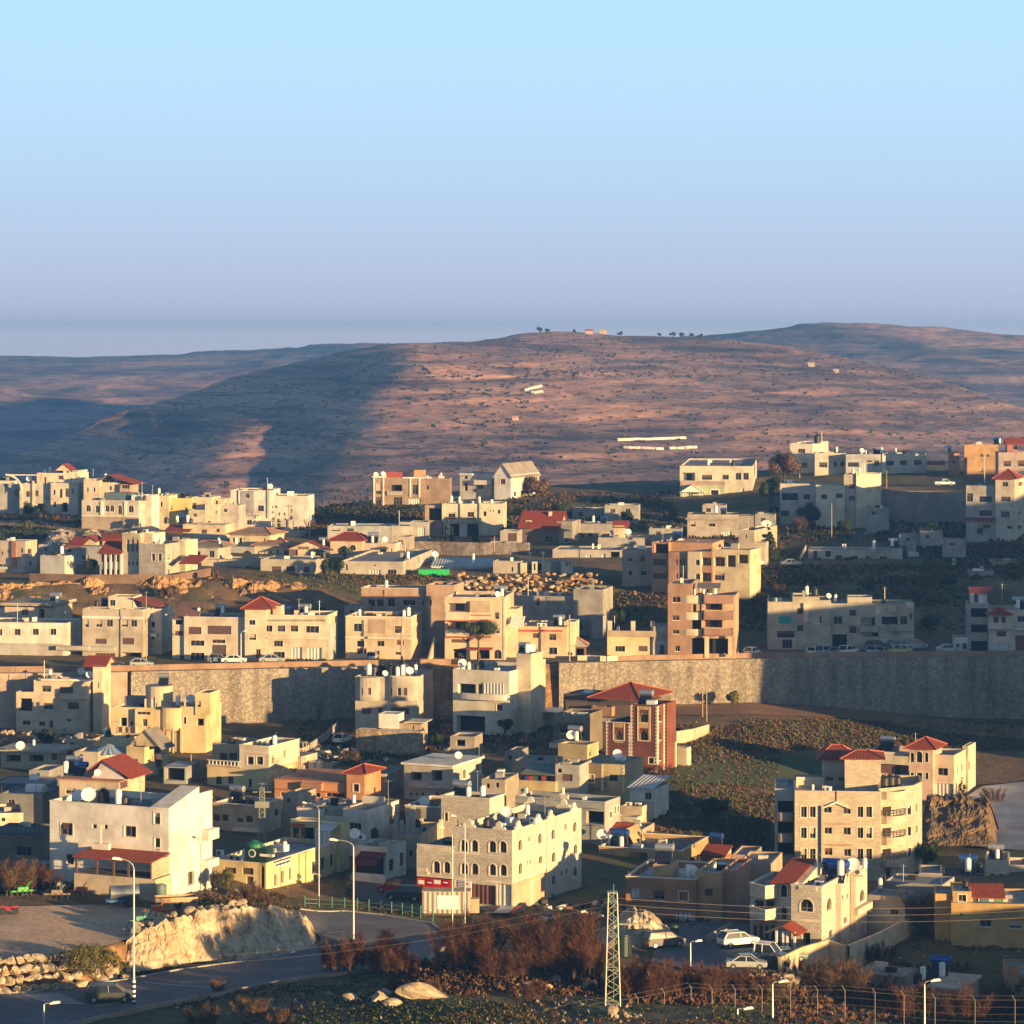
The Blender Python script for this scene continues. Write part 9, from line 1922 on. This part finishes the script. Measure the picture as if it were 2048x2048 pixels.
def twig_shrub(seed,w,h,n,mat):
 """bare shrub: fans of thin curved stems"""
 rnd=random.Random(seed); r=empty('bare_shrub',(0,0,0)); tr=MB(); cr=MB()
 stems=[]
 for k in range(int(9+w*2.2)):
  a=rnd.uniform(0,6.28); d=rnd.random()**.6*w*.40; base=Vector((d*math.cos(a),d*math.sin(a)*.6,-.2)); lean=Vector((math.cos(a),math.sin(a)*.6,0))*rnd.uniform(.1,.45); hh=h*rnd.uniform(.5,.85)*(1-.35*(d/(w*.5))**2)
  P=[base+lean*hh*t*t+Vector((rnd.gauss(0,.06),rnd.gauss(0,.06),hh*t)) for t in (0,.25,.5,.75,1)]
  for i in range(4): tr.tube(P[i],P[i+1],.05*(1-i*.2)*max(.6,h/4),.05*(1-(i+1)*.2)*max(.6,h/4),4,False)
  stems.append(P)
 for _ in range(n):
  P=rnd.choice(stems); i=rnd.randint(1,3); q=P[i]+(P[i+1]-P[i])*rnd.random(); 
  d=Vector((rnd.gauss(0,1),rnd.gauss(0,.8),abs(rnd.gauss(.9,.5)))).normalized(); ln=rnd.uniform(.35,1.0)*h*.22
  m_=q+d*ln*.55+Vector((rnd.gauss(0,.05),0,0)); e=m_+(d+Vector((rnd.gauss(0,.4),rnd.gauss(0,.4),rnd.gauss(.2,.3)))).normalized()*ln*.6
  s=Vector((rnd.gauss(0,1),rnd.gauss(0,1),rnd.gauss(0,.3))).normalized()*.022
  cr.poly([q-s,q+s,m_+s*.7,m_-s*.7]); cr.poly([m_-s*.7,m_+s*.7,e])
  for _2 in range(2):
   e2=m_+(d+Vector((rnd.gauss(0,.7),rnd.gauss(0,.7),rnd.gauss(0,.5)))).normalized()*ln*.45; cr.poly([m_-s*.6,m_+s*.6,e2])
 tr.build('trunk',BARK,r); cr.build('crown',mat,r); return r
def leaf_tree(seed,w,h,th,n,mat,name='tree',flat_=1.0,size=.16,blobs=9,open_=.0,conic=False,cyp=False):
 rnd=random.Random(seed); r=empty(name,(0,0,0)); tr=MB(); cr=MB()
 top=h-th; tr.tube((0,0,-.4),(0,0,th+top*.3),.06*w*.5+.07,.05,7); C=[]
 if conic or cyp:
  for k in range(blobs*3):
   t=rnd.random(); rad=(w/2)*((1-t)**.8 if conic else (math.sin(math.pi*min(1,t*.9+.12))**.5*(1-.4*t))); a=rnd.uniform(0,6.28); C.append((Vector((rad*.65*math.cos(a),rad*.65*math.sin(a),th+top*t)),max(.12,rad*.5),.5))
 else:
  for k in range(blobs):
   a=rnd.uniform(0,6.28); d=rnd.random()**.5*w*.34; z=th+top*(.3+.5*rnd.random()*(1-d/w)); C.append((Vector((d*math.cos(a),d*math.sin(a),z)),w*rnd.uniform(.13,.22),flat_))
   tr.tube((0,0,th*.8),C[-1][0],.06,.025,5,False)
 for _ in range(n):
  c,rr,fl=rnd.choice(C); d=Vector((rnd.gauss(0,1),rnd.gauss(0,1),rnd.gauss(0,1))).normalized(); p=c+Vector((d.x*rr,d.y*rr,d.z*rr*fl))*rnd.uniform(.55,1.12)
  x=(d.orthogonal().normalized()+Vector((rnd.gauss(0,.5),rnd.gauss(0,.5),rnd.gauss(0,.5)))).normalized(); y=d.cross(x).normalized(); s=size*rnd.uniform(.5,1.3)
  cr.poly([p-x*s,p-y*s*.5,p+x*s,p+y*s*.5])
 tr.build('trunk',BARK,r); cr.build('crown',mat,r); return r
def put(o,cr,x,y,label,cat,group=None,Ym=210,sc=None,rz=0,pt=None,name=None):
 p=pt or Gp(cr,x,y,Ym); o.location=(p.x,p.y,gz(p.x,p.y)); o.rotation_euler=(0,0,rz); tag(o,label,cat,group)
 if sc: o.scale=(sc,)*3
 return o
SH=[(735,1945,8.5,5.4,7000,TWR,'wide red-brown bare shrub under the tall lamp at the road bend'),(670,1940,5,3.6,2600,TWR,'smaller bare shrub left of the lamp at the road bend'),(805,1950,4.5,3.2,2200,TWR,'low bare shrub right of the lamp at the road bend'),
 (935,1945,8.0,7.6,8000,TWR,'tall bare tree below the red shop signs'),(1010,1960,5,4.8,3000,TWR,'bare shrub in the dark gap between the two tall bare trees'),(1110,1960,9,8.2,9500,TWR,'tallest bare tree below the sunlit corner of the arched building'),(1180,1958,5.5,5.0,3200,TWR,'bare shrub just left of the lattice mast'),
 (1290,1995,8,4.8,5200,TWR,'broad bare shrub right of the lattice mast'),(1380,1990,9,4.2,5200,TWR,'broad bare thicket below the parking lot'),(1465,1990,7,3.6,3600,TWR,'bare thicket below the white flatbed truck'),(1535,2000,6,3.2,2600,TWB,'brown thicket left of the lower cream garden wall'),
 (1680,2005,7.5,6.0,5200,TWB,'dark bare tree below the cream garden wall'),(1740,2010,6,4.2,3000,TWR,'bare shrub below the red metal bin'),(1830,2040,7,4.6,3600,TWR,'bare shrub in front of the scrap heap at the lower right'),(1930,2045,7.5,4.8,4200,TWR,'bare shrub in front of the rooftop hut'),(2020,2040,8,5.5,4200,TWR,'bare shrub at the lower right corner'),
 (440,1985,2.2,2.1,700,TWB,'small round brown shrub at the near edge of the lower road'),(500,2035,4,2.6,1500,TWB,'brown-olive shrub on the verge at the bottom left'),(560,2050,3,2.0,900,TWB,'small brown shrub at the bottom beside the verge'),(400,2055,4,2.8,1500,TWB,'brown shrub at the bottom left behind the striped lamp'),
 (870,1985,4,2.2,1300,TWB,'low brown shrub behind the largest grass rock'),(1060,2000,4,2.4,1300,TWR,'low red shrub in the middle foreground'),
 (20,1790,8,5.0,3600,TWB,'brown bush at the left end of the dirt yard'),(75,1775,6,3.4,2200,TWR,'red-brown bush behind the quad bike'),(430,1775,6,2.8,2400,TWB,'brown thicket at the foot of the sunlit plaster wall'),(500,1800,6,2.6,2200,TWB,'rust-brown thicket on top of the limestone cliff'),(545,1812,4,2.2,1200,TWB,'small thicket at the right end of the cliff top'),
 (1880,1870,9,6.5,4500,TWB,'large bare grey tree before the grey lane house'),(1960,1835,7,5.0,2600,TWB,'bare grey tree before the ochre house'),(2030,1880,7,5,2600,TWB,'dark bare tree at the right edge below the ochre house'),
 (1760,1925,5,3.2,1800,TWR,'red-brown bush at the right end of the cream garden wall'),(1330,1555,4.5,3,1200,TWR,'red-brown shrub at the foot of the brown tower building'),(1990,1605,4.5,3.0,1500,TWR,'round red-brown bush beside the pale side road')]
for i,(x,y,w_,h_,n_,mt,lab) in enumerate(SH):
 put(twig_shrub(100+i,w_,h_,n_,mt),'-',x,y,lab,'shrub','bare shrubs')
put(leaf_tree(1,6.2,4.2,.3,5200,LFO,'olive_bush',blobs=12,size=.13),'-',155,1965,'broad olive-green bush between the stacked boulders and the cliff','bush'); put(leaf_tree(2,4.5,3.6,.3,3200,LFO,'olive_bush',blobs=9,size=.13),'-',205,1950,'olive-brown bush leaning on the left end of the cliff','bush')
put(leaf_tree(3,3.2,3.2,.8,2600,LFO,'olive_bush',blobs=8,size=.12),'-',455,1790,'green bushy tree at the left end of the long yellow building','bush'); put(leaf_tree(4,1.3,2.6,.2,1200,LFD,'cypress',cyp=True,size=.09),'-',700,1792,'small dark cypress at the corner of the side street','cypress')
put(leaf_tree(5,4.6,3.4,.6,4200,LFO,'garden_tree',blobs=10,size=.13),'E',800,1190,'rounded yellow-green tree beside the grey lane house','tree'); put(leaf_tree(6,1.2,1.6,.1,700,LFD,'potted_plant',blobs=5,size=.08),'E',200,1340,'green potted plant at the carport of the stone villa','plant')
put(leaf_tree(7,1.6,3.6,.2,1500,LFD,'cypress',cyp=True,size=.1),'J',1400,1515,'dark narrow cypress at the sunlit corner of the pink villa','cypress',Ym=400)
X=957; Yv=column(X)[11][0]+4.5; p=Vector(((X-1024)*Yv/F,Yv,0)); put(leaf_tree(8,8.0,7.4,4.4,9000,LFP,'umbrella_pine',flat_=.55,blobs=13,size=.15),'-',0,0,'lone umbrella pine before the tan red-banded apartment house','tree',pt=p)
TR=[(leaf_tree(9,5.6,8.2,.6,6500,LFD,'conifer',conic=True,size=.2,blobs=14),'N',1440,1060,'dark layered conifer before the cream sunlit end wall','tree',600),
 (leaf_tree(10,2.6,7.4,.3,2600,TWB,'cypress',cyp=True,size=.2),'M',335,515,'broad brown cypress right of the brown modern house','cypress',740),
 (leaf_tree(11,5,4.6,.5,3800,LFD,'evergreen',blobs=10,size=.17),'L',1130,1190,'dark green tree right of the long low grey house','tree',585),(leaf_tree(12,2.6,2.6,.3,1600,LFO,'olive_bush',blobs=7,size=.14),'L',1100,1200,'olive bush left of the dark green tree','bush',580),
 (leaf_tree(13,9,9.5,1,7500,TWB,'brown_tree',blobs=14,size=.28),'N',1580,370,'large rust-brown tree between the green porch house and the skyline cube','tree',745),(leaf_tree(14,7,8,1,5200,LFD,'evergreen',blobs=12,size=.26),'N',1470,560,'dark evergreen below the rust-brown tree','tree',700),
 (leaf_tree(15,6.5,6,.4,4200,LFD,'evergreen',blobs=10,size=.24),'N',1790,740,'dark creeper-clad tree against the pale cube house','tree',680),(leaf_tree(16,3.4,3.4,.6,2200,LFD,'evergreen',blobs=8,size=.18),'M',655,505,'small dark tree before the white gabled house','tree',720),
 (leaf_tree(17,2.0,2.2,.6,900,LFD,'palm_bush',blobs=6,size=.16),'M',865,510,'small dark spreading bush on the white gabled wall','bush',725),(leaf_tree(18,3.4,3.2,.4,2200,LFO,'evergreen',blobs=8,size=.2),'N',1150,205,'rounded tree behind the green porch house','tree',780),
 (leaf_tree(19,9,5,.4,4200,TWB,'thicket',blobs=14,size=.3),'M',1180,480,'dark thicket on the crest right of the white gabled house','tree',740),(leaf_tree(20,4,3.2,.3,2000,LFD,'evergreen',blobs=8,size=.2),'K',350,660,'dark trees before the curved-wing hilltop house','tree',690),(leaf_tree(21,3.6,2.8,.3,1800,LFD,'evergreen',blobs=8,size=.2),'K',240,650,'dark bush under the curved buttress of the hilltop house','tree',690),
 (leaf_tree(22,2.2,2.2,.2,1200,TWB,'olive_bush',blobs=6,size=.15),'L',140,1210,'round brown bush on the stone base of the glazed terrace','bush',575),(leaf_tree(23,5,3.0,.2,2600,TWB,'olive_bush',blobs=8,size=.2),'K',1450,1370,'brown-green bush on the orange bank above the mauve-roofed house','bush',560)]
for o,cr,x,y,lab,cat,Ym in TR: put(o,cr,x,y,lab,cat,Ym=Ym)
cy=Proto(leaf_tree(30,1.15,5.0,.1,1500,LFD,'cypress',cyp=True,size=.16))
for i,(x,y) in enumerate(((680,790),(728,785),(785,770),(897,745),(1000,715),(1050,706),(1105,690),(1160,675),(1212,660),(1262,650),(1325,632),(1378,615),(1440,610),(400,870),(440,880),(635,870),(660,880))):
 cr='L' if i<13 else 'M'; p=Gp(cr,x,y,640); s=random.uniform(.8,1.15)
 cy.place((p.x,p.y,gz(p.x,p.y)),random.uniform(0,6),('slender dark cypress in the row climbing to the brown modern house' if i<13 else 'slender dark cypress before the arcaded cream house'),('cypresses climbing to the brown modern house' if i<13 else 'cypresses before the arcaded house'),s,'cypress')
def tufts(name,regions,n,mats,size,seed=1,Ym=210,surf=None,k_=5,aspect=1.0):
 for mi,mat in enumerate(mats):
  rnd=random.Random(seed*10+mi); mb=MB()
  for _ in range(n//len(mats)):
   x0,x1,y0,y1=rnd.choice(regions); x=rnd.uniform(x0,x1); y=rnd.uniform(y0,y1)
   p=(surf or (lambda a,b_:G(a,b_,Ym)))(x,y)
   if p is None: continue
   if noise.noise(Vector((p.x*.05,p.y*.05,mi*7+seed)))<-.12: continue
   s=rnd.uniform(size[0],size[1]); z=p.z if surf else gz(p.x,p.y)
   for q in range(k_):
    a=rnd.uniform(0,6.28); d=Vector((math.cos(a),math.sin(a),0)); e=Vector((-d.y,d.x,0))*s*.35; b0=Vector((p.x,p.y,z-.1))+d*s*.25
    t=b0+d*s*rnd.uniform(.2,.7)+Vector((0,0,s*rnd.uniform(.5,1.1)*aspect)); mb.poly([b0-e,b0+e,t+e*.4,t-e*.5])
  tag(mb.build(name,mat),kind='stuff')
tufts('scrub',[(1300,1560,1450,1530),(1290,1560,1530,1700),(1380,1780,1440,1500),(1750,2048,1445,1500),(1320,1540,1640,1720)],15000,[TWB,LFO,TWB2,LFO],(.12,.5),1)
tufts('scrub',[(1460,1960,1150,1260),(1400,1560,1160,1240),(1500,1900,1130,1170),(1850,2048,1090,1160)],9000,[TWB2,TWB,LFD],(.2,.75),2,540)
tufts('scrub',[(400,900,1150,1180),(700,920,1150,1190),(1180,1350,1185,1270),(1180,1350,1185,1270)],3200,[TWB2,LFO],(.15,.55),3,550)
tufts('scrub',[(0,260,1035,1080),(600,900,1035,1070),(1000,1350,985,1060),(1350,1700,1040,1120),(1750,2048,1040,1110),(560,860,1010,1045)],9000,[TWB2,LFD],(.25,.85),4,640)
tufts('grass',[(350,1000,1970,2090),(700,1500,1945,2090),(1000,2100,1970,2090),(240,560,1925,1960)],18000,[LFO,TWB2,LFD],(.08,.3),5)
tufts('scrub',[(780,1250,1925,1990),(1250,1560,1950,2010),(1560,2048,1930,2060)],6000,[TWR,TWB2],(.2,.7),6)
tufts('grass',[(560,900,1480,1520),(590,880,1420,1500),(850,1150,1440,1500),(0,300,1740,1790),(400,560,1790,1820)],5000,[TWB2,LFD],(.15,.5),7)
tufts('grass',[(560,880,1813,1832),(1250,1420,1830,1870),(1700,2048,1830,1900),(1180,1330,1790,1830),(1160,1260,1600,1680)],3500,[LFO,TWB2],(.1,.35),8)
def onhill(x,y): return hillpt(x,y)
tufts('hill_scrub',[(30,1100,760,990),(500,2048,680,1000),(900,2048,680,960),(700,2048,665,760)],4600,[LFD,TWB2],(.8,2.8),9,surf=onhill,k_=6,aspect=.7)
for i,(x,y,s) in enumerate(((1080,662,5),(1095,663,4),(1240,669,4),(1318,670,3),(1345,671,4.5),(1365,672,4.5),(1382,672,4.5),(1400,673,4),(1315,668,3),(1150,662,3),(1010,672,3))):
 p=hillpt(x,y+3)
 if p:
  o=leaf_tree(60+i,s*1.6,s*1.3,s*.1,420,LFD,'hilltop_tree',blobs=6,size=.7); o.location=p; tag(o,'small dark tree on the skyline of the far hill','tree','trees on the skyline of the far hill')
def scrap(regions,n,seed=3):
 rnd=random.Random(seed)
 for nm,c in (('pale_scrap',(.5,.48,.45)),('dark_scrap',(.05,.05,.055)),('rusty_scrap',(.22,.08,.04)),('blue_scrap',(.06,.12,.2))):
  mb=MB()
  for _ in range(n if nm!='dark_scrap' else n*2):
   x0,x1,y0,y1=rnd.choice(regions); p=G(rnd.uniform(x0,x1),rnd.uniform(y0,y1)); s=rnd.uniform(.15,.75)
   mb.box((p.x,p.y,gz(p.x,p.y)+s*.3),(s*rnd.uniform(.5,2.4),s,s*rnd.uniform(.2,.9)),rnd.uniform(0,3),rnd.uniform(-.4,.4),rnd.uniform(-.4,.4))
  tag(mb.build(nm,flat(c,.7,0,nm,.4)),kind='stuff')
scrap([(600,790,1490,1535),(880,1070,1480,1515),(0,130,1742,1790),(1620,1800,1950,2000),(1860,1960,1095,1145),(1050,1240,1800,1840),(660,760,1540,1560),(1620,1900,1035,1075),(1000,1180,1050,1085),(1190,1330,1800,1830),(600,720,1500,1560)],150)
DK=[Proto(leaf_tree(80,4.2,4.0,.6,2600,LFD,'evergreen',blobs=9,size=.18)),Proto(leaf_tree(81,5,3.2,.4,2600,LFO,'evergreen',blobs=10,size=.18)),Proto(twig_shrub(82,4.5,3.8,1800,TWB))]
for x,y,Ym,k in ((1010,1075,650,0),(1070,1060,650,1),(1120,1040,650,0),(1255,1050,650,0),(1340,1040,650,2),(1300,1075,600,0),(1550,1040,640,0),(1600,1060,600,2),(1700,1030,640,0),(1760,1055,600,0),(1850,1075,600,1),(1690,1075,600,0),(1960,1080,600,0),(560,1085,600,0),(620,1060,640,2),(770,1100,600,0),(840,1075,650,1),(440,1120,590,2),(690,1120,590,0),(180,1150,580,0),(60,1060,620,1),(260,1060,640,0),(1480,1180,550,0),(1560,1190,550,2),(1640,1175,550,0),(1740,1190,550,0),(1830,1200,550,2),(1900,1180,550,0),(1430,1240,545,0),(1860,1270,545,0),
  (590,1500,430,0),(700,1530,430,2),(760,1500,430,0),(870,1500,430,0),(950,1490,430,1),(1010,1470,430,0),(660,1640,350,2),(750,1660,350,0),(460,1560,400,0),(340,1560,400,1),(370,1480,420,0),(240,1600,380,0),(60,1600,380,2),(1130,1690,350,0),(1380,1690,350,1),(1430,1650,350,0),(1330,1790,330,0),(1440,1800,330,2),(1800,1790,330,0),(1850,1740,330,0),(1940,1820,320,0),(820,1660,350,0),(90,1500,440,0),(560,1250,540,0),(330,1230,540,2),(640,1240,540,0),(820,1260,540,0),(1150,1270,540,0),(1240,1260,540,0)):
 p=G(x,y,Ym); DK[k].place((p.x,p.y,gz(p.x,p.y)-.1),random.uniform(0,6),('dark evergreen','olive-green bush','bare brown shrub')[k]+' growing in a gap between the houses',('evergreens','olive bushes','bare shrubs')[k]+' in the gaps between the houses',random.uniform(.55,1.1),('tree','bush','shrub')[k])
# air
def haze():
 mb=MB(); mb.prism([(-1500,-40),(1250,-40),(1250,5900),(-1500,5900)],-110,115)
 m=bpy.data.materials.new('hazy_air'); m.use_nodes=True; t=m.node_tree; t.nodes.clear()
 o=N(t,'ShaderNodeOutputMaterial'); v=N(t,'ShaderNodeVolumePrincipled')
 v.inputs['Color'].default_value=(0.19,0.50,1.0,1); v.inputs['Density'].default_value=HAZE; v.inputs['Anisotropy'].default_value=0.4
 L(t,v.outputs[0],o.inputs['Volume'])
 ob=mb.build('haze',m,weld=True); tag(ob,kind='stuff')
HAZE=0.00016
haze()
